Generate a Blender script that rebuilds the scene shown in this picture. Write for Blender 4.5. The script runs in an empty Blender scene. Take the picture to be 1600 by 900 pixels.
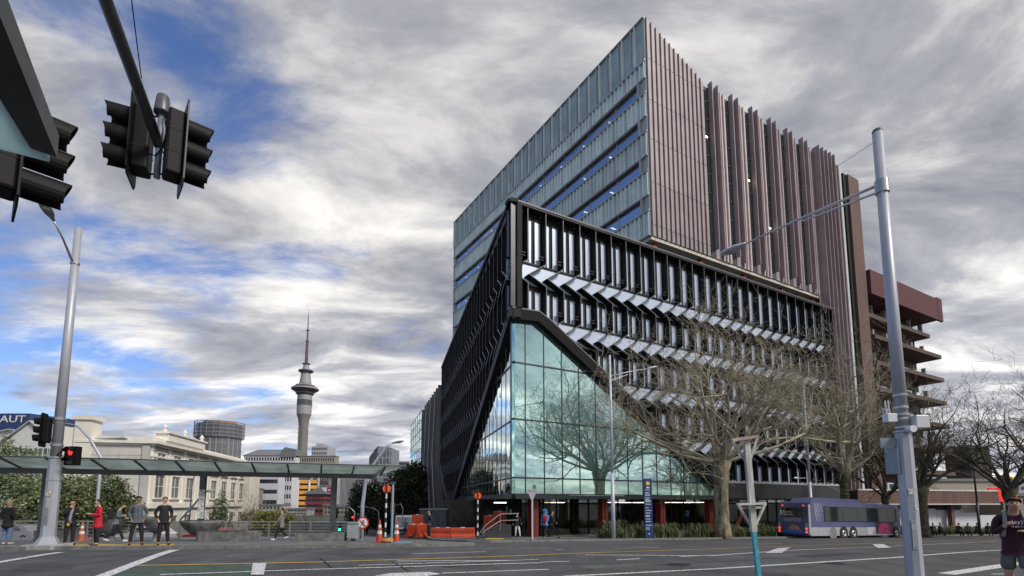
import bpy, bmesh, math, random
from mathutils import Vector, Matrix, noise as mnoise
random.seed(7)
R = math.radians
sc = bpy.context.scene
col = sc.collection

# ------------------------------------------------------------------ camera
PITCH = R(6.3); FPX = 792.0; PCX, PCY = 800.0, 697.0; CAMH = 1.6
cam_d = bpy.data.cameras.new('camera'); cam = bpy.data.objects.new('camera', cam_d); col.objects.link(cam)
cam.location = (0, 0, CAMH); cam.rotation_euler = (R(90) + PITCH, 0, 0)
cam_d.sensor_width = 36; cam_d.lens = 36 * FPX / 1600.0
cam_d.shift_x = 0; cam_d.shift_y = (PCY - 450) / 1600.0
cam_d.clip_start = 0.1; cam_d.clip_end = 6000
sc.camera = cam

# ------------------------------------------------------------------ sky
SUN_EL, SUN_AZ = R(40), R(124)      # azimuth measured clockwise from +Y (the view direction)
w = bpy.data.worlds.new('World'); sc.world = w; w.use_nodes = True
nt = w.node_tree; nt.nodes.clear()
def N(t, **k):
    n = nt.nodes.new(t)
    for a, b in k.items(): setattr(n, a, b)
    return n
L = nt.links.new
def M_(op, a, b=None, c=None, clamp=False):
    n = N('ShaderNodeMath', operation=op); n.use_clamp = clamp
    for i, v in enumerate((a, b, c)):
        if v is None: continue
        if isinstance(v, (int, float)): n.inputs[i].default_value = v
        else: L(v, n.inputs[i])
    return n.outputs[0]
sky = N('ShaderNodeTexSky', sky_type='NISHITA'); sky.sun_disc = False
sky.sun_elevation = SUN_EL; sky.sun_rotation = SUN_AZ; sky.air_density = 1.0; sky.dust_density = 0.4; sky.ozone_density = 2.5
tc = N('ShaderNodeTexCoord'); sp = N('ShaderNodeSeparateXYZ'); L(tc.outputs['Generated'], sp.inputs[0])
zz = M_('ADD', M_('MAXIMUM', sp.outputs[2], 0.0), 0.16)
ux = M_('DIVIDE', sp.outputs[0], zz); uy = M_('DIVIDE', sp.outputs[1], zz)
cb = N('ShaderNodeCombineXYZ'); L(ux, cb.inputs[0]); L(uy, cb.inputs[1])
mp = N('ShaderNodeMapping'); L(cb.outputs[0], mp.inputs[0]); mp.inputs['Rotation'].default_value = (0, 0, R(24)); mp.inputs['Scale'].default_value = (0.95, 1.3, 1); mp.inputs['Location'].default_value = (3.1, 0.4, 0)
n1 = N('ShaderNodeTexNoise'); L(mp.outputs[0], n1.inputs[0]); n1.inputs['Scale'].default_value = 1.3; n1.inputs['Detail'].default_value = 14; n1.inputs['Roughness'].default_value = 0.62; n1.inputs['Distortion'].default_value = 0.22
mp2 = N('ShaderNodeMapping'); L(cb.outputs[0], mp2.inputs[0]); mp2.inputs['Location'].default_value = (7.7, 2.0, 4); mp2.inputs['Rotation'].default_value = (0, 0, R(-20)); mp2.inputs['Scale'].default_value = (0.85, 1.5, 1)
n2 = N('ShaderNodeTexNoise'); L(mp2.outputs[0], n2.inputs[0]); n2.inputs['Scale'].default_value = 1.7; n2.inputs['Detail'].default_value = 14; n2.inputs['Roughness'].default_value = 0.60; n2.inputs['Distortion'].default_value = 0.35
# clouds thin out towards the left of the view and low in the west, thicken to the right
bias = M_('MULTIPLY_ADD', sp.outputs[0], 0.46, 0.215)
bias = M_('MINIMUM', bias, 0.26)
lowc = N('ShaderNodeMapRange'); L(sp.outputs[2], lowc.inputs[0]); lowc.inputs[1].default_value = 0.05; lowc.inputs[2].default_value = 0.40; lowc.inputs[3].default_value = 0.055; lowc.inputs[4].default_value = 0.0
bias = M_('ADD', bias, lowc.outputs[0])
cover = M_('ADD', n1.outputs[0], bias)
rp = N('ShaderNodeMapRange'); rp.interpolation_type = 'SMOOTHSTEP'; L(cover, rp.inputs[0])
rp.inputs[1].default_value = 0.36; rp.inputs[2].default_value = 0.55
cr = N('ShaderNodeValToRGB'); L(n2.outputs[0], cr.inputs[0])
e = cr.color_ramp.elements; e[0].position = 0.33; e[0].color = (0.15, 0.16, 0.205, 1); e[1].position = 0.69; e[1].color = (0.78, 0.755, 0.72, 1)
m_ = cr.color_ramp.elements.new(0.5); m_.color = (0.33, 0.335, 0.365, 1)
# low clouds are brighter
lowb = N('ShaderNodeMapRange'); L(sp.outputs[2], lowb.inputs[0]); lowb.inputs[1].default_value = 0.0; lowb.inputs[2].default_value = 0.45; lowb.inputs[3].default_value = 1.45; lowb.inputs[4].default_value = 0.92
cm = N('ShaderNodeVectorMath', operation='SCALE'); L(cr.outputs[0], cm.inputs[0]); L(lowb.outputs[0], cm.inputs['Scale'])
skym = N('ShaderNodeVectorMath', operation='MULTIPLY'); L(sky.outputs[0], skym.inputs[0]); skym.inputs[1].default_value = (0.072, 0.080, 0.106)
mx = N('ShaderNodeMix', data_type='RGBA'); L(rp.outputs[0], mx.inputs[0]); L(skym.outputs[0], mx.inputs[6]); L(cm.outputs[0], mx.inputs[7])
bg = N('ShaderNodeBackground'); L(mx.outputs[2], bg.inputs[0]); bg.inputs[1].default_value = 1.0
wo = N('ShaderNodeOutputWorld'); L(bg.outputs[0], wo.inputs[0])

# ------------------------------------------------------------------ sun
sd = bpy.data.lights.new('sun', 'SUN'); sd.energy = 2.1; sd.angle = R(14); sd.color = (1.0, 0.94, 0.86)
so = bpy.data.objects.new('sun', sd); col.objects.link(so)
so.rotation_euler = Vector((math.sin(SUN_AZ) * math.cos(SUN_EL), math.cos(SUN_AZ) * math.cos(SUN_EL), math.sin(SUN_EL))).to_track_quat('Z', 'Y').to_euler()
sc.view_settings.view_transform = 'Standard'; sc.view_settings.look = 'None'; sc.view_settings.gamma = 1
sc.view_settings.use_curve_mapping = False; sc.view_settings.exposure = 0.52

# ------------------------------------------------------------------ helpers
def ray(px, py):
    v = PCY - py
    return Vector((px - PCX, FPX * math.cos(PITCH) - v * math.sin(PITCH), FPX * math.sin(PITCH) + v * math.cos(PITCH)))
def AT(px, py, Y):
    d = ray(px, py); t = Y / d.y
    return Vector((d.x * t, Y, CAMH + d.z * t))
def XA(px, Y, py=800): return AT(px, py, Y).x
def g(y):
    a = max(0.0, y - 15)
    if a < 4: return -0.052 * a * a / 8.0
    return -0.052 * (min(y, 80) - 17)
def G(px, py, dz=0.0):
    d = ray(px, py); lo, hi = 0.5, 400
    for _ in range(60):
        m = (lo + hi) / 2; z = CAMH + d.z * m / d.y
        if z > g(m) + dz: lo = m
        else: hi = m
    return Vector((d.x * lo / d.y, lo, g(lo) + dz))
def HZ(px, py, z):
    d = ray(px, py); t = (z - CAMH) / d.z
    return Vector((d.x * t, d.y * t, z))

def tag(o, label=None, cat=None, group=None, kind=None):
    if label: o['label'] = label
    if cat: o['category'] = cat
    if group: o['group'] = group
    if kind: o['kind'] = kind
    return o
def thing(name, label, cat, loc=(0, 0, 0), rz=0, group=None):
    o = bpy.data.objects.new(name, None); col.objects.link(o); o.empty_display_size = 0.3
    o.location = loc; o.rotation_euler = (0, 0, rz)
    return tag(o, label, cat, group)
CH = {}
def link(o, parent=None):
    col.objects.link(o)
    if parent is not None:
        o.parent = parent
        CH.setdefault(parent.name, []).append(o)
    return o
def copy_tree(o, parent=None):
    c = o.copy(); link(c, parent)
    for ch in CH.get(o.name, []): copy_tree(ch, c)
    return c

_mc = {}
def mat(name, c, rough=0.7, metal=0.0, var=0.15, scale=3.0, bump=0.0, bscale=30.0, spec=0.5, emit=None, es=1.0, c2=None, stretch=None):
    if name in _mc: return _mc[name]
    m = bpy.data.materials.new(name); m.use_nodes = True; t = m.node_tree; b = t.nodes['Principled BSDF']
    b.inputs['Roughness'].default_value = rough; b.inputs['Metallic'].default_value = metal; b.inputs['Specular IOR Level'].default_value = spec
    tcn = t.nodes.new('ShaderNodeTexCoord'); src = tcn.outputs['Object']
    if stretch:
        mpn = t.nodes.new('ShaderNodeMapping'); t.links.new(src, mpn.inputs[0]); mpn.inputs['Scale'].default_value = stretch; src = mpn.outputs[0]
    if var > 0 or c2:
        nz = t.nodes.new('ShaderNodeTexNoise'); t.links.new(src, nz.inputs[0]); nz.inputs['Scale'].default_value = scale; nz.inputs['Detail'].default_value = 8; nz.inputs['Roughness'].default_value = 0.65
        r = t.nodes.new('ShaderNodeValToRGB'); t.links.new(nz.outputs[0], r.inputs[0])
        lo = [max(0, x * (1 - var * 1.6)) for x in c]; hi = [min(1, x * (1 + var * 1.3)) for x in (c2 or c)]
        r.color_ramp.elements[0].position = 0.32; r.color_ramp.elements[1].position = 0.68
        r.color_ramp.elements[0].color = (*lo, 1); r.color_ramp.elements[1].color = (*hi, 1)
        oi = t.nodes.new('ShaderNodeObjectInfo'); mr = t.nodes.new('ShaderNodeMapRange'); t.links.new(oi.outputs['Random'], mr.inputs[0]); mr.inputs[3].default_value = .90; mr.inputs[4].default_value = 1.09
        vs = t.nodes.new('ShaderNodeVectorMath'); vs.operation = 'SCALE'; t.links.new(r.outputs[0], vs.inputs[0]); t.links.new(mr.outputs[0], vs.inputs['Scale']); t.links.new(vs.outputs[0], b.inputs['Base Color'])
    else: b.inputs['Base Color'].default_value = (*c, 1)
    if bump > 0:
        nb = t.nodes.new('ShaderNodeTexNoise'); t.links.new(src, nb.inputs[0]); nb.inputs['Scale'].default_value = bscale; nb.inputs['Detail'].default_value = 6
        bn = t.nodes.new('ShaderNodeBump'); bn.inputs['Strength'].default_value = bump; bn.inputs['Distance'].default_value = 0.03
        t.links.new(nb.outputs[0], bn.inputs['Height']); t.links.new(bn.outputs[0], b.inputs['Normal'])
    if emit:
        b.inputs['Emission Color'].default_value = (*emit, 1); b.inputs['Emission Strength'].default_value = es
    _mc[name] = m; return m
def glass(name, tint, refl=0.6, dark=(0.02, 0.03, 0.035), rough=0.02, wave=0.0, wscale=0.35, trans=0.0, see=(0.5, 0.6, 0.6)):
    """coated facade glass: mirror-like coat over a dark body, optionally letting some light through"""
    m = bpy.data.materials.new(name); m.use_nodes = True; t = m.node_tree; t.nodes.clear()
    o = t.nodes.new('ShaderNodeOutputMaterial'); gl = t.nodes.new('ShaderNodeBsdfGlossy'); gl.inputs[0].default_value = (*tint, 1); gl.inputs['Roughness'].default_value = rough
    df = t.nodes.new('ShaderNodeBsdfDiffuse'); df.inputs[0].default_value = (*dark, 1)
    base = df.outputs[0]
    if trans > 0:
        tr = t.nodes.new('ShaderNodeBsdfTransparent'); tr.inputs[0].default_value = (*see, 1)
        m1 = t.nodes.new('ShaderNodeMixShader'); m1.inputs[0].default_value = trans
        t.links.new(base, m1.inputs[1]); t.links.new(tr.outputs[0], m1.inputs[2]); base = m1.outputs[0]
    fr = t.nodes.new('ShaderNodeLayerWeight'); fr.inputs[0].default_value = 0.35
    mr = t.nodes.new('ShaderNodeMapRange'); t.links.new(fr.outputs['Fresnel'], mr.inputs[0]); mr.inputs[3].default_value = refl; mr.inputs[4].default_value = min(1, refl + 0.35)
    mxs = t.nodes.new('ShaderNodeMixShader'); t.links.new(mr.outputs[0], mxs.inputs[0]); t.links.new(base, mxs.inputs[1]); t.links.new(gl.outputs[0], mxs.inputs[2])
    t.links.new(mxs.outputs[0], o.inputs[0])
    if wave > 0:
        tcn = t.nodes.new('ShaderNodeTexCoord'); mpn = t.nodes.new('ShaderNodeMapping'); t.links.new(tcn.outputs['Object'], mpn.inputs[0]); mpn.inputs['Scale'].default_value = (1, 1, 0.35)
        nb = t.nodes.new('ShaderNodeTexNoise'); t.links.new(mpn.outputs[0], nb.inputs[0]); nb.inputs['Scale'].default_value = wscale; nb.inputs['Detail'].default_value = 1
        bn = t.nodes.new('ShaderNodeBump'); bn.inputs['Strength'].default_value = wave; bn.inputs['Distance'].default_value = 0.1
        t.links.new(nb.outputs[0], bn.inputs['Height']); t.links.new(bn.outputs[0], gl.inputs['Normal'])
    _mc[name] = m; return m

def frost(name, c, t=0.6):
    '''frosted or tinted roof glass that glows softly when lit from above'''
    m = bpy.data.materials.new(name); m.use_nodes = True; tr = m.node_tree; tr.nodes.clear()
    o = tr.nodes.new('ShaderNodeOutputMaterial'); a = tr.nodes.new('ShaderNodeBsdfDiffuse'); b = tr.nodes.new('ShaderNodeBsdfTranslucent'); x = tr.nodes.new('ShaderNodeMixShader')
    n = tr.nodes.new('ShaderNodeTexNoise'); n.inputs['Scale'].default_value = 1.3; n.inputs['Detail'].default_value = 6; tcn = tr.nodes.new('ShaderNodeTexCoord'); tr.links.new(tcn.outputs['Object'], n.inputs[0])
    r = tr.nodes.new('ShaderNodeValToRGB'); tr.links.new(n.outputs[0], r.inputs[0]); r.color_ramp.elements[0].position = .35; r.color_ramp.elements[1].position = .65
    r.color_ramp.elements[0].color = (*[v * .78 for v in c], 1); r.color_ramp.elements[1].color = (*c, 1)
    for q in (a, b): tr.links.new(r.outputs[0], q.inputs[0])
    x.inputs[0].default_value = t; tr.links.new(a.outputs[0], x.inputs[1]); tr.links.new(b.outputs[0], x.inputs[2]); tr.links.new(x.outputs[0], o.inputs[0])
    _mc[name] = m; return m
class MB:
    def __init__(s): s.v = []; s.f = []; s.mi = []
    def add(s, vs, fs, mi=0):
        o = len(s.v); s.v += [tuple(p) for p in vs]
        for f in fs: s.f.append(tuple(i + o for i in f)); s.mi.append(mi)
        return s
    def quad(s, a, b, c, d, mi=0): return s.add([a, b, c, d], [(0, 1, 2, 3)], mi)
    def box(s, x0, x1, y0, y1, z0, z1, mi=0):
        return s.add([(x0, y0, z0), (x1, y0, z0), (x1, y1, z0), (x0, y1, z0), (x0, y0, z1), (x1, y0, z1), (x1, y1, z1), (x0, y1, z1)],
                     [(0, 3, 2, 1), (4, 5, 6, 7), (0, 1, 5, 4), (1, 2, 6, 5), (2, 3, 7, 6), (3, 0, 4, 7)], mi)
    def prism(s, poly, vec, mi=0, mi_cap=None):
        n = len(poly); vec = Vector(vec); P = [Vector(p) for p in poly]; Q = [p + vec for p in P]
        s.add(P + Q, [(i, (i + 1) % n, n + (i + 1) % n, n + i) for i in range(n)], mi)
        s.add(P, [tuple(range(n))[::-1]], mi); s.add(Q, [tuple(range(n))], mi if mi_cap is None else mi_cap)
        return s
    def tube(s, pts, rad, n=8, mi=0, cap=True):
        pts = [Vector(p) for p in pts]; k = len(pts)
        if not isinstance(rad, (list, tuple)): rad = [rad] * k
        rings = []; up = None
        for i, p in enumerate(pts):
            d = (pts[min(i + 1, k - 1)] - pts[max(i - 1, 0)])
            if d.length < 1e-9: d = Vector((0, 0, 1))
            d.normalize()
            if up is None: up = Vector((0, 0, 1)) if abs(d.z) < 0.9 else Vector((1, 0, 0))
            a = d.cross(up); 
            if a.length < 1e-6: a = d.orthogonal()
            a.normalize(); b = a.cross(d); up = b
            rings.append([p + (a * math.cos(2 * math.pi * j / n) + b * math.sin(2 * math.pi * j / n)) * rad[i] for j in range(n)])
        o = len(s.v)
        for r_ in rings: s.v += [tuple(q) for q in r_]
        for i in range(k - 1):
            for j in range(n):
                s.f.append((o + i * n + j, o + i * n + (j + 1) % n, o + (i + 1) * n + (j + 1) % n, o + (i + 1) * n + j)); s.mi.append(mi)
        if cap:
            s.f.append(tuple(o + j for j in range(n))[::-1]); s.mi.append(mi)
            s.f.append(tuple(o + (k - 1) * n + j for j in range(n))); s.mi.append(mi)
        return s
    def lathe(s, prof, n=24, c=(0, 0, 0), mi=0, a0=0, a1=2 * math.pi):
        o = len(s.v); full = abs(a1 - a0 - 2 * math.pi) < 1e-6; m = n if full else n + 1
        for r_, z in prof:
            for j in range(m):
                a = a0 + (a1 - a0) * j / n; s.v.append((c[0] + r_ * math.cos(a), c[1] + r_ * math.sin(a), c[2] + z))
        for i in range(len(prof) - 1):
            for j in range(n):
                j2 = (j + 1) % m
                s.f.append((o + i * m + j, o + i * m + j2, o + (i + 1) * m + j2, o + (i + 1) * m + j)); s.mi.append(mi)
        return s
    def ell(s, c, r_, n=12, m=8, mi=0):
        prof = [(max(1e-4, math.sin(math.pi * i / m)), -math.cos(math.pi * i / m)) for i in range(m + 1)]
        o = len(s.v); s.lathe(prof, n, mi=mi)
        for i in range(o, len(s.v)):
            x, y, z = s.v[i]; s.v[i] = (c[0] + x * r_[0], c[1] + y * r_[1], c[2] + z * r_[2])
        return s
    def build(s, name, mats, parent=None, smooth=False, bevel=0, **kw):
        me = bpy.data.meshes.new(name); me.from_pydata(s.v, [], s.f)
        if not isinstance(mats, (list, tuple)): mats = [mats]
        for m in mats: me.materials.append(m)
        if len(mats) > 1: me.polygons.foreach_set('material_index', s.mi)
        if smooth: me.polygons.foreach_set('use_smooth', [True] * len(s.f))
        me.update()
        o = bpy.data.objects.new(name, me); link(o, parent)
        if smooth == 'auto':
            pass
        if bevel:
            b = o.modifiers.new('bevel', 'BEVEL'); b.width = bevel; b.segments = 2; b.limit_method = 'ANGLE'; b.angle_limit = R(40)
        return tag(o, **kw)

class Fr:
    """a wall frame: u runs along the wall, w out of it, z up"""
    def __init__(s, x, y, deg, side=1):
        a = R(deg); s.o = Vector((x, y, 0)); s.d = Vector((math.sin(a), math.cos(a), 0)); s.n = Vector((math.cos(a), -math.sin(a), 0)) * side
    def P(s, u, w_, z): return s.o + s.d * u + s.n * w_ + Vector((0, 0, z))
    def hit(s, px, py, w_=0.0):
        d = ray(px, py); o = s.o + s.n * w_; den = d.x * s.n.x + d.y * s.n.y
        t = (o.x * s.n.x + o.y * s.n.y) / den
        p = d * t; return ((p - s.o).dot(s.d), CAMH + d.z * t)
    def box(s, mb, u0, u1, w0, w1, z0, z1, mi=0):
        vs = [s.P(u, w_, z) for z in (z0, z1) for (u, w_) in ((u0, w0), (u1, w0), (u1, w1), (u0, w1))]
        mb.add(vs, [(0, 3, 2, 1), (4, 5, 6, 7), (0, 1, 5, 4), (1, 2, 6, 5), (2, 3, 7, 6), (3, 0, 4, 7)], mi)
    def poly(s, mb, pts, w0, w1, mi=0):
        mb.prism([s.P(u, w0, z) for u, z in pts], s.n * (w1 - w0), mi)

def text(body, size, loc, rot, m, parent, name='lettering', ext=0.01, align='CENTER', sx=1.0):
    c = bpy.data.curves.new(name, 'FONT'); c.body = body; c.size = size; c.extrude = ext; c.align_x = align; c.align_y = 'CENTER'; c.resolution_u = 3
    c.materials.append(m)
    o = bpy.data.objects.new(name, c); col.objects.link(o); bpy.context.view_layer.update()
    me = bpy.data.meshes.new_from_object(o.evaluated_get(bpy.context.evaluated_depsgraph_get())); bpy.data.objects.remove(o)
    o = bpy.data.objects.new(name, me)
    if not me.materials: me.materials.append(m)
    link(o, parent); o.location = loc; o.rotation_euler = rot; o.scale = (sx, 1, 1)
    return o
def facerot(fr):  # text rotation so that it reads on a wall frame from outside
    n = fr.n; return (R(90), 0, math.atan2(n.x, -n.y))
# ------------------------------------------------------------------ materials of the setting
ASPH = mat('asphalt', (0.078, 0.080, 0.086), 0.88, var=0.22, scale=0.8, bump=0.45, bscale=60)
def weather(m):
    # polished wheel tracks along the street and blotchy older surfacing, both part of the road's own colour
    t = m.node_tree; b = t.nodes['Principled BSDF']; src = b.inputs['Base Color'].links[0].from_socket; tcn = t.nodes.new('ShaderNodeTexCoord')
    mpn = t.nodes.new('ShaderNodeMapping'); mpn.inputs['Rotation'].default_value = (0, 0, R(61)); mpn.inputs['Scale'].default_value = (.9, .05, 1); t.links.new(tcn.outputs['Object'], mpn.inputs[0])
    n = t.nodes.new('ShaderNodeTexNoise'); n.inputs['Scale'].default_value = 1.4; n.inputs['Detail'].default_value = 7; t.links.new(mpn.outputs[0], n.inputs[0])
    n3 = t.nodes.new('ShaderNodeTexNoise'); n3.inputs['Scale'].default_value = .16; n3.inputs['Detail'].default_value = 9; n3.inputs['Roughness'].default_value = .7; t.links.new(tcn.outputs['Object'], n3.inputs[0])
    n4 = t.nodes.new('ShaderNodeTexNoise'); n4.inputs['Scale'].default_value = 28; n4.inputs['Detail'].default_value = 3; t.links.new(tcn.outputs['Object'], n4.inputs[0])
    a = t.nodes.new('ShaderNodeMath'); a.operation = 'ADD'; t.links.new(n.outputs[0], a.inputs[0]); t.links.new(n3.outputs[0], a.inputs[1])
    a2 = t.nodes.new('ShaderNodeMath'); a2.operation = 'MULTIPLY_ADD'; t.links.new(n4.outputs[0], a2.inputs[0]); a2.inputs[1].default_value = .5; t.links.new(a.outputs[0], a2.inputs[2])
    mr = t.nodes.new('ShaderNodeMapRange'); t.links.new(a2.outputs[0], mr.inputs[0]); mr.inputs[1].default_value = .85; mr.inputs[2].default_value = 1.65; mr.inputs[3].default_value = .6; mr.inputs[4].default_value = 1.45
    v = t.nodes.new('ShaderNodeVectorMath'); v.operation = 'SCALE'; t.links.new(src, v.inputs[0]); t.links.new(mr.outputs[0], v.inputs['Scale']); t.links.new(v.outputs[0], b.inputs['Base Color'])
weather(ASPH)
EARTH = mat('far ground', (0.07, 0.075, 0.06), 1.0, var=0.3, scale=0.05)
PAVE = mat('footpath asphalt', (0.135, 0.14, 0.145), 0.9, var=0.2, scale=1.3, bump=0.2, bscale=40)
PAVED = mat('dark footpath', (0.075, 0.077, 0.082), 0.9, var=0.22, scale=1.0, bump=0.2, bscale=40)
KERB = mat('kerb stone', (0.17, 0.17, 0.165), 0.9, var=0.25, scale=4)
WPAINT = mat('white road paint', (0.56, 0.57, 0.58), 0.8, var=0.5, scale=16)
YPAINT = mat('yellow road paint', (0.55, 0.36, 0.06), 0.8, var=0.25, scale=6)
GPAINT = mat('green road surface', (0.055, 0.085, 0.065), 0.9, var=0.25, scale=2.5)
weather(PAVE); weather(PAVED)
CONC = mat('concrete', (0.30, 0.30, 0.285), 0.88, var=0.22, scale=2.2, bump=0.15, bscale=25)
DCONC = mat('weathered concrete', (0.17, 0.17, 0.165), 0.9, var=0.35, scale=3, bump=0.2, bscale=25)

def sheet(name, poly, m, dz, cuts=True, **kw):
    """a flat outline draped on the terrain"""
    bm = bmesh.new(); vs = [bm.verts.new((p[0], p[1], 0)) for p in poly]; bm.faces.new(vs)
    for i in range(0, 21):
        y = 15 + 0.2 * i if i <= 20 else 0
        bmesh.ops.bisect_plane(bm, geom=bm.verts[:] + bm.edges[:] + bm.faces[:], plane_co=(0, y, 0), plane_no=(0, 1, 0))
    bmesh.ops.bisect_plane(bm, geom=bm.verts[:] + bm.edges[:] + bm.faces[:], plane_co=(0, 80, 0), plane_no=(0, 1, 0))
    for v in bm.verts: v.co.z = g(v.co.y) + dz
    bm.normal_update()
    for f in bm.faces:
        if f.normal.z < 0: f.normal_flip()
    me = bpy.data.meshes.new(name); bm.to_mesh(me); bm.free(); me.materials.append(m)
    o = bpy.data.objects.new(name, me); link(o); return tag(o, **kw)
def kerb(name, pts, h=0.12, wd=0.16, m=KERB):
    """kerb stones along a polyline, inner side to the left of travel"""
    mb = MB(); fine = []
    for a, b in zip(pts[:-1], pts[1:]):
        n = max(1, int((Vector(b[:2]) - Vector(a[:2])).length / 1.0))
        for i in range(n): fine.append((a[0] + (b[0] - a[0]) * i / n, a[1] + (b[1] - a[1]) * i / n))
    fine.append(pts[-1][:2])
    for i in range(len(fine) - 1):
        a = Vector(fine[i]); b = Vector(fine[i + 1]); d = (b - a).normalized(); nn = Vector((-d.y, d.x)) * wd
        z0, z1 = g(a.y), g(b.y)
        c = [(a.x, a.y, z0 - .1), (b.x, b.y, z1 - .1), (b.x, b.y, z1 + h), (a.x, a.y, z0 + h)]
        e_ = [(a.x + nn.x, a.y + nn.y, z0 - .1), (b.x + nn.x, b.y + nn.y, z1 - .1), (b.x + nn.x, b.y + nn.y, z1 + h + .004), (a.x + nn.x, a.y + nn.y, z0 + h + .004)]
        mb.quad(c[0], c[1], c[2], c[3]); mb.quad(c[3], c[2], e_[2], e_[3]); mb.quad(e_[1], e_[0], e_[3], e_[2])
    return mb.build(name, m, kind='structure')

# one big ground sheet to the horizon, the road laid over it
sheet('ground', [(-3000, -600), (3000, -600), (3000, 5000), (-3000, 5000)], EARTH, -0.03, kind='structure')
sheet('road', [(-60, -14), (90, -14), (90, 110), (-60, 110)], ASPH, 0.0, kind='structure')
RF = Fr(G(960, 845).x, G(960, 845).y, 61.0, side=1)     # far kerb frame: u along the street, w towards the camera
def rp2(u, w_): p = RF.P(u, w_, 0); return (p.x, p.y)
LK = [G(-500, 866), G(0, 860), G(370, 857.5), G(650, 855), G(722, 853.5)]
LK = [(p.x, p.y) for p in LK]
lend = [(LK[-1][0] + .5, LK[-1][1] + .5), (LK[-1][0] + .35, LK[-1][1] + 1.4), (-3.6, 25.6), (-7.0, 31.5), (-11.5, 41.0)]
sheet('left_footpath', LK + lend + [(-42, 34.5), (-42, 18)], PAVE, 0.12, kind='structure')
kerb('left_kerb', LK + lend)
FK = [(-19.5, 90), (-8.5, 47), (-6.4, 38.0), (-4.9, 31.5), (-3.9, 28.8), (-2.4, 27.4), rp2(-8.4, 0), rp2(0, 0), rp2(45, 0), rp2(80, 0)]
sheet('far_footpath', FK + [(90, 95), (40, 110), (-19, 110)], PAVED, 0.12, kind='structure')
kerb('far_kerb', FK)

def mark(pts, wd, m=WPAINT, dz=0.004):
    P = [G(*p) for p in pts]; mb = MB()
    for a, b in zip(P[:-1], P[1:]):
        n = max(1, int((b - a).length / 1.0)); d = (b - a); d.z = 0; d.normalize(); nn = Vector((-d.y, d.x, 0)) * wd / 2
        for i in range(n):
            p = a.lerp(b, i / n); q = a.lerp(b, (i + 1) / n)
            vs = [p - nn, q - nn, q + nn, p + nn]
            for v in vs: v.z = g(v.y) + dz
            mb.quad(*vs)
    return mb
def line(name, pts, wd, m=WPAINT, dz=0.004, **kw): return mark(pts, wd, m, dz).build(name, m, kind='structure')
def patch(name, pts, m, dz=0.004):
    P = [G(*p) for p in pts]; return sheet(name, [(p.x, p.y) for p in P], m, dz, kind='structure')
patch('green_bike_box', [(215, 885), (388, 881), (398, 898), (330, 925), (60, 925)], GPAINT, 0.004)
line('yellow_lane_line', [(215, 884), (500, 878.5), (800, 869), (1100, 858.5), (1400, 848), (1600, 843)], 0.14, YPAINT, 0.008)
line('stop_line', [(274, 859.5), (160, 901), (20, 950)], 0.30, dz=0.012)
line('stop_line', [(96, 863), (0, 878.5), (-120, 898)], 0.24, dz=0.008)
line('lane_line', [(250, 898.5), (500, 890), (800, 881), (846, 880)], 0.12, dz=0.012)
line('lane_line', [(620, 877), (800, 876)], 0.12, dz=0.008)
line('lane_line', [(560, 884), (800, 876.3), (842, 874.5)], 0.10, dz=0.012)
line('lane_line', [(690, 896), (857, 890)], 0.13, dz=0.008)
line('lane_line', [(845, 879), (890, 877.6)], 0.12, dz=0.012)
line('lane_line', [(915, 867.5), (1110, 869), (1370, 855), (1560, 846)], 0.12, dz=0.012)
line('lane_line', [(880, 901), (1120, 889), (1405, 871), (1600, 858)], 0.16, dz=0.008)
line('lane_line', [(645, 865.5), (760, 862)], 0.10); line('lane_line', [(960, 857), (1032, 855)], 0.10)
line('lane_line', [(1170, 850.5), (1222, 849)], 0.10); line('lane_line', [(964, 875), (1000, 873)], 0.11)
line('lane_line', [(1062, 870.5), (1095, 869)], 0.11, dz=0.016); line('lane_line', [(868, 859), (880, 858.5)], 0.10)
line('edge_line', [(1478, 897), (1600, 879)], 0.32); line('edge_line', [(1550, 897), (1572, 897)], 0.08)
patch('white_block', [(392, 899), (395, 880.5), (416, 880.5), (412, 899)], WPAINT, 0.016)
patch('white_block', [(1196, 865), (1216, 857), (1236, 856), (1222, 864.5)], WPAINT, 0.016)
patch('white_block', [(1372, 857), (1363, 851), (1380, 850.5), (1392, 856)], WPAINT, 0.016)
patch('white_arrow', [(585, 900), (610, 896), (670, 894), (690, 897), (650, 903)], WPAINT, 0.008)
# tactile paving at the crossings
def tactile(pts):
    P = [G(*p, 0.12) for p in pts]; sheet('tactile_paving', [(p.x, p.y) for p in P], YPAINT, 0.124, kind='structure')
tactile([(108, 853), (114, 850.6), (276, 850.2), (266, 852.6)])
tactile([(757, 842.5), (762, 840.5), (790, 840.5), (786, 842.5)])
# small weathered seams and repair patches in the road
random.seed(3)
TAR = mat('tar seam', (0.03, 0.03, 0.033), 0.7, var=0.2)
for (a, b) in [((500, 872), (520, 889)), ((612, 878), (640, 893)), ((0, 872), (330, 868)), ((700, 870), (980, 862)), ((430, 866), (600, 861)), ((880, 893), (1400, 862))]:
    line('tar_seam', [a, b], 0.035, TAR, 0.020)
MH = {1060: 'near the teal footed wooden post', 705: 'among the lane lines left of centre', 1300: 'left of the thick lighting pole'}
def manhole(px, py):
    p = G(px, py); mb = MB(); mb.lathe([(0.001, 0), (.3, 0)], 20)
    for v in range(len(mb.v)):
        x, y, z = mb.v[v]; mb.v[v] = (x + p.x, y + p.y, g(y + p.y) + 0.006)
    tag(mb.build('manhole_cover', mat('cast iron', (.045, .042, .04), .6, .6, var=.4, scale=20)), 'round iron manhole cover in the road ' + MH[px], 'manhole cover')
manhole(1060, 882)

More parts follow.
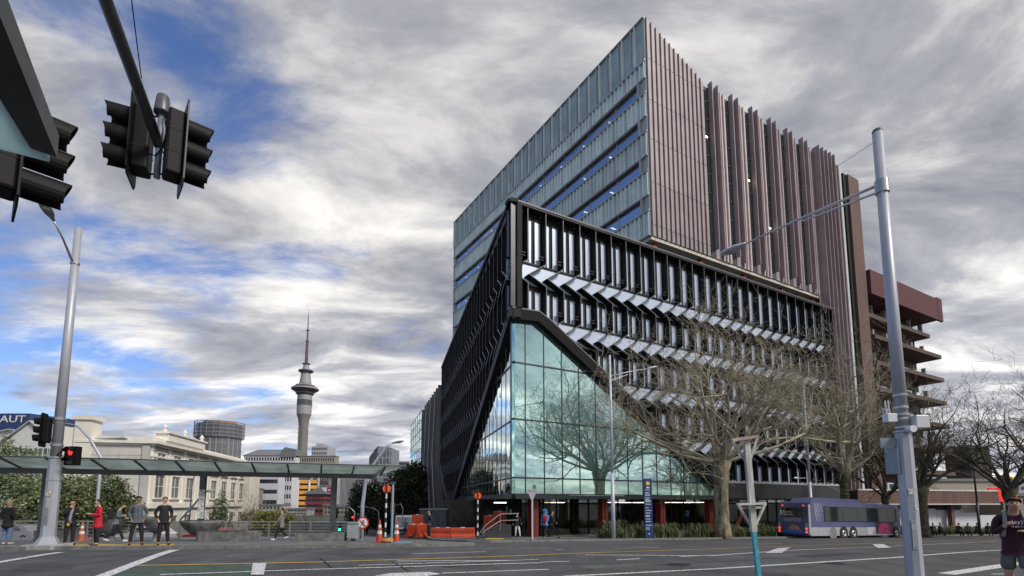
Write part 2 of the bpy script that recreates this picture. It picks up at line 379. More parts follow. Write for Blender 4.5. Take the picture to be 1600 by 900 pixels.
GUT = mat('gutter concrete', (.115, .115, .112), .9, var=.35, scale=3)
def gutter(pts, side):
    n = len(pts)
    for a, b in zip(pts[:-1], pts[1:]):
        a = Vector(a[:2]); b = Vector(b[:2]); d = (b - a).normalized(); nn = Vector((d.y, -d.x)) * side * .38
        sheet('gutter', [tuple(a), tuple(b), tuple(b + nn), tuple(a + nn)], GUT, .004, kind='structure')
gutter(LK, 1); gutter([rp2(-8.4, 0), rp2(80, 0)], 1)
OLDA = mat('older asphalt patch', (.050, .051, .055), .9, var=.3, scale=3, bump=.4, bscale=60); NEWA = mat('paler asphalt patch', (.10, .10, .104), .92, var=.25, scale=3, bump=.4, bscale=60)
for pts, m in (([(520, 866), (612, 864), (640, 869), (545, 871)], OLDA), ([(905, 884), (1010, 880), (1040, 886), (930, 891)], NEWA), ([(1240, 868), (1330, 863), (1350, 867), (1262, 872)], OLDA), ([(30, 884), (120, 880), (110, 890), (10, 895)], OLDA), ([(700, 856.5), (860, 855), (870, 858), (708, 860)], NEWA)):
    patch('road_patch', pts, m, .0025)
manhole(705, 884); manhole(1300, 880)
# ------------------------------------------------------------------ the main building
BLK = mat('black metal', (0.012, 0.012, 0.0135), 0.55, 0.0, spec=0.25, var=0.3, scale=1.5)
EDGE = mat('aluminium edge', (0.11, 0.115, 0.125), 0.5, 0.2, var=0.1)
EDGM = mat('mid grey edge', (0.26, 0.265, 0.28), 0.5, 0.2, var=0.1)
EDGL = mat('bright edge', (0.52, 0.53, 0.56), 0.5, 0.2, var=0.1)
PALE = glass('sky toned strip glass', (0.8, 0.88, 1.0), 0.18, (0.50, 0.58, 0.74), rough=0.3)  # sky reflection between the fins is put into the pale body colour
GLR = glass('screen glass', (0.88, 0.92, 1.0), 0.66, (0.03, 0.04, 0.045), wave=0.05, wscale=0.5)
GLD = mat('dark spandrel', (0.022, 0.032, 0.034), 0.12, 0.0, var=0.3, scale=0.8, spec=0.6)
GLC = glass('corner glass', (0.74, 1.0, 0.96), 0.72, (0.15, 0.31, 0.31), wave=0.007, wscale=0.5)
GLL = glass('wavy side glass', (0.86, 0.98, 0.95), 0.78, (0.10, 0.16, 0.15), wave=0.22, wscale=0.9)
GLG = glass('ground floor glass', (0.7, 0.75, 0.75), 0.16, (0.01, 0.012, 0.012), trans=0.85, see=(0.55, 0.6, 0.58))
MUL = mat('dark mullion', (0.05, 0.06, 0.062), 0.4, 0.5, var=0.1)
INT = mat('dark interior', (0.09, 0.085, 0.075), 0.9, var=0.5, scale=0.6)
TEAL = mat('pale teal panel', (0.70, 0.80, 0.78), 0.5, 0.0, var=0.10, scale=0.4)
TEALD = mat('deep teal panel', (0.36, 0.47, 0.48), 0.4, 0.0, var=0.15, scale=0.4)
TRIM = mat('grey trim', (0.42, 0.44, 0.44), 0.5, 0.1, var=0.08)
WINB = glass('blue window', (0.74, 0.74, 0.76), 0.42, (0.03, 0.04, 0.07), trans=0.5, see=(.45, .52, .7))
PURP = mat('mauve metal cladding', (0.30, 0.245, 0.26), 0.5, 0.05, var=0.10, scale=0.5)
PURL = mat('pale mauve metal', (0.55, 0.47, 0.475), 0.42, 0.05, var=0.08, scale=0.5)
PURD = mat('cladding joint', (0.05, 0.038, 0.04), 0.6, 0.2, var=0.1)
BRWN = mat('brown precast', (0.135, 0.075, 0.062), 0.75, 0.0, var=0.18, scale=0.7, bump=0.1, bscale=6, stretch=(3, 3, .25))
SOFF = mat('cream soffit', (0.52, 0.50, 0.43), 0.7, var=0.08)
RSTL = mat('red steel', (0.20, 0.032, 0.022), 0.5, var=0.15, scale=2)
WSTR = mat('white strip light', (0.9, 0.85, 0.6), 0.5, var=0, emit=(1.0, 0.88, 0.5), es=9.0)
CDK = mat('charcoal beam', (0.045, 0.047, 0.05), 0.6, 0.2, var=0.2, scale=0.6)
CORN = mat('corner panel grey', (0.06, 0.062, 0.068), 0.38, 0.6, var=0.12, scale=0.7)

X0 = (797 - 800) / 797 * 35.0
PR = Fr(X0, 35, 60, 1); PL = Fr(X0, 35, -13.8, -1)
B = thing('university_building', 'tall glass, black finned and mauve metal building on the far corner of the crossing', 'building', (X0, 35, 0))
def part(mb, name, m, parent=None, **kw):
    """a part of the main building; meshes are written in world space"""
    o = mb.build(name, m, parent or B, **kw)
    o.matrix_parent_inverse = Matrix.Translation((-X0, -35, 0)) if parent is None else Matrix.Identity(4)
    return o
ZT = PR.hit(806, 310)[1]
UR = PR.hit(1300, 483)[0]; UL = PL.hit(690, 575)[0]
ZT = (ZT + PR.hit(1290, 480)[1]) / 2
zb_beam = PR.hit(1130, 754)[1]
DW = 0.60                                   # depth of the fins in front of the glass
lowR = [PR.hit(800, 480), PR.hit(843, 487), PR.hit(862, 502), PR.hit(1125, 752)]
lowL = [PL.hit(797, 480), PL.hit(702, 797), PL.hit(689, 722)]
ZB = lowR[3][1]
def interp(pts, u):
    if u <= pts[0][0]: return pts[0][1]
    for a, b in zip(pts[:-1], pts[1:]):
        if u <= b[0]: return a[1] + (b[1] - a[1]) * (u - a[0]) / (b[0] - a[0])
    return pts[-1][1]
zbR = lambda u: interp(lowR + [(60, ZB)], u)
uV, zV = lowL[1]; uE, zE = lowL[2]
zbL = lambda u: interp([lowL[0], (uV, zV), (UL, zE)], u)
H = 4.08; ZJ0 = ZT - 4.35
def finpath(u):
    pts = [(u, ZT - 0.05)]; z = ZJ0
    while z > -3:
        pts += [(u, z), (u - 1.52, z - 1.10), (u, z - 1.78)]; z -= H
    pts.append((u, z)); return pts
def clip(pts, low, umin):
    out = []
    def ok(p): return p[1] > low(p[0]) and p[0] > umin
    fine = []
    for a, b in zip(pts[:-1], pts[1:]):
        n = max(1, int(math.hypot(b[0] - a[0], b[1] - a[1]) / 0.25))
        fine += [((a[0] + (b[0] - a[0]) * i / n, a[1] + (b[1] - a[1]) * i / n), i == 0) for i in range(n)]
    fine.append((pts[-1], True)); segs = []; cur = []
    for i, (p, key) in enumerate(fine):
        if ok(p):
            if key or not cur or (i + 1 < len(fine) and not ok(fine[i + 1][0])) or i + 1 == len(fine): cur.append(p)
        elif cur:
            if len(cur) > 1: segs.append(cur)
            cur = []
    if len(cur) > 1: segs.append(cur)
    return segs
def fin(fr, u, low, umin, th=0.055, dw=DW):
    mb = MB(); any_ = False
    for seg in clip(finpath(u), low, umin):
        any_ = True
        # mitred ribbon of thickness th, from the glass (w=-dw) to the face (w=0)
        L_, R_ = [], []
        for i, p in enumerate(seg):
            a = seg[max(i - 1, 0)]; b = seg[min(i + 1, len(seg) - 1)]
            d1 = Vector((p[0] - a[0], p[1] - a[1])); d2 = Vector((b[0] - p[0], b[1] - p[1]))
            d1 = d1.normalized() if d1.length else d2.normalized(); d2 = d2.normalized() if d2.length else d1
            m = (d1 + d2).normalized(); nn = Vector((-m.y, m.x)); k = th / 2 / max(0.35, abs(nn.dot(Vector((-d1.y, d1.x)))))
            L_.append((p[0] + nn.x * k, p[1] + nn.y * k)); R_.append((p[0] - nn.x * k, p[1] - nn.y * k))
        for i in range(len(seg) - 1):
            a, b, c, d = L_[i], L_[i + 1], R_[i + 1], R_[i]
            f = lambda q, w_: fr.P(q[0], w_, q[1])
            mb.quad(f(a, -dw), f(b, -dw), f(b, 0), f(a, 0)); mb.quad(f(d, 0), f(c, 0), f(c, -dw), f(d, -dw))
            mb.quad(f(a, 0), f(b, 0), f(c, 0), f(d, 0), 2 if abs(seg[i][0] - seg[i + 1][0]) < .02 else 1)
        for q, r_ in ((L_[0], R_[0]), (L_[-1], R_[-1])):
            mb.quad(f(q, -dw), f(r_, -dw), f(r_, 0), f(q, 0))
    return mb if any_ else None
nR = int((UR - 1.5) / 1.62) + 1; nL = int((UL - 0.6) / 1.62) + 1
for k in range(nR + 1):
    u = min(1.53 + 1.62 * k, UR)
    mb = fin(PR, u, zbR, 0.05 if k else 1.0)
    if mb:
        for s in range(4):
            z = ZJ0 - H * s + .35
            if z - 1 > zbR(u) and u > .9:
                for q in range(2): PR.box(mb, u - .42, u - .06, -DW + .15, -.18, z + q * .22, z + q * .22 + .025, 1)
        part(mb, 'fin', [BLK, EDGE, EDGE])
for k in range(nL + 1):
    u = min(1.2 + 1.62 * k, UL - .05)
    mb = fin(PL, u, zbL, 0.05)
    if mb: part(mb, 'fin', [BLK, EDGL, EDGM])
# glazing behind the fins, one strip per storey
def upoly(fr, u0, u1, z0, z1, low, step=0.54):
    """columns of the strip that stay above the sloping lower band"""
    n = max(1, int(round((u1 - u0) / step))); res = []
    for i in range(n):
        a = u0 + (u1 - u0) * i / n; b = u0 + (u1 - u0) * (i + 1) / n
        la, lb = max(z0, low(a)), max(z0, low(b))
        if la < z1 and lb < z1: res.append((a, b, la, lb))
    return res
for fr, U, low in ((PR, UR, zbR), (PL, UL, zbL)):
    z1 = ZT - 0.3; s = 0
    while z1 > -3:
        z0 = ZJ0 - H * s
        mb = MB(); md = MB(); mj = MB()
        for a, b, la, lb in upoly(fr, 0.0, U, z0, z1, low, 0.27):
            ph = ((a - (1.53 if fr is PR else 1.2)) / 1.62) % 1.0
            dark = not (ph < 0.28 or 0.46 < ph < 0.8)
            t = md if dark else mb
            t.quad(fr.P(a, -DW, la), fr.P(b, -DW, lb), fr.P(b, -DW, z1), fr.P(a, -DW, z1))
            if ph < 0.8: mj.quad(fr.P(a, -DW + .03, max(la, z1 - .35)), fr.P(b, -DW + .03, max(lb, z1 - .35)), fr.P(b, -DW + .03, z1), fr.P(a, -DW + .03, z1))
            if ph < .08 or .22 < ph < .3 or .48 < ph < .58 or .78 < ph < .88:
                fr.box(mj, a - .03, a + .03, -DW + .0, -DW + .07, la, z1)
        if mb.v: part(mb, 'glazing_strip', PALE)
        if md.v: part(md, 'spandrel_panel', GLD)
        if mj.v: part(mj, 'mullions', BLK)
        # the sloping part of the storey: all glass with a transom
        zz1 = z0; zz0 = z0 - 1.75; mb = MB(); mt = MB()
        zmid = z0 - 1.10; md2 = MB()
        for a, b, la, lb in upoly(fr, 0.0, U, zmid, zz1, low):
            mb.quad(fr.P(a, -DW, la), fr.P(b, -DW, lb), fr.P(b, -DW, zz1), fr.P(a, -DW, zz1))
        for a, b, la, lb in upoly(fr, 0.0, U + 1.52, zz0, zmid, low, 0.27):
            # the pattern of strips leans with the fins here
            if la > zz0 + .02 or lb > zz0 + .02 or a > U:
                if a < U - .01: mb.quad(fr.P(a, -DW - .02, la), fr.P(min(b, U), -DW - .02, lb), fr.P(min(b, U), -DW - .02, zmid), fr.P(a, -DW - .02, zmid))
                continue
            ph = ((a - (1.53 if fr is PR else 1.2)) / 1.62) % 1.0
            ta, tb = max(0, a - 1.52), max(0, b - 1.52)
            (md2 if not (ph < .28 or .50 < ph < .8) else mb).quad(fr.P(a, -DW, zz0), fr.P(min(b, U), -DW, zz0), fr.P(tb, -DW, zmid), fr.P(ta, -DW, zmid))
        if md2.v: part(md2, 'spandrel_panel', GLD)
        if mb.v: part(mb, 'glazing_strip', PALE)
        # floor edges
        for a, b, la, lb in upoly(fr, 0.0, U, z0 - .9, z0 + .1, low):
            if la <= z0 - .85: fr.box(mt, a, b, -DW, -DW + .1, z0 - .06, z0 + .06); fr.box(mt, a, b, -DW, -DW + .08, z0 - 1.80, z0 - 1.70)
        if mt.v: part(mt, 'floor_edge', BLK)
        z1 = zz0; s += 1
# top rail and corner panel, lower band of the screen
mb = MB(); PR.box(mb, -.1, UR + .1, -DW, .06, ZT - .28, ZT); PL.box(mb, -.1, UL + .1, -DW, .06, ZT - .28, ZT); part(mb, 'top_rail', BLK)
mb = MB(); PR.box(mb, -.1, UR + .1, .06, .09, ZT - .10, ZT + .02); PL.box(mb, -.1, UL + .1, .06, .09, ZT - .10, ZT + .02); part(mb, 'top_edge_trim', EDGE)
mb = MB(); zc = PR.hit(822, 482)[1]
PR.poly(mb, [(0.06, lowR[0][1] + .1), (0.75, zc), (0.75, ZT - .3), (0.06, ZT - .3)], -.12, .02)
part(mb, 'corner_panel', CORN)
mb = MB(); PL.poly(mb, [(0.0, lowL[0][1] + .1), (1.1, zbL(1.1) + .1), (1.1, ZT - .3), (0, ZT - .3)], -.9, -.5); part(mb, 'corner_panel', BLK)
def band(fr, pts, wdt, w0, w1, m, nm, flip=1):
    mb = MB(); off = []
    for i, p in enumerate(pts):
        a = pts[max(0, i - 1)]; b = pts[min(len(pts) - 1, i + 1)]
        d = Vector((b[0] - a[0], b[1] - a[1])).normalized(); off.append((p[0] + d.y * wdt * flip, p[1] - d.x * wdt * flip))
    off[0] = (pts[0][0], pts[0][1] - wdt * 1.05)
    for i in range(len(pts) - 1): fr.poly(mb, [pts[i], pts[i + 1], off[i + 1], off[i]], w0, w1)
    part(mb, nm, m); return off
ext = PR.hit(1150, 776)
bandpts = [lowR[0], lowR[1], lowR[2], lowR[3]]
off = band(PR, bandpts, 0.78, -DW - .3, .04, mat('frame black', (.006, .006, .007), .7, 0, var=.2, spec=.2), 'lower_frame')
band(PR, [(p[0], p[1] + .05) for p in bandpts], 0.09, .045, .07, EDGE, 'frame_trim')
mb = MB(); PR.poly(mb, [(lowR[3][0] - .4, lowR[3][1]), (lowR[3][0] + 2.2, lowR[3][1]), (lowR[3][0] + 2.6, 1.6), (lowR[3][0] + 1.4, 1.6)], -.6, .02); part(mb, 'frame_foot', BLK)
offL = band(PL, [lowL[0], (uV, zV)], 0.62, -DW - .2, .03, BLK, 'lower_frame')
band(PL, [(lowL[0][0], lowL[0][1]), (uV, zV)], 0.10, .035, .055, EDGE, 'frame_trim')
mb = MB(); PL.poly(mb, [(uV, zV), (UL, zE), (UL, zE - 1.6), (uV, zV - 1.1)], -DW, .03); part(mb, 'lower_frame', CDK)
# charcoal beam under the right end of the screen, with a metal edge
zb2 = PR.hit(1200, 779)[1]
mb = MB(); PR.box(mb, lowR[3][0] + .2, UR + .4, -.9, .10, zb2, ZB + .02); part(mb, 'base_beam', CDK)
mb = MB(); PR.box(mb, lowR[3][0] + .2, UR + .4, .10, .16, ZB - .14, ZB + .04); part(mb, 'beam_trim', TRIM)

# corner atrium glass (w = -0.55 behind the face of the screen)
WG = -0.45
gr = [(0.0, PR.hit(800, 772, WG)[1]), (PR.hit(1117, 772, WG)[0], PR.hit(800, 772, WG)[1])]
zg0 = PR.hit(799, 772, WG)[1]
ztopg = lambda u: interp([(0, lowR[0][1] - .4), (lowR[1][0], lowR[1][1] - .5), (lowR[2][0], lowR[2][1] - .4), (lowR[3][0], lowR[3][1] - .3), (lowR[3][0] + .8, zg0)], u)
ZLV = [PR.hit(799, y, WG)[1] for y in (746, 654, 565)]
UG = lowR[3][0] + .6
uco = WG * math.tan(R((180 - 106.2) / 2)) * 0   # glass corner offset (faces meet slightly inside)
levels = [zg0] + ZLV + [30]
npan = int(UG / 1.62); 
for i in range(len(levels) - 1):
    mb = MB(); mm = MB(); z0, z1 = levels[i], levels[i + 1]
    uu = [.338] + [1.62 * (j + 1) - 0.1 for j in range(npan + 1)]
    for a, b in zip(uu[:-1], uu[1:]):
        sub = 4
        for q in range(sub):
            a1 = a + (b - a) * q / sub; b1 = a + (b - a) * (q + 1) / sub
            ta, tb = min(z1, ztopg(a1)), min(z1, ztopg(b1))
            if ta > z0 and tb > z0: mb.quad(PR.P(a1, WG, z0), PR.P(b1, WG, z0), PR.P(b1, WG, tb), PR.P(a1, WG, ta))
        tb = min(z1, ztopg(b))
        if tb > z0: PR.box(mm, b - .025, b + .025, WG, WG + .05, z0, tb)
    umax = max([u for u in [x * .1 for x in range(0, 400)] if ztopg(u) > z0 + .05] or [1])
    PR.box(mm, .338, umax, WG, WG + .06, z0 - .05, z0 + .05)
    part(mb, 'glass_wall', GLC if i else glass('pale lower glass', (0.70, 0.98, 0.84), .48, (.30, .44, .36), wave=.007)); part(mm, 'mullions', MUL)
# left face of the atrium
def ulim(z):  # how far the side glass reaches at height z (to the sloping frame)
    a, b = lowL[0], (uV, zV)
    t = (z - a[1]) / (b[1] - a[1]); return a[0] + (b[0] - a[0]) * max(0, min(1.2, t))
zgl = PL.hit(797, 772, WG)[1]
for i in range(len(levels) - 1):
    mb = MB(); mm = MB(); z0 = levels[i]; z1 = min(levels[i + 1], lowL[0][1] - .3)
    n = 40; us = [.338 + (ulim(z0) - .338) * j / n for j in range(n + 1)]
    for a, b in zip(us[:-1], us[1:]):
        ta = min(z1, interp([(lowL[0][0], lowL[0][1] - .3), (uV, zV - .2)], a)); tb = min(z1, interp([(lowL[0][0], lowL[0][1] - .3), (uV, zV - .2)], b))
        if ta > z0: mb.quad(PL.P(a, WG, z0), PL.P(b, WG, z0), PL.P(b, WG, max(tb, z0)), PL.P(a, WG, ta))
    j = 1
    while 1.62 * j < ulim(z0):
        u = 1.62 * j; tt = min(z1, interp([(lowL[0][0], lowL[0][1] - .3), (uV, zV - .2)], u))
        if tt > z0: PL.box(mm, u - .02, u + .02, WG, WG + .03, z0, tt)
        j += 1
    PL.box(mm, .338, ulim(z0), WG, WG + .06, z0 - .05, z0 + .05)
    part(mb, 'glass_wall', GLL); part(mm, 'mullions', MUL)
mb = MB(); PR.box(mb, .29, .37, WG - .05, WG + .06, zg0, lowR[0][1] - .4); part(mb, 'corner_mullion', MUL)
# below the glass box: side glass continues to the ground beyond the recess
mb = MB(); mm = MB(); u0 = 22.0
for j in range(16):
    a = u0 + (uV + 1 - u0) * j / 16; b = u0 + (uV + 1 - u0) * (j + 1) / 16
    mb.quad(PL.P(a, WG, -4), PL.P(b, WG, -4), PL.P(b, WG, zg0), PL.P(a, WG, zg0)); PL.box(mm, a - .03, a + .03, WG, WG + .05, -4, zg0)
part(mb, 'glass_wall', GLL); part(mm, 'mullions', MUL)

# ground floor: soffit edge, recessed glazing, red columns, interior lights
mb = MB(); PR.box(mb, -.2, UR + .3, WG - .05, WG + .10, zg0 - .32, zg0 - .06); PL.box(mb, -.2, 22, WG - .05, WG + .10, zg0 - .32, zg0 - .06); part(mb, 'soffit_edge', MUL)
poly = [PR.P(-.2, WG, 0), PR.P(UR, WG, 0), PR.P(UR, -14, 0), PL.P(24, -6, 0), PL.P(24, WG, 0)]
mb = MB(); mb.prism([p + Vector((0, 0, zg0 - .30)) for p in poly], (0, 0, .2)); part(mb, 'ground_floor_soffit', mat('dark soffit', (.07, .068, .06), .8, var=.1))
mb = MB(); mm = MB()
WR = -3.4
def fl(): return -1.35
for j in range(int(UR / 1.62)):
    a, b = 3.0 + 1.62 * j, 3.0 + 1.62 * (j + 1)
    mb.quad(PR.P(a, WR, -3), PR.P(b, WR, -3), PR.P(b, WR, zg0 - .3), PR.P(a, WR, zg0 - .3)); PR.box(mm, b - .04, b + .04, WR, WR + .08, -3, zg0 - .3)
PR.box(mm, 3, UR, WR, WR + .1, zg0 - .75, zg0 - .62)
part(mb, 'shopfront_glass', GLG); part(mm, 'mullions', BLK)
mb = MB(); PR.box(mb, 3, UR + 1, WR - .1, WR + .15, -4, -1.05); part(mb, 'plinth', CONC)
mb = MB(); mm = MB()
for j in range(11):
    a, b = 2.0 + 1.8 * j, 2.0 + 1.8 * (j + 1)
    mb.quad(PL.P(a, -3.6, -3), PL.P(b, -3.6, -3), PL.P(b, -3.6, zg0 - .3), PL.P(a, -3.6, zg0 - .3)); PL.box(mm, b - .04, b + .04, -3.6, -3.52, -3, zg0 - .3)
part(mb, 'shopfront_glass', GLG); part(mm, 'mullions', BLK)
mb = MB(); PL.box(mb, 21, 22.0, -5.2, WG, -3, zg0 - .3); PL.box(mb, 8, 9.4, -5.0, -3.7, -3, zg0 - .3); part(mb, 'pale_wall', mat('pale render', (.45, .47, .46), .7, var=.08))
# room behind: floor, back wall, diagonal stair underside
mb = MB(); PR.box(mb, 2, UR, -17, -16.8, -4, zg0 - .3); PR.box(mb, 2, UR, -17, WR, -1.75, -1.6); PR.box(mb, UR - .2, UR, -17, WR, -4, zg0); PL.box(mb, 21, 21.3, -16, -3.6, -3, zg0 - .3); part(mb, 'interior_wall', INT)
mb = MB()
for (u, w_, l) in ((3, -6, 2), (9.5, -7, 3), (16, -5.5, 3.5), (17.2, -5.5, 3.0), (18.4, -6, 3), (23.5, -5, 4), (25, -6, 3), (30, -8, 3), (12.5, -11, 2)):
    PR.box(mb, u, u + .09, w_ - l, w_, zg0 - .62, zg0 - .58)
part(mb, 'strip_light', WSTR)
for px in (833, 942, 1032, 1108):
    u = PR.hit(px, 800, -1.5)[0]; mb = MB(); PR.box(mb, u - .08, u + .08, -1.8, -1.2, -3, zg0 - .3); PR.box(mb, u - .28, u + .28, -1.8, -1.76, -3, zg0 - .31); PR.box(mb, u - .28, u + .28, -1.24, -1.2, -3, zg0 - .31)
    part(mb, 'steel_column', RSTL)
for (pa, pb) in (((1142, 829), (1166, 785)), ((1170, 790), (1180, 829))):
    a = PR.hit(*pa, -1.5); b = PR.hit(*pb, -1.5); mb = MB(); mb.tube([PR.P(a[0], -1.5, a[1] - 1.0), PR.P(b[0], -1.5, b[1])], .22, 4); part(mb, 'steel_brace', RSTL)
# corner sign letters on the ground floor fascia
WHT = mat('white lettering', (.75, .76, .76), .5, var=0)
u_, z_ = PR.hit(855, 781, -3.2)
lt = text('EGY', 0.62, PR.P(u_, -3.2, z_), facerot(PR), WHT, B, 'sign_lettering', 0.02); lt.matrix_parent_inverse = Matrix.Translation((-X0, -35, 0))
for (px, py, ww, hh, cc) in ((792, 797, .5, .7, (.6, .62, .62)), (798, 800, .8, .5, (.65, .67, .66)), (1074, 802, .45, .6, (.10, .16, .35))):
    fr, w_ = (PL, -3.4) if px < 800 else (PR, -3.3)
    u_, z_ = fr.hit(px, py, w_); mb = MB(); fr.box(mb, u_ - ww / 2, u_ + ww / 2, w_, w_ + .04, z_ - hh / 2, z_ + hh / 2); part(mb, 'notice', mat('notice %g' % cc[0], cc, .6, var=.1))
# roof of the podium
mb = MB(); mb.prism([p + Vector((0, 0, ZT - .9)) for p in (PR.P(.2, -DW, 0), PR.P(UR, -DW, 0), PR.P(UR, -24, 0), PL.P(UL, -18, 0), PL.P(UL, -DW, 0))], (0, 0, .5)); part(mb, 'podium_roof', CDK)
mb = MB()
mb.quad(PR.P(UR, 0, -3), PR.P(UR, -10, -3), PR.P(UR, -10, ZT - .1), PR.P(UR, 0, ZT - .1)); part(mb, 'end_wall', BLK)
mb = MB(); mb.quad(PL.P(UL, -DW, -4), PL.P(UL, -22, -4), PL.P(UL, -22, ZT), PL.P(UL, -DW, ZT)); part(mb, 'end_wall', BLK)

# ------------------------------------------------------------------ the tower above
T0 = AT(1018, 368, 48); TA = 31.7
TRf = Fr(T0.x, 48, 60, 1); TLf = Fr(T0.x, 48, -TA, -1)
ZS = TRf.hit(1018, 368)[1]; ZP = TLf.hit(1010, 20)[1]; LU = TLf.hit(711, 352)[0]
ZP = (ZP + TLf.hit(711, 350)[1]) / 2
uK, zK = TRf.hit(1098, 125); UE = TRf.hit(1308, 262)[0]; zE2 = TRf.hit(1308, 260)[1]; zK = (zK + zE2) / 2
ZW = [44.9, 40.5, 36.1, 31.7]
tops = [TLf.hit(1004, y)[1] for y in (128, 188, 250, 313)]; ST = (tops[0] - tops[3]) / 3
ZW = [tops[0] - ST * i for i in range(4)]; HWN = TLf.hit(1004, 128)[1] - TLf.hit(1004, 148)[1] + .12
ZS2 = ZS - 14.0
# teal face: parapet screen, spandrels and window bands, per storey
zpar = TLf.hit(1009, 94)[1]
rows = [(ZP, zpar, 'par')]
zc_ = zpar
for z in ZW:
    rows.append((zc_, z, 'sp')); rows.append((z, z - HWN, 'win')); zc_ = z - HWN
rows.append((zc_, ZS, 'sp'))
# two further storeys on the far part, which come down beside the podium
base = (-.0, LU)
def spandrel(z1, z0, ua, ub, nm='ribbed_panel'):
    mb = MB(); mb.quad(TLf.P(ua, 0, z0), TLf.P(ub, 0, z0), TLf.P(ub, 0, z1), TLf.P(ua, 0, z1))
    n = int((ub - ua) / .62)
    for i in range(n):
        u = ua + .1 + i * .62
        TLf.box(mb, u, u + .14, 0, .22, z0 + .05, z1 - .05, 0)
        if i % 3 == 1: TLf.box(mb, u + .2, u + .52, 0, .03, z0 + .05, z1 - .05, 1)
        if i % 2 == 0: TLf.box(mb, u + .18, u + .55, 0, .02, z0 + .05, z1 - .05, 2)
    TLf.box(mb, ua, ub, 0, .28, z1 - .14, z1, 3); TLf.box(mb, ua, ub, 0, .28, z0, z0 + .12, 3)
    part(mb, nm, [TEAL, TEALD, mat('white teal panel', (.62, .70, .69), .45, 0, var=.06), TRIM])
for z1, z0, kd in rows:
    if kd == 'par':
        mb = MB(); mb.quad(TLf.P(0, 0, z0), TLf.P(LU, 0, z0), TLf.P(LU, 0, z1), TLf.P(0, 0, z1))
        u = .3; i = 0; random.seed(5)
        while u < LU - 1:
            wd = .95
            TLf.box(mb, u, u + wd, 0, .05, z0 + .2, z1 - .12, 1)
            TLf.box(mb, u + wd, u + wd + .12, 0, .30, z0 + .1, z1 - .1, 0)
            if i % 2: TLf.box(mb, u + wd + .34, u + wd + .55, 0, .05, z0 + .2, z1 - .12, 2)
            TLf.box(mb, u + wd + .60, u + wd + .70, 0, .25, z0 + .1, z1 - .1, 3)
            u += 1.85; i += 1
        TLf.box(mb, 0, LU, -.1, .3, z1 - .12, z1, 3); TLf.box(mb, 0, LU, 0, .26, z0, z0 + .12, 3)
        part(mb, 'parapet_screen', [TEAL, TEALD, mat('white teal panel', (.62, .70, .69), .45, 0, var=.06), TRIM])
    elif kd == 'sp': spandrel(z1, z0, 0, LU)
    else:
        mb = MB(); mb.quad(TLf.P(.9, -.12, z0), TLf.P(LU - .6, -.12, z0), TLf.P(LU - .6, -.12, z1), TLf.P(.9, -.12, z1)); pw = part(mb, 'window_band', WINB)
        mb = MB(); TLf.box(mb, 0, .9, -.2, .05, z0, z1); TLf.box(mb, LU - .6, LU, -.2, .05, z0, z1); TLf.box(mb, .86, 1.1, -.1, .3, z0 - .12, z1 + .12)
        for i in range(1, int(LU / 4.6)):
            TLf.box(mb, 4.6 * i, 4.6 * i + .06, -.13, -.06, z0, z1)
        part(mb, 'window_frame', TRIM)
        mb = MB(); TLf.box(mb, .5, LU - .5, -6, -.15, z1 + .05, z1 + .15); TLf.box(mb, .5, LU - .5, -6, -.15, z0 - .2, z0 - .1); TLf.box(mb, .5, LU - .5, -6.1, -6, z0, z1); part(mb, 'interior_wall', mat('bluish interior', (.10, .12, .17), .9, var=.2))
        mb = MB(); random.seed(int(z1 * 10))
        for i in range(int(LU / 4.6)):
            if random.random() < .75: TLf.box(mb, 2.0 + 4.6 * i, 2.18 + 4.6 * i, -2.6, -.9, z1 + .0, z1 + .04)
        part(mb, 'strip_light', WSTR)
for z0, z1 in ((ZS - 3.3, ZS - 5.0), (ZS - 7.7, ZS - 9.4)):
    pass
mb = MB(); TLf.box(mb, .0, .35, 0, .12, ZS, ZP - .1); part(mb, 'corner_trim', TRIM)
mb = MB(); TLf.box(mb, LU - .3, LU + .1, -.3, .15, ZS - 4, ZP); part(mb, 'corner_trim', TRIM)
mb = MB(); spx = LU * .55
part(MB().quad(TLf.P(8, -.3, ZS - 6), TLf.P(LU, -.3, ZS - 6), TLf.P(LU, -.3, ZS), TLf.P(8, -.3, ZS)), 'lower_panel', TEALD)
# mauve face: ribbed panels with joints, stepped down from the corner
def topz(u): return ZP - .05 + (zK - ZP) * min(1, u / uK)
zj = [TRf.hit(1012, y)[1] for y in (91, 154, 215, 281, 348)]
n = 13
for i, (a, b) in enumerate([(0, uK)]):
    zl = [ZS] + zj[::-1]
    for k in range(len(zl)):
        z0 = zl[k] + .03; z1 = (zl[k + 1] - .03) if k + 1 < len(zl) else None
        mb = MB(); N_ = 13
        for q in range(N_):
            ua, ub = a + (b - a) * q / N_, a + (b - a) * (q + 1) / N_
            ta = z1 if z1 and z1 < topz(ua) else topz(ua); tb = z1 if z1 and z1 < topz(ub) else topz(ub)
            if ta <= z0 + .02: continue
            tb = max(tb, z0 + .01)
            TRf.poly(mb, [(ua + .03, z0), (ub - .03, z0), (ub - .03, tb), (ua + .03, ta)], 0, .05)
            um = ua + .03; TRf.poly(mb, [(um, z0), (um + .07, z0), (um + .07, ta - .02), (um, ta)], .05, .22)
        part(mb, 'ribbed_panel', PURP)
mb = MB(); mb.add([TRf.P(0, -.02, ZS), TRf.P(uK, -.02, ZS), TRf.P(uK, -.02, zK), TRf.P(0, -.02, ZP - .1)], [(0, 1, 2, 3)])
mb.add([TRf.P(uK, -.02, ZS), TRf.P(UE, -.02, ZS), TRf.P(UE, -.02, zE2 - .3), TRf.P(uK, -.02, zK - .3)], [(0, 1, 2, 3)]); part(mb, 'backing_wall', PURD)
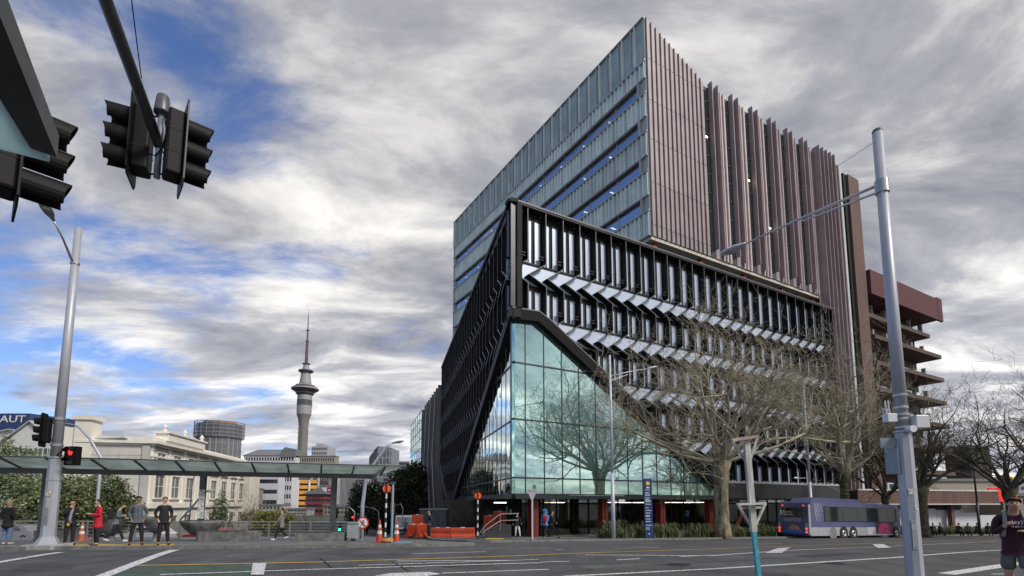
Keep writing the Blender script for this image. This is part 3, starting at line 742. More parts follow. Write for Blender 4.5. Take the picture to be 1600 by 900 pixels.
# paired tall fins with window slits and pale panels
pairs = [TRf.hit(px, py)[0] for px, py in ((1105, 125), (1137, 148), (1168, 168), (1197, 186), (1223, 202), (1247, 217))]
zjm = [zK - 4.4 * i for i in range(0, 5)]
for i, u in enumerate(pairs):
    nxt = pairs[i + 1] if i + 1 < len(pairs) else u + 3.2
    mb = MB(); mb.quad(TRf.P(u - .7, .03, ZS), TRf.P(u + .05, .03, ZS), TRf.P(u + .05, .03, zK - .8), TRf.P(u - .7, .03, zK - .8)); part(mb, 'window_slit', glass('slit glass', (.55, .62, .6), .35, (.02, .03, .03)) if 'slit glass' not in _mc else _mc['slit glass'])
    mb = MB()
    for z in [zK - 2.2 * q for q in range(1, 9)]:
        if z > ZS + .5: TRf.box(mb, u - .7, u, .03, .08, z, z + .08)
    part(mb, 'slit_frame', PURD)
    for q in (0, 1):
        uf = u + q * 1.0; mb = MB(); zt = zK + .15 - q * .05; zbt = ZS + (.9 if q == 0 else .4)
        while zt > zbt + .3:
            z0 = max(zbt, zt - 6.0); TRf.box(mb, uf, uf + .10, 0, .58, z0 + .02, zt); zt = z0
        part(mb, 'tall_fin', PURP)
    mb = MB(); TRf.box(mb, u + .12, u + .98, .0, .06, ZS, zK - .2, 1)
    for q in range(3):
        ua = u + 1.15 + q * (nxt - u - 1.9) / 3; TRf.box(mb, ua, ua + (nxt - u - 1.9) / 3 - .06, 0, .10, ZS, zK - .3 - .02, 0)
        TRf.box(mb, ua, ua + .07, .1, .3, ZS, zK - .3, 0)
    part(mb, 'ribbed_panel', [PURL, PURP])
    if i in (0, 2, 3): 
        mb = MB(); TRf.box(mb, u - .75, u - .45, .035, .06, ZS + (17, 0, 14.2, 9.3)[i] - 3, ZS + (17, 0, 14.2, 9.3)[i] - 2.85); part(mb, 'strip_light', WSTR)
ug = pairs[-1] + 3.0
for q in range(5):
    uf = ug + q * .92
    if uf < UE - .8:
        mb = MB(); TRf.box(mb, uf, uf + .09, 0, 1.0, -3, zE2 + .3); part(mb, 'tall_fin', PURP)
mb = MB(); TRf.box(mb, ug - .6, UE, 0, .05, -3, zE2 - .2, 0)
for q in range(6): TRf.box(mb, UE - .25 - q * .55, UE - .17 - q * .55, .05, .24, -3, zE2 - .2, 0)
for q in range(11): TRf.box(mb, ug - .6, UE, .05, .056, zE2 - 4.4 * q - .2, zE2 - 4.4 * q - .14, 1)
part(mb, 'ribbed_panel', [PURP, PURD])
mb = MB(); TRf.box(mb, UE, UE + .45, -.5, .2, -3, zE2 + .1); part(mb, 'white_glass_strip', mat('white glass', (.62, .68, .69), .15, .1, var=.1))
# parapet capping glass behind the fins, back sides, roof and soffit
mb = MB(); TRf.box(mb, uK, UE, -.4, -.3, zK - 1.2, zK - .1); part(mb, 'roof_edge', TEALD)
PA = [TRf.P(0, -.05, 0), TRf.P(UE, -.05, 0), TRf.P(UE, -.05, 0) + TLf.d * (LU - 3), TLf.P(LU, -.05, 0)]
mb = MB(); mb.prism([p + Vector((0, 0, zK - 1.0)) for p in PA], (0, 0, .3)); part(mb, 'tower_roof', CDK)
mb = MB(); mb.prism([p + Vector((0, 0, ZS - .35)) for p in PA], (0, 0, .34)); part(mb, 'tower_soffit', SOFF)
mb = MB(); mb.quad(PA[1] + Vector((0, 0, -3)), PA[2] + Vector((0, 0, -3)), PA[2] + Vector((0, 0, zK)), PA[1] + Vector((0, 0, zK))); mb.quad(PA[3] + Vector((0, 0, 10)), PA[2] + Vector((0, 0, 10)), PA[2] + Vector((0, 0, zK)), PA[3] + Vector((0, 0, zK))); part(mb, 'back_wall', PURD)
mb = MB()  # recessed storey between podium roof and tower
mb.quad(TRf.P(3, -4, ZT - .5), TRf.P(UE - 4, -4, ZT - .5), TRf.P(UE - 4, -4, ZS), TRf.P(3, -4, ZS)); part(mb, 'recessed_glazing', GLD)
mb = MB(); mb.quad(TLf.P(3, -4, ZT - .5), TLf.P(LU - 2, -4, ZT - .5), TLf.P(LU - 2, -4, ZS), TLf.P(3, -4, ZS)); part(mb, 'recessed_glazing', GLD)
for px in (1021, 1092, 1158, 1216, 1262):
    u = TRf.hit(px, 385, -.7)[0]; mb = MB(); TRf.box(mb, u - .28, u + .28, -1.0, -.4, ZT - .5, ZS - .34); part(mb, 'steel_column', RSTL)
for (px, dd) in ((1172, 1.9), (1245, 2.0)):
    u = TRf.hit(px, 400, -.7)[0]; mb = MB(); mb.tube([TRf.P(u + 1.9, -.7, ZT - .5), TRf.P(u - .6, -.7, ZS - .35)], .24, 4); part(mb, 'steel_brace', RSTL)
mb = MB(); TRf.box(mb, UE - 4.2, UE - .1, -3, .02, ZT, ZS); part(mb, 'ribbed_panel', PURP)

# brown precast stair tower beside it, with a black slot
SW = thing('stair_tower', 'tall blank brown precast stair tower behind the mauve facade', 'tower', tuple(TRf.P(UE + 3, 0, -3)))
def wpart(mb, name, m, root, **kw):
    o = mb.build(name, m, root, **kw); o.matrix_parent_inverse = Matrix.Translation(-root.location); return o
ub0 = TRf.hit(1325, 275, .6)[0]; ub1 = TRf.hit(1341, 280, .6)[0]; zbt = TRf.hit(1335, 278, .6)[1]
mb = MB()
z = -3
while z < zbt - .2:
    z1 = min(zbt, z + 6.6); TRf.box(mb, ub0, ub1, -6, .6, z + .02, z1); z = z1
wpart(mb, 'precast_wall', BRWN, SW)
mb = MB(); TRf.box(mb, TRf.hit(1313, 270, .0)[0], ub0 - .01, -6, .3, -3, zbt + .1); wpart(mb, 'black_slot', BLK, SW)
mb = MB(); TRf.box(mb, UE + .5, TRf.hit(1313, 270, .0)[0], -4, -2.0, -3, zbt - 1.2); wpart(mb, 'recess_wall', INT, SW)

# ------------------------------------------------------------------ left end of the main building: grey fins and glass box
GFIN = mat('grey metal fin', (.16, .165, .17), .5, .3, var=.15)
EX = PL.P(UL, 0, 0); SC = Fr(EX.x, EX.y, -16.5, -1)
u1 = SC.hit(664, 642)[0]; u2 = SC.hit(645, 668)[0]
u1 = max(10, min(u1, 40)); u2 = max(u1 + 12, min(u2, 60))
zc0 = SC.hit(686, 608)[1]
NB = thing('annex_building', 'long lower wing with grey fins and a mirrored glass box at its far left end', 'building', (EX.x, EX.y, -4))
mb = MB(); SC.box(mb, .2, u1, -12, -.9, -5, zc0 - .5); wpart(mb, 'wall', CDK, NB)
k = 0
u = .6
while u < u1:
    mb = MB(); SC.box(mb, u, u + .18, -.9, .25, -4 if k % 3 else 0, zc0 + (.6 if k % 2 else -.4)); wpart(mb, 'grey_fin', GFIN, NB); u += 1.35; k += 1
mb = MB()
for q in range(3):
    ua = 2 + q * 6
    mb.tube([SC.P(ua, .5, 0), SC.P(ua + 4, .5, zc0 * .45), SC.P(ua + 1, .5, zc0 - .5)], .14, 6)
wpart(mb, 'steel_brace', mat('light steel', (.35, .36, .37), .4, .5, var=.1), NB)
mb = MB(); SC.box(mb, u1, u2, -10, -.4, -5, zc0 - .6); wpart(mb, 'wall', CDK, NB)
zgb = SC.hit(655, 734)[1]; nn = 6
mbs = MB(); mm = MB()
for i in range(nn):
    a, b = u1 + (u2 - u1) * i / nn, u1 + (u2 - u1) * (i + 1) / nn
    mbs.quad(SC.P(a, .6, zgb), SC.P(b, .6, zgb), SC.P(b, .6, zc0), SC.P(a, .6, zc0)); SC.box(mm, a - .05, a + .05, .6, .66, zgb, zc0)
for i in range(7): SC.box(mm, u1, u2, .6, .66, zgb + (zc0 - zgb) * i / 6 - .04, zgb + (zc0 - zgb) * i / 6 + .04)
mbs.quad(SC.P(u1, .6, zgb), SC.P(u1, -.4, zgb), SC.P(u1, -.4, zc0), SC.P(u1, .6, zc0))
wpart(mbs, 'glass_box', GLL, NB); wpart(mm, 'mullions', TRIM, NB)
for i in range(5):
    mb = MB(); a = u1 + (u2 - u1) * (i + .2) / 5; SC.box(mb, a, a + .3, -.4, .3, -4, zgb - .3); wpart(mb, 'grey_fin', GFIN, NB)

# ------------------------------------------------------------------ bare trees
BARK = mat('mottled bark', (0.22, 0.195, 0.13), 0.95, var=0.6, scale=3.5, bump=0.5, bscale=14, stretch=(1, 1, .35))
TWIG = mat('olive brown twigs', (0.36, 0.325, 0.24), 0.95, var=0.3, scale=1.5)
BARKD = mat('dark mossy bark', (0.075, 0.075, 0.045), 0.95, var=0.5, scale=2.5, bump=0.5, bscale=14)
TWIGD = mat('dark twigs', (0.085, 0.075, 0.055), 0.95, var=0.3, scale=1.5)
YLEAF = mat('yellow leaf', (0.42, 0.28, 0.03), 0.8, var=0.3)
def grow(mb, p, d, length, r, lev, rng, up=0.25, kink=0.22, ends=None, dens=1.0, lim=None):
    n = 5 if lev < 2 else 3
    pts = [Vector(p)]; rad = [r]; d = Vector(d).normalized(); nodes = []
    for i in range(n):
        d = (d + Vector((rng.gauss(0, kink), rng.gauss(0, kink), rng.gauss(0, kink * .8) + up * .22))).normalized()
        q = pts[-1] + d * length / n
        if lim and not lim(q): break
        pts.append(q); rad.append(r * (1 - 0.55 * (i + 1) / n)); nodes.append((q, d.copy(), rad[-1]))
    if len(pts) < 2: return
    mb.tube(pts, rad, 7 if lev == 0 else (5 if lev == 1 else 3), cap=False)
    if lev >= 4 or r < 0.009:
        if ends is not None: ends.append(pts[-1])
        return
    kids = {0: 6, 1: 4, 2: 4, 3: 2}[lev]; kids = max(2, int(kids * dens + rng.random()))
    for k in range(kids):
        q, dd, rr = nodes[min(len(nodes) - 1, int(rng.uniform(0.15, 1) * len(nodes)))]
        side = Vector((rng.gauss(0, 1), rng.gauss(0, 1), rng.gauss(0, .55))); side -= dd * side.dot(dd); side.normalize()
        nd = (dd * rng.uniform(.4, 1.0) + side * rng.uniform(.55, 1.15)).normalized()
        grow(mb, q, nd, length * rng.uniform(.42, .68), max(0.0115, rr * rng.uniform(.5, .72)), lev + 1, rng, up, kink * 1.1, ends, dens, lim)
def bare_tree(loc, th, tr, nlimb, reach, seed, label, group, mats=(BARK, TWIG), spread=(20, 70), dens=1.0, head=1.5, extra=None, leaves=0, limr=.17, up=.4, lim=None, kink=.17):
    rng = random.Random(seed); loc = Vector(loc); root = thing('bare_tree', label, 'tree', loc, group=group)
    mb = MB(); pts = []; rad = []
    for i in range(9):
        t = i / 8; pts.append(Vector((rng.gauss(0, .03) * t, rng.gauss(0, .03) * t, -.3 + (th + .3) * t)))
        rad.append(tr * (1.35 - .38 * min(1, t * 5) + (0.0 if t < .8 else (t - .8) * head * 1.6)))
    pts.append(Vector((0, 0, th + tr * .5))); rad.append(tr * .75)
    mb.tube(pts, rad, 16); 
    for i in range(5):
        a = rng.uniform(0, 6.28); mb.ell((math.cos(a) * tr * .8, math.sin(a) * tr * .8, th + rng.uniform(-.25, .2)), (tr * .55, tr * .55, tr * .5), 8, 6)
    mb.build('trunk', mats[0], root, smooth=True)
    mb = MB(); ends = []
    for k in range(nlimb):
        az = 2 * math.pi * (k + rng.uniform(-.3, .3)) / nlimb; el = R(rng.uniform(*spread))
        el = R(90) - el
        d = Vector((math.cos(az) * math.cos(el), math.sin(az) * math.cos(el), math.sin(el)))
        s_ = tr * .7
        grow(mb, (d.x * s_, d.y * s_, th - .05 + rng.uniform(-.1, .25)), d, reach * rng.uniform(.75, 1.05), limr * rng.uniform(.75, 1.1), 0, rng, up, kink, ends, dens, lim)
    mb.build('crown', mats[1], root, smooth=True)
    for ex in (extra or []):
        mb = MB(); P = [Vector(p) - loc for p in ex]; k = len(P)
        fine = []
        for i in range(k - 1):
            for q in range(4):
                t = q / 4; a = P[max(0, i - 1)]; b = P[i]; c = P[i + 1]; dd = P[min(k - 1, i + 2)]
                fine.append(0.5 * ((2 * b) + (c - a) * t + (2 * a - 5 * b + 4 * c - dd) * t * t + (3 * b - a - 3 * c + dd) * t ** 3))
        fine.append(P[-1])
        mb.tube(fine, [.13 - .075 * i / len(fine) for i in range(len(fine))], 7)
        for i in range(3, len(fine), 2):
            grow(mb, fine[i], Vector((rng.gauss(0, .6), rng.gauss(0, .5), rng.uniform(.0, 1))), rng.uniform(1, 2.4), .035, 2, rng, .2, .2)
        mb.build('low_limb', mats[1], root, smooth=True)
    if leaves:
        mb = MB()
        for q in rng.sample(ends, min(leaves, len(ends))):
            a = rng.uniform(0, 6.28); u_ = Vector((math.cos(a), math.sin(a), rng.uniform(-.5, .5))) * .10; v_ = Vector((-math.sin(a), math.cos(a), rng.uniform(-1, 1))) * .09
            mb.quad(q - u_, q - v_, q + u_, q + v_)
        mb.build('withered_leaves', YLEAF, root)
    return root
TB = AT(1128, 800, 36.5)
def lim1(q):   # the crown was pruned clear of the facade and the road
    w_ = PR.n.dot(Vector((q.x + TB.x, q.y + TB.y, 0)) - PR.o); return w_ > .6
bare_tree((TB.x, TB.y, g(36.5) + .12), 5.3, .50, 15, 7.6, 11, 'largest bare tree, thick mottled trunk and dense olive twigs, right of the glass corner', 'bare street trees along the footpath', spread=(8, 84), leaves=60, dens=1.15, limr=.16, lim=lim1, up=.34, kink=.2)
T2 = AT(1322, 800, 43)
bare_tree((T2.x, T2.y, g(43) + .12), 5.2, .34, 12, 7.6, 23, 'dark crooked bare tree behind the bus with one long limb reaching left', 'bare street trees along the footpath', (BARKD, TWIG), spread=(15, 70), dens=1.0, limr=.15,
          extra=[[AT(1326, 745, 43), AT(1330, 705, 42.6), AT(1338, 692, 42), AT(1300, 690, 41), AT(1250, 684, 40), AT(1205, 687, 39.2), AT(1180, 700, 38.6), AT(1172, 718, 38.4)]])
T3 = AT(1386, 800, 47)
bare_tree((T3.x, T3.y, g(47) + .12), 3.6, .26, 9, 5.2, 31, 'small dark bare tree just left of the thick grey lighting pole', 'bare street trees along the footpath', (BARKD, TWIGD), spread=(8, 60), dens=.95, limr=.12)
T4 = AT(1440, 800, 43)
bare_tree((T4.x, T4.y, g(43) + .12), 3.9, .45, 12, 5.4, 41, 'dark vase-shaped bare tree just right of the thick grey pole', 'bare street trees along the footpath', (BARKD, TWIGD), spread=(10, 66), dens=1.0, limr=.15)
T5 = AT(1578, 780, 40)
bare_tree((T5.x, T5.y, g(40) + .12), 3.6, .35, 11, 5.0, 59, 'dark bare tree at the right edge, behind the red sign', 'bare street trees along the footpath', (BARKD, TWIGD), spread=(10, 64), dens=1.0, limr=.13)
T6 = AT(1665, 780, 46)
bare_tree((T6.x, T6.y, g(46) + .12), 5.5, .35, 10, 6.6, 67, 'tall bare tree whose twigs rise at the far right edge above the others', 'bare street trees along the footpath', (BARKD, TWIGD), spread=(10, 60), dens=.9, limr=.15)

# ------------------------------------------------------------------ leafy trees and shrubs
LF1 = mat('glossy dark leaves', (0.075, 0.11, 0.05), 0.5, var=0.5, scale=1.2, c2=(0.16, 0.20, 0.09))
LF2 = mat('conifer green', (0.06, 0.09, 0.04), 0.8, var=0.5, scale=1.0, c2=(0.11, 0.14, 0.055))
LF3 = mat('yellow green leaves', (0.12, 0.14, 0.03), 0.7, var=0.5, scale=1.2, c2=(0.22, 0.22, 0.04))
LF4 = mat('dark pine', (0.025, 0.04, 0.022), 0.85, var=0.5, scale=.8, c2=(0.045, 0.065, 0.03))
SHR = mat('brown shrub twigs', (0.20, 0.165, 0.13), 0.95, var=.3)
def crown_mesh(rng, lobes, n, ls):
    mb = MB()
    tot = sum(r_[0] * r_[1] * r_[2] for _, r_ in lobes)
    for c, r_ in lobes:
        m = int(n * (r_[0] * r_[1] * r_[2]) / tot)
        for _ in range(m):
            v = Vector((rng.gauss(0, 1), rng.gauss(0, 1), rng.gauss(0, 1))).normalized() * (rng.uniform(.35, 1.06) ** .5)
            nz = mnoise.noise(Vector((v.x * 2.2 + c[0], v.y * 2.2 + c[1], v.z * 2.2 + c[2])))
            k = 1 + nz * .45
            p = Vector((c[0] + v.x * r_[0] * k, c[1] + v.y * r_[1] * k, c[2] + v.z * r_[2] * k))
            a = Vector((rng.gauss(0, 1), rng.gauss(0, 1), rng.gauss(0, .7))).normalized() * ls * rng.uniform(.6, 1.3)
            b = a.orthogonal().normalized() * ls * rng.uniform(.3, .6); b.rotate(Matrix.Rotation(rng.uniform(0, 6.28), 3, a.normalized()))
            mb.quad(p - a, p - b, p + a, p + b)
    return mb
def leafy(name, loc, lobes, n, ls, m, label, cat='tree', group=None, trunk=.14, th=1.5, seed=1):
    rng = random.Random(seed); root = thing(name, label, cat, loc, group=group)
    mb = MB(); top = max(c[2] for c, _ in lobes)
    mb.tube([(0, 0, -.4), (rng.uniform(-.1, .1), 0, th), (rng.uniform(-.2, .2), .1, top)], [trunk * 1.3, trunk, trunk * .3], 8)
    for c, r_ in lobes:
        mb.tube([(0, 0, th * .6), (c[0] * .5, c[1] * .5, (th + c[2]) / 2), (c[0], c[1], c[2])], [trunk * .7, trunk * .45, trunk * .2], 5)
    mb.build('trunk', BARKD, root)
    crown_mesh(rng, lobes, n, ls).build('crown', m, root)
    return root
def gl(px, Y, dz=0): p = AT(px, 790, Y); return (p.x, Y, g(Y) + dz)
leafy('broadleaf_tree', gl(-6, 46), [((0, 0, 3.6), (3.4, 2.5, 2.6)), ((1.0, 0, 6.2), (2.2, 2, 2.2)), ((-.5, 0, 8.2), (1.1, 1.1, 1.6)), ((2.6, 0, 3.2), (2, 1.8, 2))], 8000, .16, LF1, 'tall glossy dark green tree at the left edge behind the glass canopy', group='evergreen trees behind the railing', seed=2)
leafy('broadleaf_tree', gl(72, 44), [((0, 0, 2.6), (2.8, 2.2, 2.4)), ((1.6, 0, 3.6), (1.8, 1.6, 2.0)), ((-1.6, 0, 3.2), (1.5, 1.5, 2.0))], 6500, .15, LF1, 'green tree with pale-edged leaves directly behind the foot of the signal pole', group='evergreen trees behind the railing', seed=3)
leafy('broadleaf_tree', gl(118, 46), [((0, 0, 2.4), (2.2, 2.0, 2.4)), ((.4, 0, 4.0), (1.5, 1.5, 1.6))], 5000, .15, LF1, 'green leafy tree behind the person in the black coat and the one in red', group='evergreen trees behind the railing', seed=4)
leafy('conifer_tree', gl(160, 48), [((0, 0, 2.4), (2.9, 2.4, 2.6)), ((.2, 0, 4.2), (1.9, 1.7, 1.9)), ((-1.5, 0, 3.0), (1.7, 1.7, 1.8)), ((1.8, 0, 2.2), (1.4, 1.5, 1.8))], 9000, .17, LF2, 'broad rounded dark conifer in front of the plain side wall of the cream building', group='evergreen trees behind the railing', seed=5)
leafy('conifer_tree', gl(345, 46), [((0, 0, 1.2), (1.05, 1, 1.3)), ((0, 0, 2.5), (.75, .7, 1.2)), ((0.05, 0, 3.5), (.38, .35, .8))], 2600, .10, LF2, 'small pointed young tree in front of the cream building, right of the canopy post', trunk=.06, seed=6)
leafy('broadleaf_tree', gl(418, 62), [((0, 0, 1.2), (2.6, 2, 1.6)), ((1.4, 0, 1.8), (2, 1.6, 1.3)), ((-1.6, 0, 1.9), (1.6, 1.6, 1.2))], 4500, .17, LF3, 'yellow green round tree behind the walking person in grey', trunk=.1, th=.6, seed=7)
leafy('pine_tree', gl(575, 74), [((0, 0, 3.2), (3.0, 2.6, 2.6)), ((-.6, 0, 5.4), (2.0, 1.8, 1.8)), ((.8, 0, 6.4), (1.3, 1.3, 1.3))], 7000, .24, LF4, 'dark pine behind the round no pedestrians sign', group='dark trees down the side street', seed=8)
leafy('pine_tree', gl(612, 80), [((0, 0, 3.2), (3.2, 2.6, 3.2)), ((.6, 0, 6.4), (2.4, 2, 2.2)), ((1.4, 0, 8.6), (1.8, 1.6, 1.6))], 8000, .26, LF4, 'dark pine behind the black and white banded beacon beside the traffic cones', group='dark trees down the side street', seed=9)
leafy('pine_tree', gl(645, 92), [((0, 0, 4.2), (3.6, 3, 4.0)), ((0, 0, 8.6), (2.8, 2.4, 2.8)), ((.3, 0, 10.4), (1.8, 1.8, 1.8))], 8000, .30, LF4, 'tallest dark tree, touching the grey finned wing of the building', group='dark trees down the side street', seed=10)
def shrub(px, Y, h, wd, n, seed, label):
    rng = random.Random(seed); root = thing('bare_shrub', label, 'shrub', gl(px, Y), group='bare shrubs below the railing'); mb = MB(); ms = MB()
    for k in range(n):
        a = rng.uniform(0, 6.28); el = rng.uniform(.6, 1.5)
        d = Vector((math.cos(a) * math.cos(el) * wd / h * 1.3, math.sin(a) * math.cos(el), math.sin(el)))
        grow(mb, (d.x * .2, d.y * .2, .1), d, h * rng.uniform(.6, 1), .035, 2, rng, .2, .15)
        ms.tube([(d.x * .05, d.y * .05, -.2), (d.x * .25, d.y * .25, .25)], .045, 5)
    mb.build('crown', SHR, root); ms.build('stems', SHR, root)
shrub(392, 58, 4.2, 3, 16, 3, 'brown leafless shrub between the cream building and the yellow green tree')
shrub(482, 66, 4.0, 4, 16, 5, 'brown leafless shrub in front of the red pagoda-roofed building')

# garden plants under the bare trees
PLT = mat('strappy leaves', (0.055, 0.085, 0.03), 0.6, var=0.5, scale=2, c2=(0.11, 0.13, 0.05))
def strap(rng, n=70, h=.9, wd=.05):
    mb = MB()
    for _ in range(n):
        a = rng.uniform(0, 6.28); out = rng.uniform(.15, .8) * h; hh = h * rng.uniform(.6, 1.1); b0 = Vector((rng.gauss(0, .18), rng.gauss(0, .18), 0)); d = Vector((math.cos(a), math.sin(a), 0)); s_ = Vector((-d.y, d.x, 0)) * wd / 2
        p = [b0, b0 + d * out * .35 + Vector((0, 0, hh * .7)), b0 + d * out * .8 + Vector((0, 0, hh)), b0 + d * out * 1.25 + Vector((0, 0, hh * .72))]
        for i in range(3):
            k0, k1 = 1 - i * .25, 1 - (i + 1) * .28
            mb.quad(p[i] - s_ * k0, p[i] + s_ * k0, p[i + 1] + s_ * k1, p[i + 1] - s_ * k1)
    return mb
rng = random.Random(77); proto = None
gd = [(u, w_) for u in [0.6 + .8 * i for i in range(78)] for w_ in (-.9, -2.0)]
near = {0: 'first strappy plant of the garden strip, against the foot of the slim white lamp post'}
mesh_c = []
for v in range(4):
    mb = strap(rng, 75, (.75, .9, 1.0, .65)[v]); me = bpy.data.meshes.new('plant_leaves'); me.from_pydata(mb.v, [], mb.f); me.materials.append(PLT); mesh_c.append(me)
for i, (u, w_) in enumerate(gd):
    if 24 < u < 27 or rng.random() < .12: continue
    p = RF.P(u + rng.uniform(-.3, .3), w_ + rng.uniform(-.3, .3), 0)
    if (p.x - TB.x) ** 2 + (p.y - TB.y) ** 2 < .6: continue
    o = bpy.data.objects.new('strappy_plant', rng.choice(mesh_c)); link(o); s_ = rng.uniform(.75, 1.15) * (1.0 if u < 24 else .85)
    o.location = (p.x, p.y, g(p.y) + .1); o.rotation_euler = (0, 0, rng.uniform(0, 6.28)); o.scale = (s_ * 1.1, s_ * 1.1, s_)
    zone = ['between the slim white lamp post and the navy sign', 'between the navy sign and the thick mottled trunk', 'between the thick mottled trunk and the bus', 'behind the bus', 'beyond the thick grey pole'][0 if u < 3.6 else 1 if u < 11 else 2 if u < 17 else 3 if u < 33 else 4]
    row = 'at the kerb' if w_ > -1.5 else 'in the back row'
    tag(o, 'strappy clump %s, %s' % (row, zone), 'plant', 'strappy plants %s %s' % (row, zone))
SOIL = mat('garden soil', (.05, .04, .03), 1, var=.4, scale=5)
sheet('garden_soil', [rp2(.2, -.3), rp2(64, -.3), rp2(64, -2.7), rp2(.2, -2.7)], SOIL, .126, kind='structure')

# ------------------------------------------------------------------ poles and lamps
GALV = mat('pale grey painted steel', (0.38, 0.40, 0.45), 0.45, 0.25, var=0.10, scale=1.5, stretch=(1, 1, .3))
GALW = mat('white grey painted steel', (0.52, 0.54, 0.60), 0.4, 0.1, var=0.08, scale=1.5, stretch=(1, 1, .3))
DST = mat('dark grey steel', (0.09, 0.095, 0.10), 0.5, 0.4, var=.2)
MET = mat('bare metal bands', (.40, .41, .42), .35, .8, var=.1)
WPL = mat('white plastic', (.62, .64, .68), .4, 0, var=.08)
BPL = mat('black plastic', (.0035, .0035, .0045), .6, 0, var=.3, scale=4, spec=.25)
LENS = mat('lamp lens', (.35, .37, .38), .2, 0, var=.05)
def lamp_head(parent, p, d, m=WPL, L_=.75, wd=.16, nm='lamp_head'):
    p = Vector(p); d = Vector(d).normalized(); s_ = d.cross(Vector((0, 0, 1))).normalized(); u_ = s_.cross(d)
    mb = MB(); rings = []
    prof = [(0, .05, .05), (.12, .07, .06), (.35, .16, .09), (.6, wd, .10), (.85, wd * .85, .07), (1.0, .04, .03)]
    n = 12; o = 0
    for t, a, b in prof:
        rings.append([p + d * L_ * t + s_ * a * math.cos(2 * math.pi * j / n) + u_ * b * math.sin(2 * math.pi * j / n) * (1 if math.sin(2 * math.pi * j / n) > 0 else .45) for j in range(n)])
    for r_ in rings: mb.v += [tuple(q) for q in r_]
    for i in range(len(rings) - 1):
        for j in range(n): mb.f.append((i * n + j, i * n + (j + 1) % n, (i + 1) * n + (j + 1) % n, (i + 1) * n + j)); mb.mi.append(0)
    mb.f.append(tuple(range(n))[::-1]); mb.mi.append(0); mb.f.append(tuple((len(rings) - 1) * n + j for j in range(n))); mb.mi.append(0)
    h = mb.build(nm, m, parent, smooth=True)
    mb = MB(); mb.ell(p + d * L_ * .6 - u_ * .05, (.13, .13, .03), 10, 6); mb.build('lens', LENS, h)
    return h
# thick lighting pole on the near island
p0 = AT(1430, 900, 10); X_ = AT(1430, 900, 10).x
pole = thing('lighting_pole', 'thick pale grey lighting pole at the near right with boxes strapped to it', 'lamp post', (X_, 10, 0))
ztop = AT(1367, 205, 10).z; zj_ = AT(1400, 676, 10).z
mb = MB(); mb.tube([(0, 0, 0), (0, 0, zj_ * .5), (0, 0, zj_)], [.150, .147, .143], 8); mb.build('lower_pole', GALV, pole)
mb = MB(); mb.tube([(0, 0, zj_), (0, 0, ztop * .6), (0, 0, ztop)], [.116, .108, .096], 24); mb.build('upper_pole', GALV, pole, smooth=True)
mb = MB(); mb.lathe([(.001, .03), (.08, .03), (.098, .0), (.098, -.04)], 20, (0, 0, ztop)); mb.build('pole_cap', DST, pole)
mb = MB(); mb.lathe([(.115, 0), (.165, .0), (.165, .03), (.115, .04)], 20, (0, 0, zj_)); mb.build('flange', MET, pole)
mb = MB(); mb.lathe([(.2, -.02), (.3, -.02), (.3, .04), (.21, .05)], 16); mb.build('base_plate', MET, pole)
for py, r_ in ((657, .168), (683 - 35, .168), (622, .16), (634, .165), (615, .16), (727 - 30, .195)):
    pass
for py in (618, 637, 648, 668, 655):
    z = AT(1400, py, 10).z; mb = MB(); mb.lathe([(.112, -.02), (.126, -.02), (.126, .02), (.112, .02)], 20, (0, 0, z)); mb.build('strap', MET, pole)
def wp(px, py, Y): return AT(px, py, Y) - Vector((X_, 10, 0))
zc_ = AT(1372, 292, 10).z
mb = MB(); mb.lathe([(.10, -.14), (.128, -.14), (.128, .14), (.10, .14)], 20, (0, 0, zc_)); mb.build('arm_collar', MET, pole)
tip = wp(1165, 381, 12.9)
a0 = Vector((-.1, .1, zc_ + .06)); mb = MB(); mb.tube([a0, a0.lerp(tip, .5) + Vector((0, 0, .03)), tip], [.032, .028, .024], 8); mb.build('lamp_arm', GALW, pole, smooth=True)
dA = (tip - a0).normalized(); a1 = Vector((-.1, .1, zc_ - .09)); mb = MB(); mb.tube([a1, a0 + dA * 1.55 - Vector((0, 0, .07)), a0 + dA * 1.6], [.024, .022, .02], 8); mb.build('arm_strut', GALW, pole, smooth=True)
lamp_head(pole, tip, dA + Vector((0, 0, -.02)), GALW, .82, .17)
z = AT(1413, 661, 10).z; mb = MB(); mb.box(.11, .38, -.22, .02, z - .13, z + .13); mb.build('white_box', WPL, pole, bevel=.02)
z = AT(1403, 673, 10).z; mb = MB(); mb.tube([(-.02, -.16, z), (-.02, -.30, z)], .07, 14); mb.build('round_detector', WPL, pole)
z = AT(1385, 652, 10).z; mb = MB(); mb.box(-.32, -.12, -.06, .1, z - .10, z + .07); mb.build('antenna_box', WPL, pole, bevel=.01)
for q in (-.29, -.23): 
    mb = MB(); mb.tube([(q, 0, z + .06), (q - .02, 0, z + .34)], .012, 8); mb.build('antenna_rod', WPL, pole)
z = AT(1385, 692, 10).z; mb = MB(); mb.box(-.46, -.12, .0, .03, z - .10, z + .10); mb.build('sign_back', mat('sign back', (.22, .25, .30), .5, .3, var=.15), pole)
z = AT(1398, 718, 10).z; mb = MB(); mb.box(-.18, -.14, -.05, .30, z - .28, z + .26); mb.build('edge_on_sign', mat('sign back', (.22, .25, .30)), pole)
mb = MB(); tl = AT(1366, 222, 10) - Vector((X_, 10, 0)); mb.tube([tl, wp(1308, 260, 14), wp(1230, 312, 22)], .006, 5); mb.build('guy_wire', DST, pole)

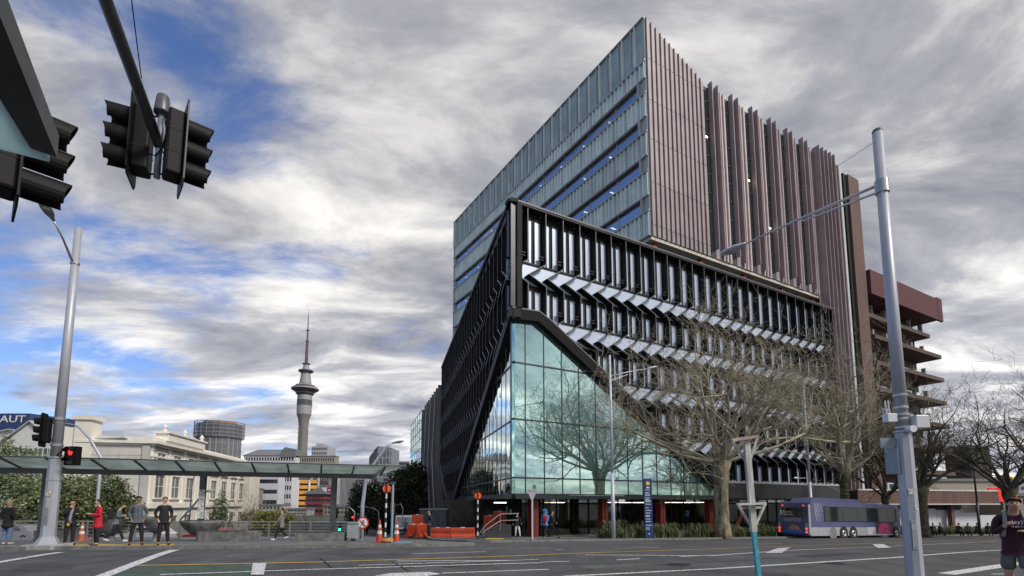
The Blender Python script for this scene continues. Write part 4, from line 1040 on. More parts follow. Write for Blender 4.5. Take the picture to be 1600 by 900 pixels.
# access hatch, bolts and worn stickers on the thick pole
HT = mat('hatch grey', (.30, .32, .36), .5, .3, var=.2); HT2 = mat('torn sticker', (.55, .50, .42), .8, var=.6, scale=14)
mb = MB(); mb.box(-.10, -.0, -.148, -.138, .7, 1.25); mb.build('access_hatch', HT, pole); mb = MB()
for z in (.74, 1.21): mb.tube([(-.05, -.148, z), (-.05, -.156, z)], .012, 8)
mb.build('hatch_bolts', DST, pole)
for x, z, a in ((-.06, 1.75, .09), (.03, 1.45, .07)): mb = MB(); mb.box(x - a / 2, x + a / 2, -.1475, -.14, z, z + a * 1.3); mb.build('sticker', HT2, pole)
mb = MB(); mb.lathe([(.144, 0), (.149, .0), (.149, .02), (.144, .02)], 8, (0, 0, zj_ * .62)); mb.build('weld_band', MET, pole)
# weathered wooden post with two triangular brackets
WOOD = mat('grey weathered wood', (0.52, 0.50, 0.47), 0.9, var=0.3, scale=5, bump=.3, bscale=20, stretch=(4, 4, .5))
BLUP = mat('chipped teal paint', (0.06, 0.30, 0.38), 0.75, var=0.3, scale=12)
RUSTW = mat('pinkish flaking paint', (0.42, 0.33, 0.29), 0.9, var=0.35, scale=10)
xb = AT(1184, 890, 6.2); wp0 = thing('wooden_post', 'leaning wooden post with two triangular brackets, its foot painted chipped teal', 'post', (xb.x, 6.2, 0))
O_ = Vector((xb.x, 6.2, 0)); q = lambda px, py, dy=0: AT(px, py, 6.2 + dy) - O_
def slat(mb, a, b, wd=.045, dp=.03):
    d = (b - a).normalized(); s_ = d.cross(Vector((0, 1, 0))).normalized() * wd; y = Vector((0, dp, 0))
    mb.prism([a - s_ - y, a + s_ - y, b + s_ - y, b - s_ - y], y * 2)
mb = MB(); slat(mb, q(1166, 686), q(1178, 831), .033, .03); mb.build('upper_post', WOOD, wp0, bevel=.004)
mb = MB(); b_ = q(1186, 905); slat(mb, q(1177.5, 830), b_, .024, .026); slat(mb, b_, Vector((.02, 0, 0)), .024, .026); mb.build('painted_foot', BLUP, wp0, bevel=.004)
mb = MB(); slat(mb, q(1143, 688, -.05), q(1184, 682, -.05), .018, .03); mb.build('bracket_top', RUSTW, wp0, bevel=.003)
for a in ((1145, 690), (1182, 686)):
    mb = MB(); slat(mb, q(*a, .04), q(1169.5, 728, .04), .011, .016); mb.build('bracket_leg', WOOD, wp0, bevel=.003)
mb = MB(); slat(mb, q(1152, 788, -.07), q(1196, 786.5, -.07), .014, .03); mb.build('bracket_top', WOOD, wp0, bevel=.003)
mb = MB(); slat(mb, q(1154, 794, .07), q(1190, 793, .07), .012, .03); mb.build('bracket_top', WOOD, wp0, bevel=.003)
for a in ((1154, 790), (1195, 788)):
    mb = MB(); slat(mb, q(*a, .04), q(1177, 828, .04), .012, .018); mb.build('bracket_leg', WOOD, wp0, bevel=.003)

def street_lamp(px, Y, pytop, arm, label, m=GALW, r=.09, up=None, dual=True, extra=None, nm='street_lamp', group=None):
    base = AT(px, 800, Y); z0 = g(Y) + .1; O = Vector((base.x, Y, z0)); root = thing(nm, label, 'lamp post', O, group=group)
    zt = AT(px, pytop, Y).z - z0
    mb = MB(); mb.tube([(0, 0, 0), (0, 0, zt * .35)], [r * 1.35, r * 1.3], 12); mb.build('lower_pole', m, root, smooth=True)
    mb = MB(); mb.tube([(0, 0, zt * .35), (0, 0, zt)], [r, r * .75], 12); mb.build('upper_pole', m, root, smooth=True)
    (pa, pb, Yb) = arm; A = AT(px, pa[1], Y) - O; A.x = 0; T = AT(*pb, Yb) - O
    A.y = 0
    mb = MB(); mb.tube([A, A.lerp(T, .5) + Vector((0, 0, .05)), T], [r * .45, r * .38, r * .3], 8); mb.build('lamp_arm', m, root, smooth=True)
    if dual:
        mb = MB(); A2 = A - Vector((0, 0, .3)); mb.tube([A2, A.lerp(T, .45) - Vector((0, 0, .12))], r * .3, 6); mb.build('arm_strut', m, root)
    lamp_head(root, T, T - A, m, .9, .17)
    return root
street_lamp(958, 31.5, 555, ((958, 588), (1012, 576), 33.0), 'slim white lamp post before the glass wall at the start of the garden', group='slim lamp posts along the far footpath')
street_lamp(1268, 42, 600, ((1263, 660), (1325, 644), 46), 'pale lamp post behind the bus with a second small low lamp', group='slim lamp posts along the far footpath')
sl = street_lamp(1528, 50, 688, ((1520, 745), (1490, 735), 48), 'dark grey lamp post among the bare trees at the right', DST, dual=False, group='slim lamp posts along the far footpath')
r1 = [o for o in bpy.data.objects if o.get('label', '').startswith('pale lamp post behind')][0]
T = AT(1246, 747, 41) - r1.location; A = Vector((0, 0, AT(1268, 747, 42).z - r1.location.z)); mb = MB(); mb.tube([A, T], .025, 6); mb.build('lamp_arm', GALW, r1); lamp_head(r1, T, T - A, WPL, .5, .12)

# left signal pole with street lamp, signal heads
XL = AT(75, 840, 18.2).x; SP = thing('signal_pole', 'tall pale steel pole at the left kerb carrying a lamp and two signal heads', 'signal pole', (XL, 18.2, g(18.2) + .12)); OL = SP.location.copy()
zt = AT(131, 357, 18.2).z - OL.z; zj = AT(93, 716, 18.2).z - OL.z
mb = MB(); mb.tube([(0, 0, .25), (0, 0, zj)], [.225, .198], 8); mb.build('lower_pole', GALV, SP)
mb = MB(); mb.tube([(0, 0, zj), (0, 0, zt)], [.165, .118], 20); mb.build('upper_pole', GALV, SP, smooth=True)
mb = MB(); mb.lathe([(.20, .38), (.33, .16), (.38, .06), (.38, .0)], 8, mi=0); mb.build('flared_foot', GALV, SP)
mb = MB(); mb.box(-.08, .10, -.222, -.19, .75, 1.35); mb.build('access_hatch', HT, SP); mb = MB(); mb.box(-.06, .12, -.212, -.19, 1.75, 1.98); mb.build('sticker', HT2, SP); mb = MB(); mb.lathe([(.19, 0), (.216, 0), (.216, .04), (.19, .04)], 8, (0, 0, 2.3)); mb.build('weld_band', MET, SP)
mb = MB(); mb.box(-.55, .55, -.45, .45, -.14, .07); mb.build('concrete_footing', CONC, SP, bevel=.03)
mb = MB(); mb.lathe([(.2, 0), (.23, 0), (.23, .05), (.19, .06)], 12, (0, 0, zj)); mb.build('flange', MET, SP)
A = Vector((0, 0, AT(126, 415, 18.2).z - OL.z)); T = AT(84, 345, 17.0) - OL
mb = MB(); mb.tube([A, A + (T - A) * .18 + Vector((-.02, 0, .02)), A.lerp(T, .6) + Vector((0, 0, .05)), T], [.05, .045, .035, .03], 8); mb.build('lamp_arm', MET, SP, smooth=True)
lamp_head(SP, T, T - A + Vector((0, 0, -.35)), mat('lamp shell grey', (.22, .23, .24), .5, .3), .72, .19)
for py in (412, 655, 696): 
    z = AT(100, py, 18.2).z - OL.z; mb = MB(); rr = .168 if py > 500 else .128; mb.lathe([(rr - .01, -.04), (rr + .02, -.04), (rr + .02, .04), (rr - .01, .04)], 16, (0, 0, z)); mb.build('strap', MET, SP)
RED = mat('lit red signal', (.5, .02, .02), .4, var=0, emit=(1.0, .03, .03), es=1.3)
def signal_head(name, label, loc, face, n=3, s=1.0, board=True, lit=None, visor=.30, closed=False, group=None, backm=BPL):
    """signal head hanging at loc (its centre) whose lenses look along the yaw 'face' (radians, 0 = towards -Y)"""
    root = thing(name, label, 'traffic light', loc, face, group)
    pitch = .30 * s; h = pitch * n; mb = MB(); mb.box(-.15 * s, .15 * s, -.0, .20 * s, -h / 2, h / 2); mb.build('housing', BPL, root, bevel=.03 * s)
    if board:
        w_ = .26 * s; hh = h / 2 + .16 * s; mb = MB()
        pts = [(-w_ + .06, -hh), (w_ - .06, -hh), (w_, -hh + .08), (w_, hh - .08), (w_ - .06, hh), (-w_ + .06, hh), (-w_, hh - .08), (-w_, -hh + .08)]
        mb.prism([(x, -.012, z) for x, z in pts], (0, .018, 0), 0); mb.build('backboard', backm, root)
    for i in range(n):
        z = h / 2 - pitch * (i + .5); mb = MB(); nn = 18; r_ = .125 * s; o = 0
        a0, a1 = (R(-52), R(232)) if not closed else (R(-80), R(260))
        for t in (0, 1):
            for k in range(nn + 1):
                a = a0 + (a1 - a0) * k / nn; ln = visor * s * (1 if t else 0) * (.84 + .16 * max(0, math.sin(a)))
                for rr in (r_, r_ + .008):
                    mb.v.append((math.cos(a) * rr, -.01 - ln, z + math.sin(a) * rr))
        m_ = nn + 1
        for k in range(nn):
            i0 = k * 2; j0 = (k + m_) * 2
            for f in ((i0, i0 + 2, j0 + 2, j0), (i0 + 1, j0 + 1, j0 + 3, i0 + 3), (j0, j0 + 2, j0 + 3, j0 + 1)): mb.f.append(f); mb.mi.append(0)
        for k in (0, nn):
            i0 = k * 2; j0 = (k + m_) * 2; mb.f.append((i0, i0 + 1, j0 + 1, j0)); mb.mi.append(0)
        v = mb.build('visor', BPL, root)
        mb = MB(); mb.tube([(0, -.012, z), (0, -.03, z)], r_ * .95, 18); mb.build('lens', RED if lit == i else mat('unlit lens', (.02, .02, .022), .15, var=0), v)
        if i < n - 1:
            mb = MB(); mb.box(-.152 * s, .152 * s, .0, .202 * s, z - pitch / 2 - .006, z - pitch / 2 + .006); mb.build('seam', mat('dark seam', (.004, .004, .004), .8, var=0), root)
    return root
p = AT(68, 672, 18.0); signal_head('traffic_light', 'black three-lens signal head on the left side of the pale kerbside pole', p, R(-70), s=1.0, visor=.28)
ph = AT(110, 712, 18.0); pd = thing('pedestrian_signal', 'pedestrian signal with a lit red standing figure, right side of the left signal pole', 'pedestrian signal', ph)
mb = MB(); mb.box(-.24, .24, 0, .2, -.34, .34); mb.build('housing', BPL, pd, bevel=.02)
mb = MB(); mb.lathe([(.15, 0), (.15, .2)], 16, a0=R(0), a1=R(180))
mb.v = [(x, -.02 - z, y + .14) for x, y, z in mb.v]; mb.build('visor', BPL, pd)
mb = MB(); mb.lathe([(.14, 0), (.14, .2)], 16, a0=R(0), a1=R(180)); mb.v = [(x, -.02 - z, y - .19) for x, y, z in mb.v]; mb.build('visor', BPL, pd)
mb = MB(); mb.ell((0, -.02, .245), (.035, .01, .035), 10, 8); mb.prism([(x * 1.1, -.025, z) for x, z in ((-.055, .20), (.055, .20), (.075, .08), (.05, .08), (.045, .14), (.04, .02), (.01, .02), (0, .08), (-.01, .02), (-.04, .02), (-.045, .14), (-.05, .08), (-.075, .08))], (0, .012, 0)); mb.build('red_figure', RED, pd)
mb = MB(); mb.tube([(0, -.005, -.19), (0, -.02, -.19)], .12, 16); mb.build('lens', mat('unlit lens', (.02, .02, .022)), pd)
mb = MB(); mb.tube([(-.28, .1, .25), (-.5, .1, .1), (-.62, .1, -.05)], .02, 6); mb.tube([(-.2, .1, .0), (-.62, .1, .0)], .02, 6); mb.build('bracket', BPL, pd)

# overhead mast arm with two heads back to back, in the foreground
e_ = AT(249, 228, 6.5); s_ = AT(163, -5, 4.9); d = (e_ - s_) / (6.5 - 4.9); q0 = e_ - d * 7.0
MA = thing('mast_arm', 'dark curved-looking mast arm reaching over the road at the top left', 'signal pole', (q0.x, q0.y, 0)); OM = MA.location.copy()
mb = MB(); mb.tube([(0, 0, 0), (0, 0, q0.z)], [.14, .10], 16); mb.build('mast', DST, MA, smooth=True)
mb = MB(); mb.tube([q0 - OM, e_ - OM], [.085, .066], 20); mb.build('arm', mat('arm steel', (.16, .16, .17), .45, .4, var=.15), MA, smooth=True)
DP = mat('dropper steel', (.30, .33, .38), .35, .5, var=.1)
t_ = AT(254, 168, 6.5); b_ = AT(243, 278, 6.5); mb = MB(); mb.tube([Vector((e_.x, 6.5, t_.z)) - OM, Vector((e_.x, 6.5, b_.z)) - OM], .04, 16); mb.build('dropper', DP, MA, smooth=True)
zc_ = AT(252, 178, 6.5).z; mb = MB(); mb.lathe([(.001, .27), (.065, .27), (.078, .25), (.10, .03), (.10, 0), (.05, 0), (.04, -.06)], 20, (e_.x - OM.x, 6.5 - OM.y, zc_)); mb.build('detector_can', mat('dark grey can', (.10, .105, .12), .4, .2, var=.1), MA, smooth=True)
mb = MB()
zr1 = AT(250, 182, 6.5).z; zr0 = AT(245, 272, 6.5).z
for z in (zr1, zr0): mb.tube([(e_.x - OM.x - .18, 6.5 - OM.y, z), (e_.x - OM.x + .22, 6.5 - OM.y, z)], .012, 6)
mb.build('brackets', BPL, MA)
def cable(pts, nm='cable', par=MA, r=.009):
    mb = MB(); mb.tube([Vector(p) - OM for p in pts], r, 6); mb.build(nm, BPL, par, smooth=True)
cable([AT(225, 195, 6.5), AT(224, 222, 6.48), AT(230, 240, 6.46), AT(243, 243, 6.44), AT(253, 232, 6.44)])
cable([AT(257, 178, 6.45), AT(260, 205, 6.43), AT(253, 235, 6.42), AT(262, 250, 6.45), AT(272, 254, 6.5)])
cable([AT(205, -5, 5.2), AT(213, 60, 5.6), AT(221, 122, 6.1)], r=.006)
GB = mat('backboard grey', (.035, .038, .04), .5, .1, var=.15)
signal_head('traffic_light', 'left head of the overhead pair, black, its visors pointing left', AT(209, 218, 6.5), R(-64), s=1.02, visor=.33, group='overhead signal heads')
signal_head('traffic_light', 'right head of the overhead pair, black, its visors pointing right', AT(286, 234, 6.45), R(131), s=1.02, visor=.33, group='overhead signal heads', backm=GB)
signal_head('traffic_light', 'largest black signal head, at the left edge, half hidden by the roof corner', AT(33, 236, 4.4), R(138), s=1.02, visor=.36, group='overhead signal heads', backm=BPL)
# roof corner of a shelter at the extreme left, seen from below
zr = 3.7
rc = [HZ(-40, -60, zr), HZ(89, 247, zr), HZ(77, 257, zr), HZ(-60, 228, zr)]
SH = thing('shelter_roof', 'dark framed roof corner with pale glass at the top left edge', 'shelter', (rc[1].x - 1.5, rc[1].y - 1.2, 0)); OS = SH.location.copy()
ro = [HZ(-700, -200, zr), HZ(-40, -60, zr), HZ(89, 247, zr), HZ(-380, 165, zr)]
c = HZ(89, 250, zr); v1 = (HZ(-15, 0, zr) - c).normalized(); v2 = (HZ(-60, 230, zr) - c).normalized()
def slab(mb, pts, z0, z1): mb.prism([Vector((p.x, p.y, z0)) - OS for p in pts], (0, 0, z1 - z0))
hz = lambda *L: [HZ(x, y, zr) for x, y in L]
mb = MB(); slab(mb, hz((-95, -210), (89, 246), (66, 238), (48, 232), (-110, -22)), zr, zr + .14); mb.build('frame', mat('dark roof frame', (.05, .052, .058), .5, .3, var=.25, scale=3), SH)
mb = MB(); slab(mb, hz((-110, -22), (48, 232), (66, 238), (77, 256), (-220, 180)), zr + .012, zr + .05); mb.build('glass_panel', frost('pale blue roof glass', (.62, .76, .79), .8), SH)
mb = MB(); mb.tube([Vector((c.x, c.y, 0)) + v1 * 2.6 + v2 * 1.8 - OS, Vector((c.x, c.y, zr)) + v1 * 2.6 + v2 * 1.8 - OS], .06, 10); mb.build('post', DST, SH)

# ------------------------------------------------------------------ the left footpath: canopy, planters, railing, furniture
def c2(px, Y): p = AT(px, 740, Y); return Vector((p.x, Y, 0))
CGL = frost('green canopy glass', (.58, .64, .61), .8)
CA, CB = c2(-60, 22.6), c2(608, 29.2); cd = (CB - CA).normalized(); cn = Vector((cd.y, -cd.x, 0))
ZC = AT(330, 742, 26.3).z + .04
CN = thing('footpath_canopy', 'long sloping canopy of green glass panels on dark steel along the left footpath', 'canopy', (CA.x, CA.y, 0)); OC = CN.location.copy()
Lc = (CB - CA).length
def cp(u, w_, z): return CA + cd * u + cn * w_ + Vector((0, 0, z)) - OC
mb = MB()
vs = [cp(u, w_, z) for z in (ZC - .12, ZC + .12) for (u, w_) in ((0, -.1), (Lc - .9, -.1), (Lc - .9, .14), (0, .14))]
mb.add(vs, [(0, 3, 2, 1), (4, 5, 6, 7), (0, 1, 5, 4), (1, 2, 6, 5), (2, 3, 7, 6), (3, 0, 4, 7)]); mb.build('main_beam', DST, CN)
wF, zF = 1.9, ZC + .52
def panel_u(k): return -1.2 + 1.62 * k
k = 0
while panel_u(k) < Lc - .3:
    a, b = panel_u(k), min(panel_u(k + 1), Lc + .6); mb = MB()
    A = [cp(a + .05, -.1, ZC + .13), cp(min(b, Lc) - .05, -.1, ZC + .13), cp(b - .05, wF, zF), cp(a + .05, wF, zF)]
    if b >= Lc: A[1] = cp(Lc - .9, -.1, ZC + .13)
    mb.prism(A, (0, 0, .025)); mb.build('glass_panel', CGL, CN)
    mb = MB(); P_ = [cp(a, -.1, ZC + .08), cp(a, wF + .02, zF - .06), cp(a, wF + .02, zF + .01), cp(a, -.1, ZC + .15)]; mb.prism([p - cd * .04 for p in P_], cd * .08); mb.build('rafter', DST, CN)
    k += 1
mb = MB(); mb.tube([cp(0, wF, zF - .01), cp(Lc + .6, wF, zF - .01)], .035, 6); mb.build('front_edge', DST, CN)
for px in (328, 525, 85):
    u = (c2(px, CA.y + (px + 60) / 668 * 6.6).x - CA.x) / cd.x; p = CA + cd * u
    mb = MB(); q = cp(u, .02, 0); mb.box(q.x - .13, q.x + .13, q.y - .10, q.y + .10, g(p.y) + .1, ZC - .1); mb.box(q.x - .16, q.x + .16, q.y - .02, q.y + .02, g(p.y) + .1, ZC - .1); mb.build('post', DST, CN)
    if px == 328:
        mb = MB(); z0 = AT(328, 810, 26).z; z1 = AT(328, 765, 26).z
        mb.box(q.x - .135, q.x + .135, q.y - .105, q.y + .105, z0, z1); mb.build('poster_patches', mat('torn posters', (.30, .30, .34), .9, var=.9, scale=9, c2=(.5, .46, .46)), CN)
# concrete planters / benches
def planter(px0, px1, pyt, Y, label, slope=0):
    a, b = AT(px0, 840, Y), AT(px1, 840, Y); zt = AT(px0, pyt, Y).z; z0 = g(Y) + .12; w_ = b.x - a.x
    r_ = thing('planter_bench', label, 'planter', ((a.x + b.x) / 2, Y, z0), group='concrete planter benches')
    mb = MB(); h = zt - z0; mb.prism([(-w_ / 2, 0, 0), (w_ / 2, 0, 0), (w_ / 2, 0, h + slope), (w_ / 2 - .6 * abs(slope) / .12 if slope else w_ / 2, 0, h + slope), (-w_ / 2, 0, h)], (0, .75, 0)); mb.build('trough', DCONC, r_, bevel=.02)
    mb = MB(); mb.box(-w_ / 2 + .08, w_ / 2 - .7, .06, .69, h, h + .05); mb.build('seat_slab', mat('dark seat timber', (.07, .065, .06), .8, var=.3), r_)
planter(309, 396, 831, 24.6, 'concrete planter bench at the foot of the postered canopy post')
planter(460, 536, 833, 25.2, 'concrete planter bench at the foot of the right canopy post')
planter(52, 112, 829, 25.0, 'pale concrete planter bench behind the foot of the signal pole')
planter(368 - 20, 372, 835, 28.5, 'short concrete planter half hidden behind the left bench')
def bowl(px, pyt, r_, Y, label):
    p = AT(px, pyt, Y); z0 = g(Y) + .12; h = p.z - z0; root = thing('bowl_planter', label, 'planter', (p.x, Y, z0), group='round bowl planters')
    mb = MB(); mb.lathe([(.001, h - .2), (r_ - .1, h - .16), (r_ - .06, h), (r_, h), (r_ * .97, h - .14), (r_ * .80, h - .40), (r_ * .5, h - .68), (r_ * .22, h - .8), (.001, h - .82)], 32); mb.build('bowl', DCONC, root, smooth=True)
    mb = MB(); mb.lathe([(r_ * .2, h - .75), (.16, .15), (.24, 0), (.001, 0)], 16); mb.build('stem', DCONC, root)
    return root
bowl(247, 807, .66, 25.0, 'grey bowl planter between the two men standing at the kerb')
bowl(316, 813, 1.0, 26.6, 'grey bowl planter to the right of the man in black')
bowl(176, 812, .6, 26.0, 'grey bowl planter behind the bending blurred walker')
# bridge railing behind
RA, RB = Vector((-42, 34.0, 0)), Vector((-11.8, 40.6, 0)); rd = (RB - RA).normalized(); Lr = (RB - RA).length
RL = thing('bridge_railing', 'long grey steel railing along the back of the left footpath', 'railing', (RA.x, RA.y, 0)); OR = RL.location.copy()
RGR = mat('railing grey', (.26, .27, .28), .5, .4, var=.15)
for hgt, r_ in ((1.12, .045), (.88, .022), (.66, .022), (.44, .022), (.22, .022)):
    mb = MB(); pts = []
    for i in range(13):
        p = RA.lerp(RB, i / 12); pts.append(Vector((p.x, p.y, g(p.y) + .12 + hgt)) - OR)
    mb.tube(pts, r_, 6); mb.build('rail', RGR, RL)
n = int(Lr / 1.5)
for i in range(n + 1):
    p = RA + rd * (1.5 * i); z = g(p.y) + .1; mb = MB(); mb.box(p.x - .05 - OR.x, p.x + .05 - OR.x, p.y - .04 - OR.y, p.y + .04 - OR.y, z, z + 1.14); mb.build('rail_post', RGR, RL)
# low end wall and bits at the corner
def simple(name, label, cat, px, Y, group=None): p = AT(px, 800, Y); return thing(name, label, cat, (p.x, Y, g(Y) + .12), group=group)
t = simple('litter_bin', 'grey metal litter bin right of the right-hand planter bench', 'bin', 553, 25.5)
mb = MB(); mb.lathe([(.001, 0), (.12, 0), (.10, .14), (.001, .14)], 12); mb.build('foot', DST, t)
mb = MB(); mb.box(-.26, .26, -.22, .22, .12, .82); mb.build('body', mat('bin metal', (.42, .46, .46), .4, .4, var=.12), t, bevel=.04)
mb = MB(); mb.box(-.28, .28, -.24, .24, .82, .90); mb.build('lid', mat('bin lid', (.35, .38, .38), .4, .4), t, bevel=.03)
ORG = mat('orange plastic', (.40, .045, .016), .5, var=.12, scale=3); WHB = mat('reflective white', (.66, .66, .66), .35, var=.08); 
def cone(px, Y, label, h=.92, m=ORG, g_='traffic cones'):
    t = simple('traffic_cone', label, 'cone', px, Y, g_); mb = MB()
    mb.box(-.24, .24, -.24, .24, 0, .04); mb.build('base', m, t, bevel=.01)
    mb = MB(); mb.lathe([(.15, .04), (.03, h), (.001, h)], 20); mb.build('body', m, t, smooth=True)
    for a, b in ((.38, .52), (.66, .78)):
        r_ = lambda z: .15 - .12 * (z - .04) / (h - .04) + .004
        mb = MB(); mb.lathe([(r_(h * a), h * a), (r_(h * b), h * b)], 20); mb.build('white_band', WHB, t, smooth=True)
cone(594, 22.8, 'orange cone left of the black and white beacon on the left footpath', 1.0)
cone(620.5, 22.6, 'orange cone right of the blue grey pole on the left footpath', 1.0)
cone(131, 24.5, 'faded orange cone behind the person in the red coat', .95, mat('faded orange', (.36, .10, .04), .7, var=.2))
t = simple('sandbag', 'orange sandbag slumped on the footpath between the two cones', 'sandbag', 606, 22.4); mb = MB(); mb.ell((0, 0, .09), (.28, .16, .11), 16, 8); mb.ell((.1, .02, .13), (.18, .13, .09), 12, 8); mb.build('bag', mat('orange sack', (.5, .22, .07), .9, var=.2, bump=.3, bscale=20), t, smooth=True)
t = simple('pole_base', 'low blue metal base plate on the footpath under the blue grey pole', 'base plate', 626, 22.2); mb = MB(); mb.prism([(-.35, -.18, 0), (.55, -.2, 0), (.5, .1, 0), (-.4, .12, 0)], (0, 0, .05)); mb.build('plate', mat('faded blue steel', (.16, .28, .34), .6, var=.2), t)
def beacon(px, Y, pytop, label):
    t = simple('belisha_beacon', label, 'beacon', px, Y, 'banded crossing beacons'); zt = AT(px, pytop, Y).z - t.location.z; z = 0; k = 0; st = zt / 11
    BK = mat('beacon black', (.02, .02, .02), .5, var=.1)
    for k in range(11):
        mb = MB(); mb.tube([(0, 0, k * st), (0, 0, (k + 1) * st)], .042 if k else .05, 12); mb.build('band', BK if k % 2 == 0 else WHB, t)
    mb = MB(); mb.lathe([(.001, 0), (.185, 0), (.185, .035), (.001, .035)], 28); mb.v = [(x, .05 - z_ + .0, y + zt + .02) for x, y, z_ in mb.v]; o = mb.build('orange_disc', mat('fluorescent orange', (.85, .10, .02), .5, var=0, emit=(1, .12, .02), es=.12), t)
    mb = MB(); mb.box(-.04, .04, -.03, .0, zt - .15, zt + .22); mb.build('disc_bracket', BK, t)
beacon(603, 24.0, 764, 'black and white banded beacon with an orange disc between the two cones')
beacon(746.5, 29.0, 775, 'black and white banded beacon with an orange disc in front of the side glass')
t = simple('signal_post', 'thin blue grey pole with small fittings beside the right cone', 'pole', 613, 22.6); zt = AT(613, 756, 22.6).z - t.location.z
mb = MB(); mb.tube([(0, 0, 0), (0, 0, zt * .5)], .055, 10); mb.build('lower_pole', mat('teal pole paint', (.14, .34, .42), .5, var=.15), t); mb = MB(); mb.tube([(0, 0, zt * .5), (0, 0, zt)], .05, 10); mb.build('upper_pole', GALV, t)
mb = MB(); mb.prism([(-.05, 0, zt * .42), (.05, 0, zt * .42), (.10, 0, zt * .55), (.10, 0, zt * .68), (-.10, 0, zt * .68), (-.10, 0, zt * .55)], (0, .04, 0)); mb.box(-.10, .12, -.05, .05, zt - .02, zt + .10); mb.tube([(.1, 0, zt * .62), (.35, 0, zt * .66), (.46, 0, zt * .58), (.46, 0, zt * .3)], .02, 6); mb.build('fittings', DST, t)
t = simple('no_pedestrian_sign', 'round white sign with a red ring and a barred black walking figure', 'road sign', 567.5, 25.6)
z = AT(567, 817, 25.6).z - t.location.z
mb = MB(); mb.tube([(0, .03, 0), (0, .03, z + .2)], .03, 8); mb.build('post', GALV, t)
def disc(mb, r_, y, z, th=.01, n=32, ri=0):
    mb.tube([(0, y, z), (0, y - th, z)], r_, n)
mb = MB(); disc(mb, .20 * 1.5, 0, z); mb.build('red_ring', mat('sign red', (.55, .02, .03), .5, var=.05), t)
mb = MB(); disc(mb, .155 * 1.5, -.012, z, .004); mb.build('white_face', WHB, t)
FB = mat('sign black', (.015, .015, .015), .6, var=0)
mb = MB(); mb.ell((.02, -.022, z + .13), (.035, .006, .035), 10, 6)
for a, b in (((.01, .09), (0, -.03)), ((0, -.03), (-.09, -.15)), ((0, -.03), (.06, -.10)), ((.06, -.10), (.08, -.16)), ((.01, .06), (-.09, .0)), ((.01, .06), (.09, .02))):
    mb.tube([(a[0], -.022, z + a[1]), (b[0], -.022, z + b[1])], .02, 6)
mb.build('walking_figure', FB, t)
mb = MB(); mb.tube([(-.17, -.03, z + .17), (.17, -.03, z - .17)], .018, 6); mb.build('bar', mat('sign red', (.55, .02, .03)), t)
# street lamps behind the canopy
def gooseneck(px, Y, pts, label, r_=.11, m=GALV, grp='curved street lamps on the left', dz=0):
    b = AT(px, 800, Y); t = thing('street_lamp', label, 'lamp post', (b.x, Y, g(Y) + dz), group=grp); P_ = [AT(x, y, Y) - t.location for x, y in pts]; P_ = [Vector((0, 0, 0))] + P_
    P_[1].x = 0 if abs(P_[1].x) < .4 else P_[1].x
    n = len(P_); mb = MB(); mb.tube(P_, [r_ * (1 - .6 * i / n) for i in range(n)], 10); mb.build('pole', m, t, smooth=True)
    d = (P_[-1] - P_[-2]); d.z *= .3; lamp_head(t, P_[-1], d, mat('lamp shell grey', (.22, .23, .24)), .75 * Y / 30, .16 * Y / 30)
gooseneck(151, 30, [(152, 790), (158, 715), (140, 685), (124, 668), (118, 665)], 'bent grey street lamp just right of the kerbside signal pole')
gooseneck(566, 33, [(567, 790), (573, 740), (604, 698), (612, 693)], 'tall street lamp rising over the right end of the canopy', .14)
gooseneck(297, 58, [(300, 760), (303, 745), (310, 741), (316, 741)], 'thin curved lamp in front of the ornate facade of the cream building', .08, MET, dz=1)
gooseneck(592, 60, [(588, 800), (588, 797), (584, 794), (578, 793)], 'small curved street lamp beside the dark pines', .08, MET, dz=0)
gooseneck(554, 46, [(549, 800), (549, 795), (545, 792), (541, 792)], 'small curved lamp above the round sign', .08, MET, dz=0)
# steel diagonal struts near the railing end
t = simple('leaning_strut', 'pale diagonal tubular arm with a lamp rising behind the bowl planter', 'lamp post', 282, 29); P_ = [AT(x, y, 29) - t.location for x, y in ((282, 812), (300, 792), (316, 773), (322, 768))]
mb = MB(); mb.tube(P_, .06, 8); mb.build('arm', MET, t); lamp_head(t, P_[-1], (1, 0, .1), MET, .4, .1); mb = MB(); mb.tube([P_[0], (0, 0, 0)], .07, 8); mb.build('post', MET, t)
# give-way sign seen from behind
t = simple('give_way_sign', 'back of a triangular give way sign on a white post before the glass corner', 'road sign', 831.5, 28.3)
zt = AT(831, 764, 28.3).z - t.location.z; mb = MB(); mb.tube([(0, 0, 0), (0, 0, zt - .1)], .05, 10); mb.build('post', GALW, t)
mb = MB(); mb.prism([(-.31, -.03, zt), (.31, -.03, zt), (.05, -.03, zt - .62), (-.05, -.03, zt - .62)], (0, -.015, 0)); mb.build('plate', mat('pale sign back', (.48, .50, .55), .4, .3, var=.08), t); mb = MB(); mb.box(-.14, -.08, -.052, -.046, zt - .18, zt - .12); mb.build('sticker', mat('sign red', (.55, .02, .03)), t)
mb = MB(); mb.box(-.25, .25, -.05, .05, zt - .12, zt - .07); mb.build('bracket', MET, t)
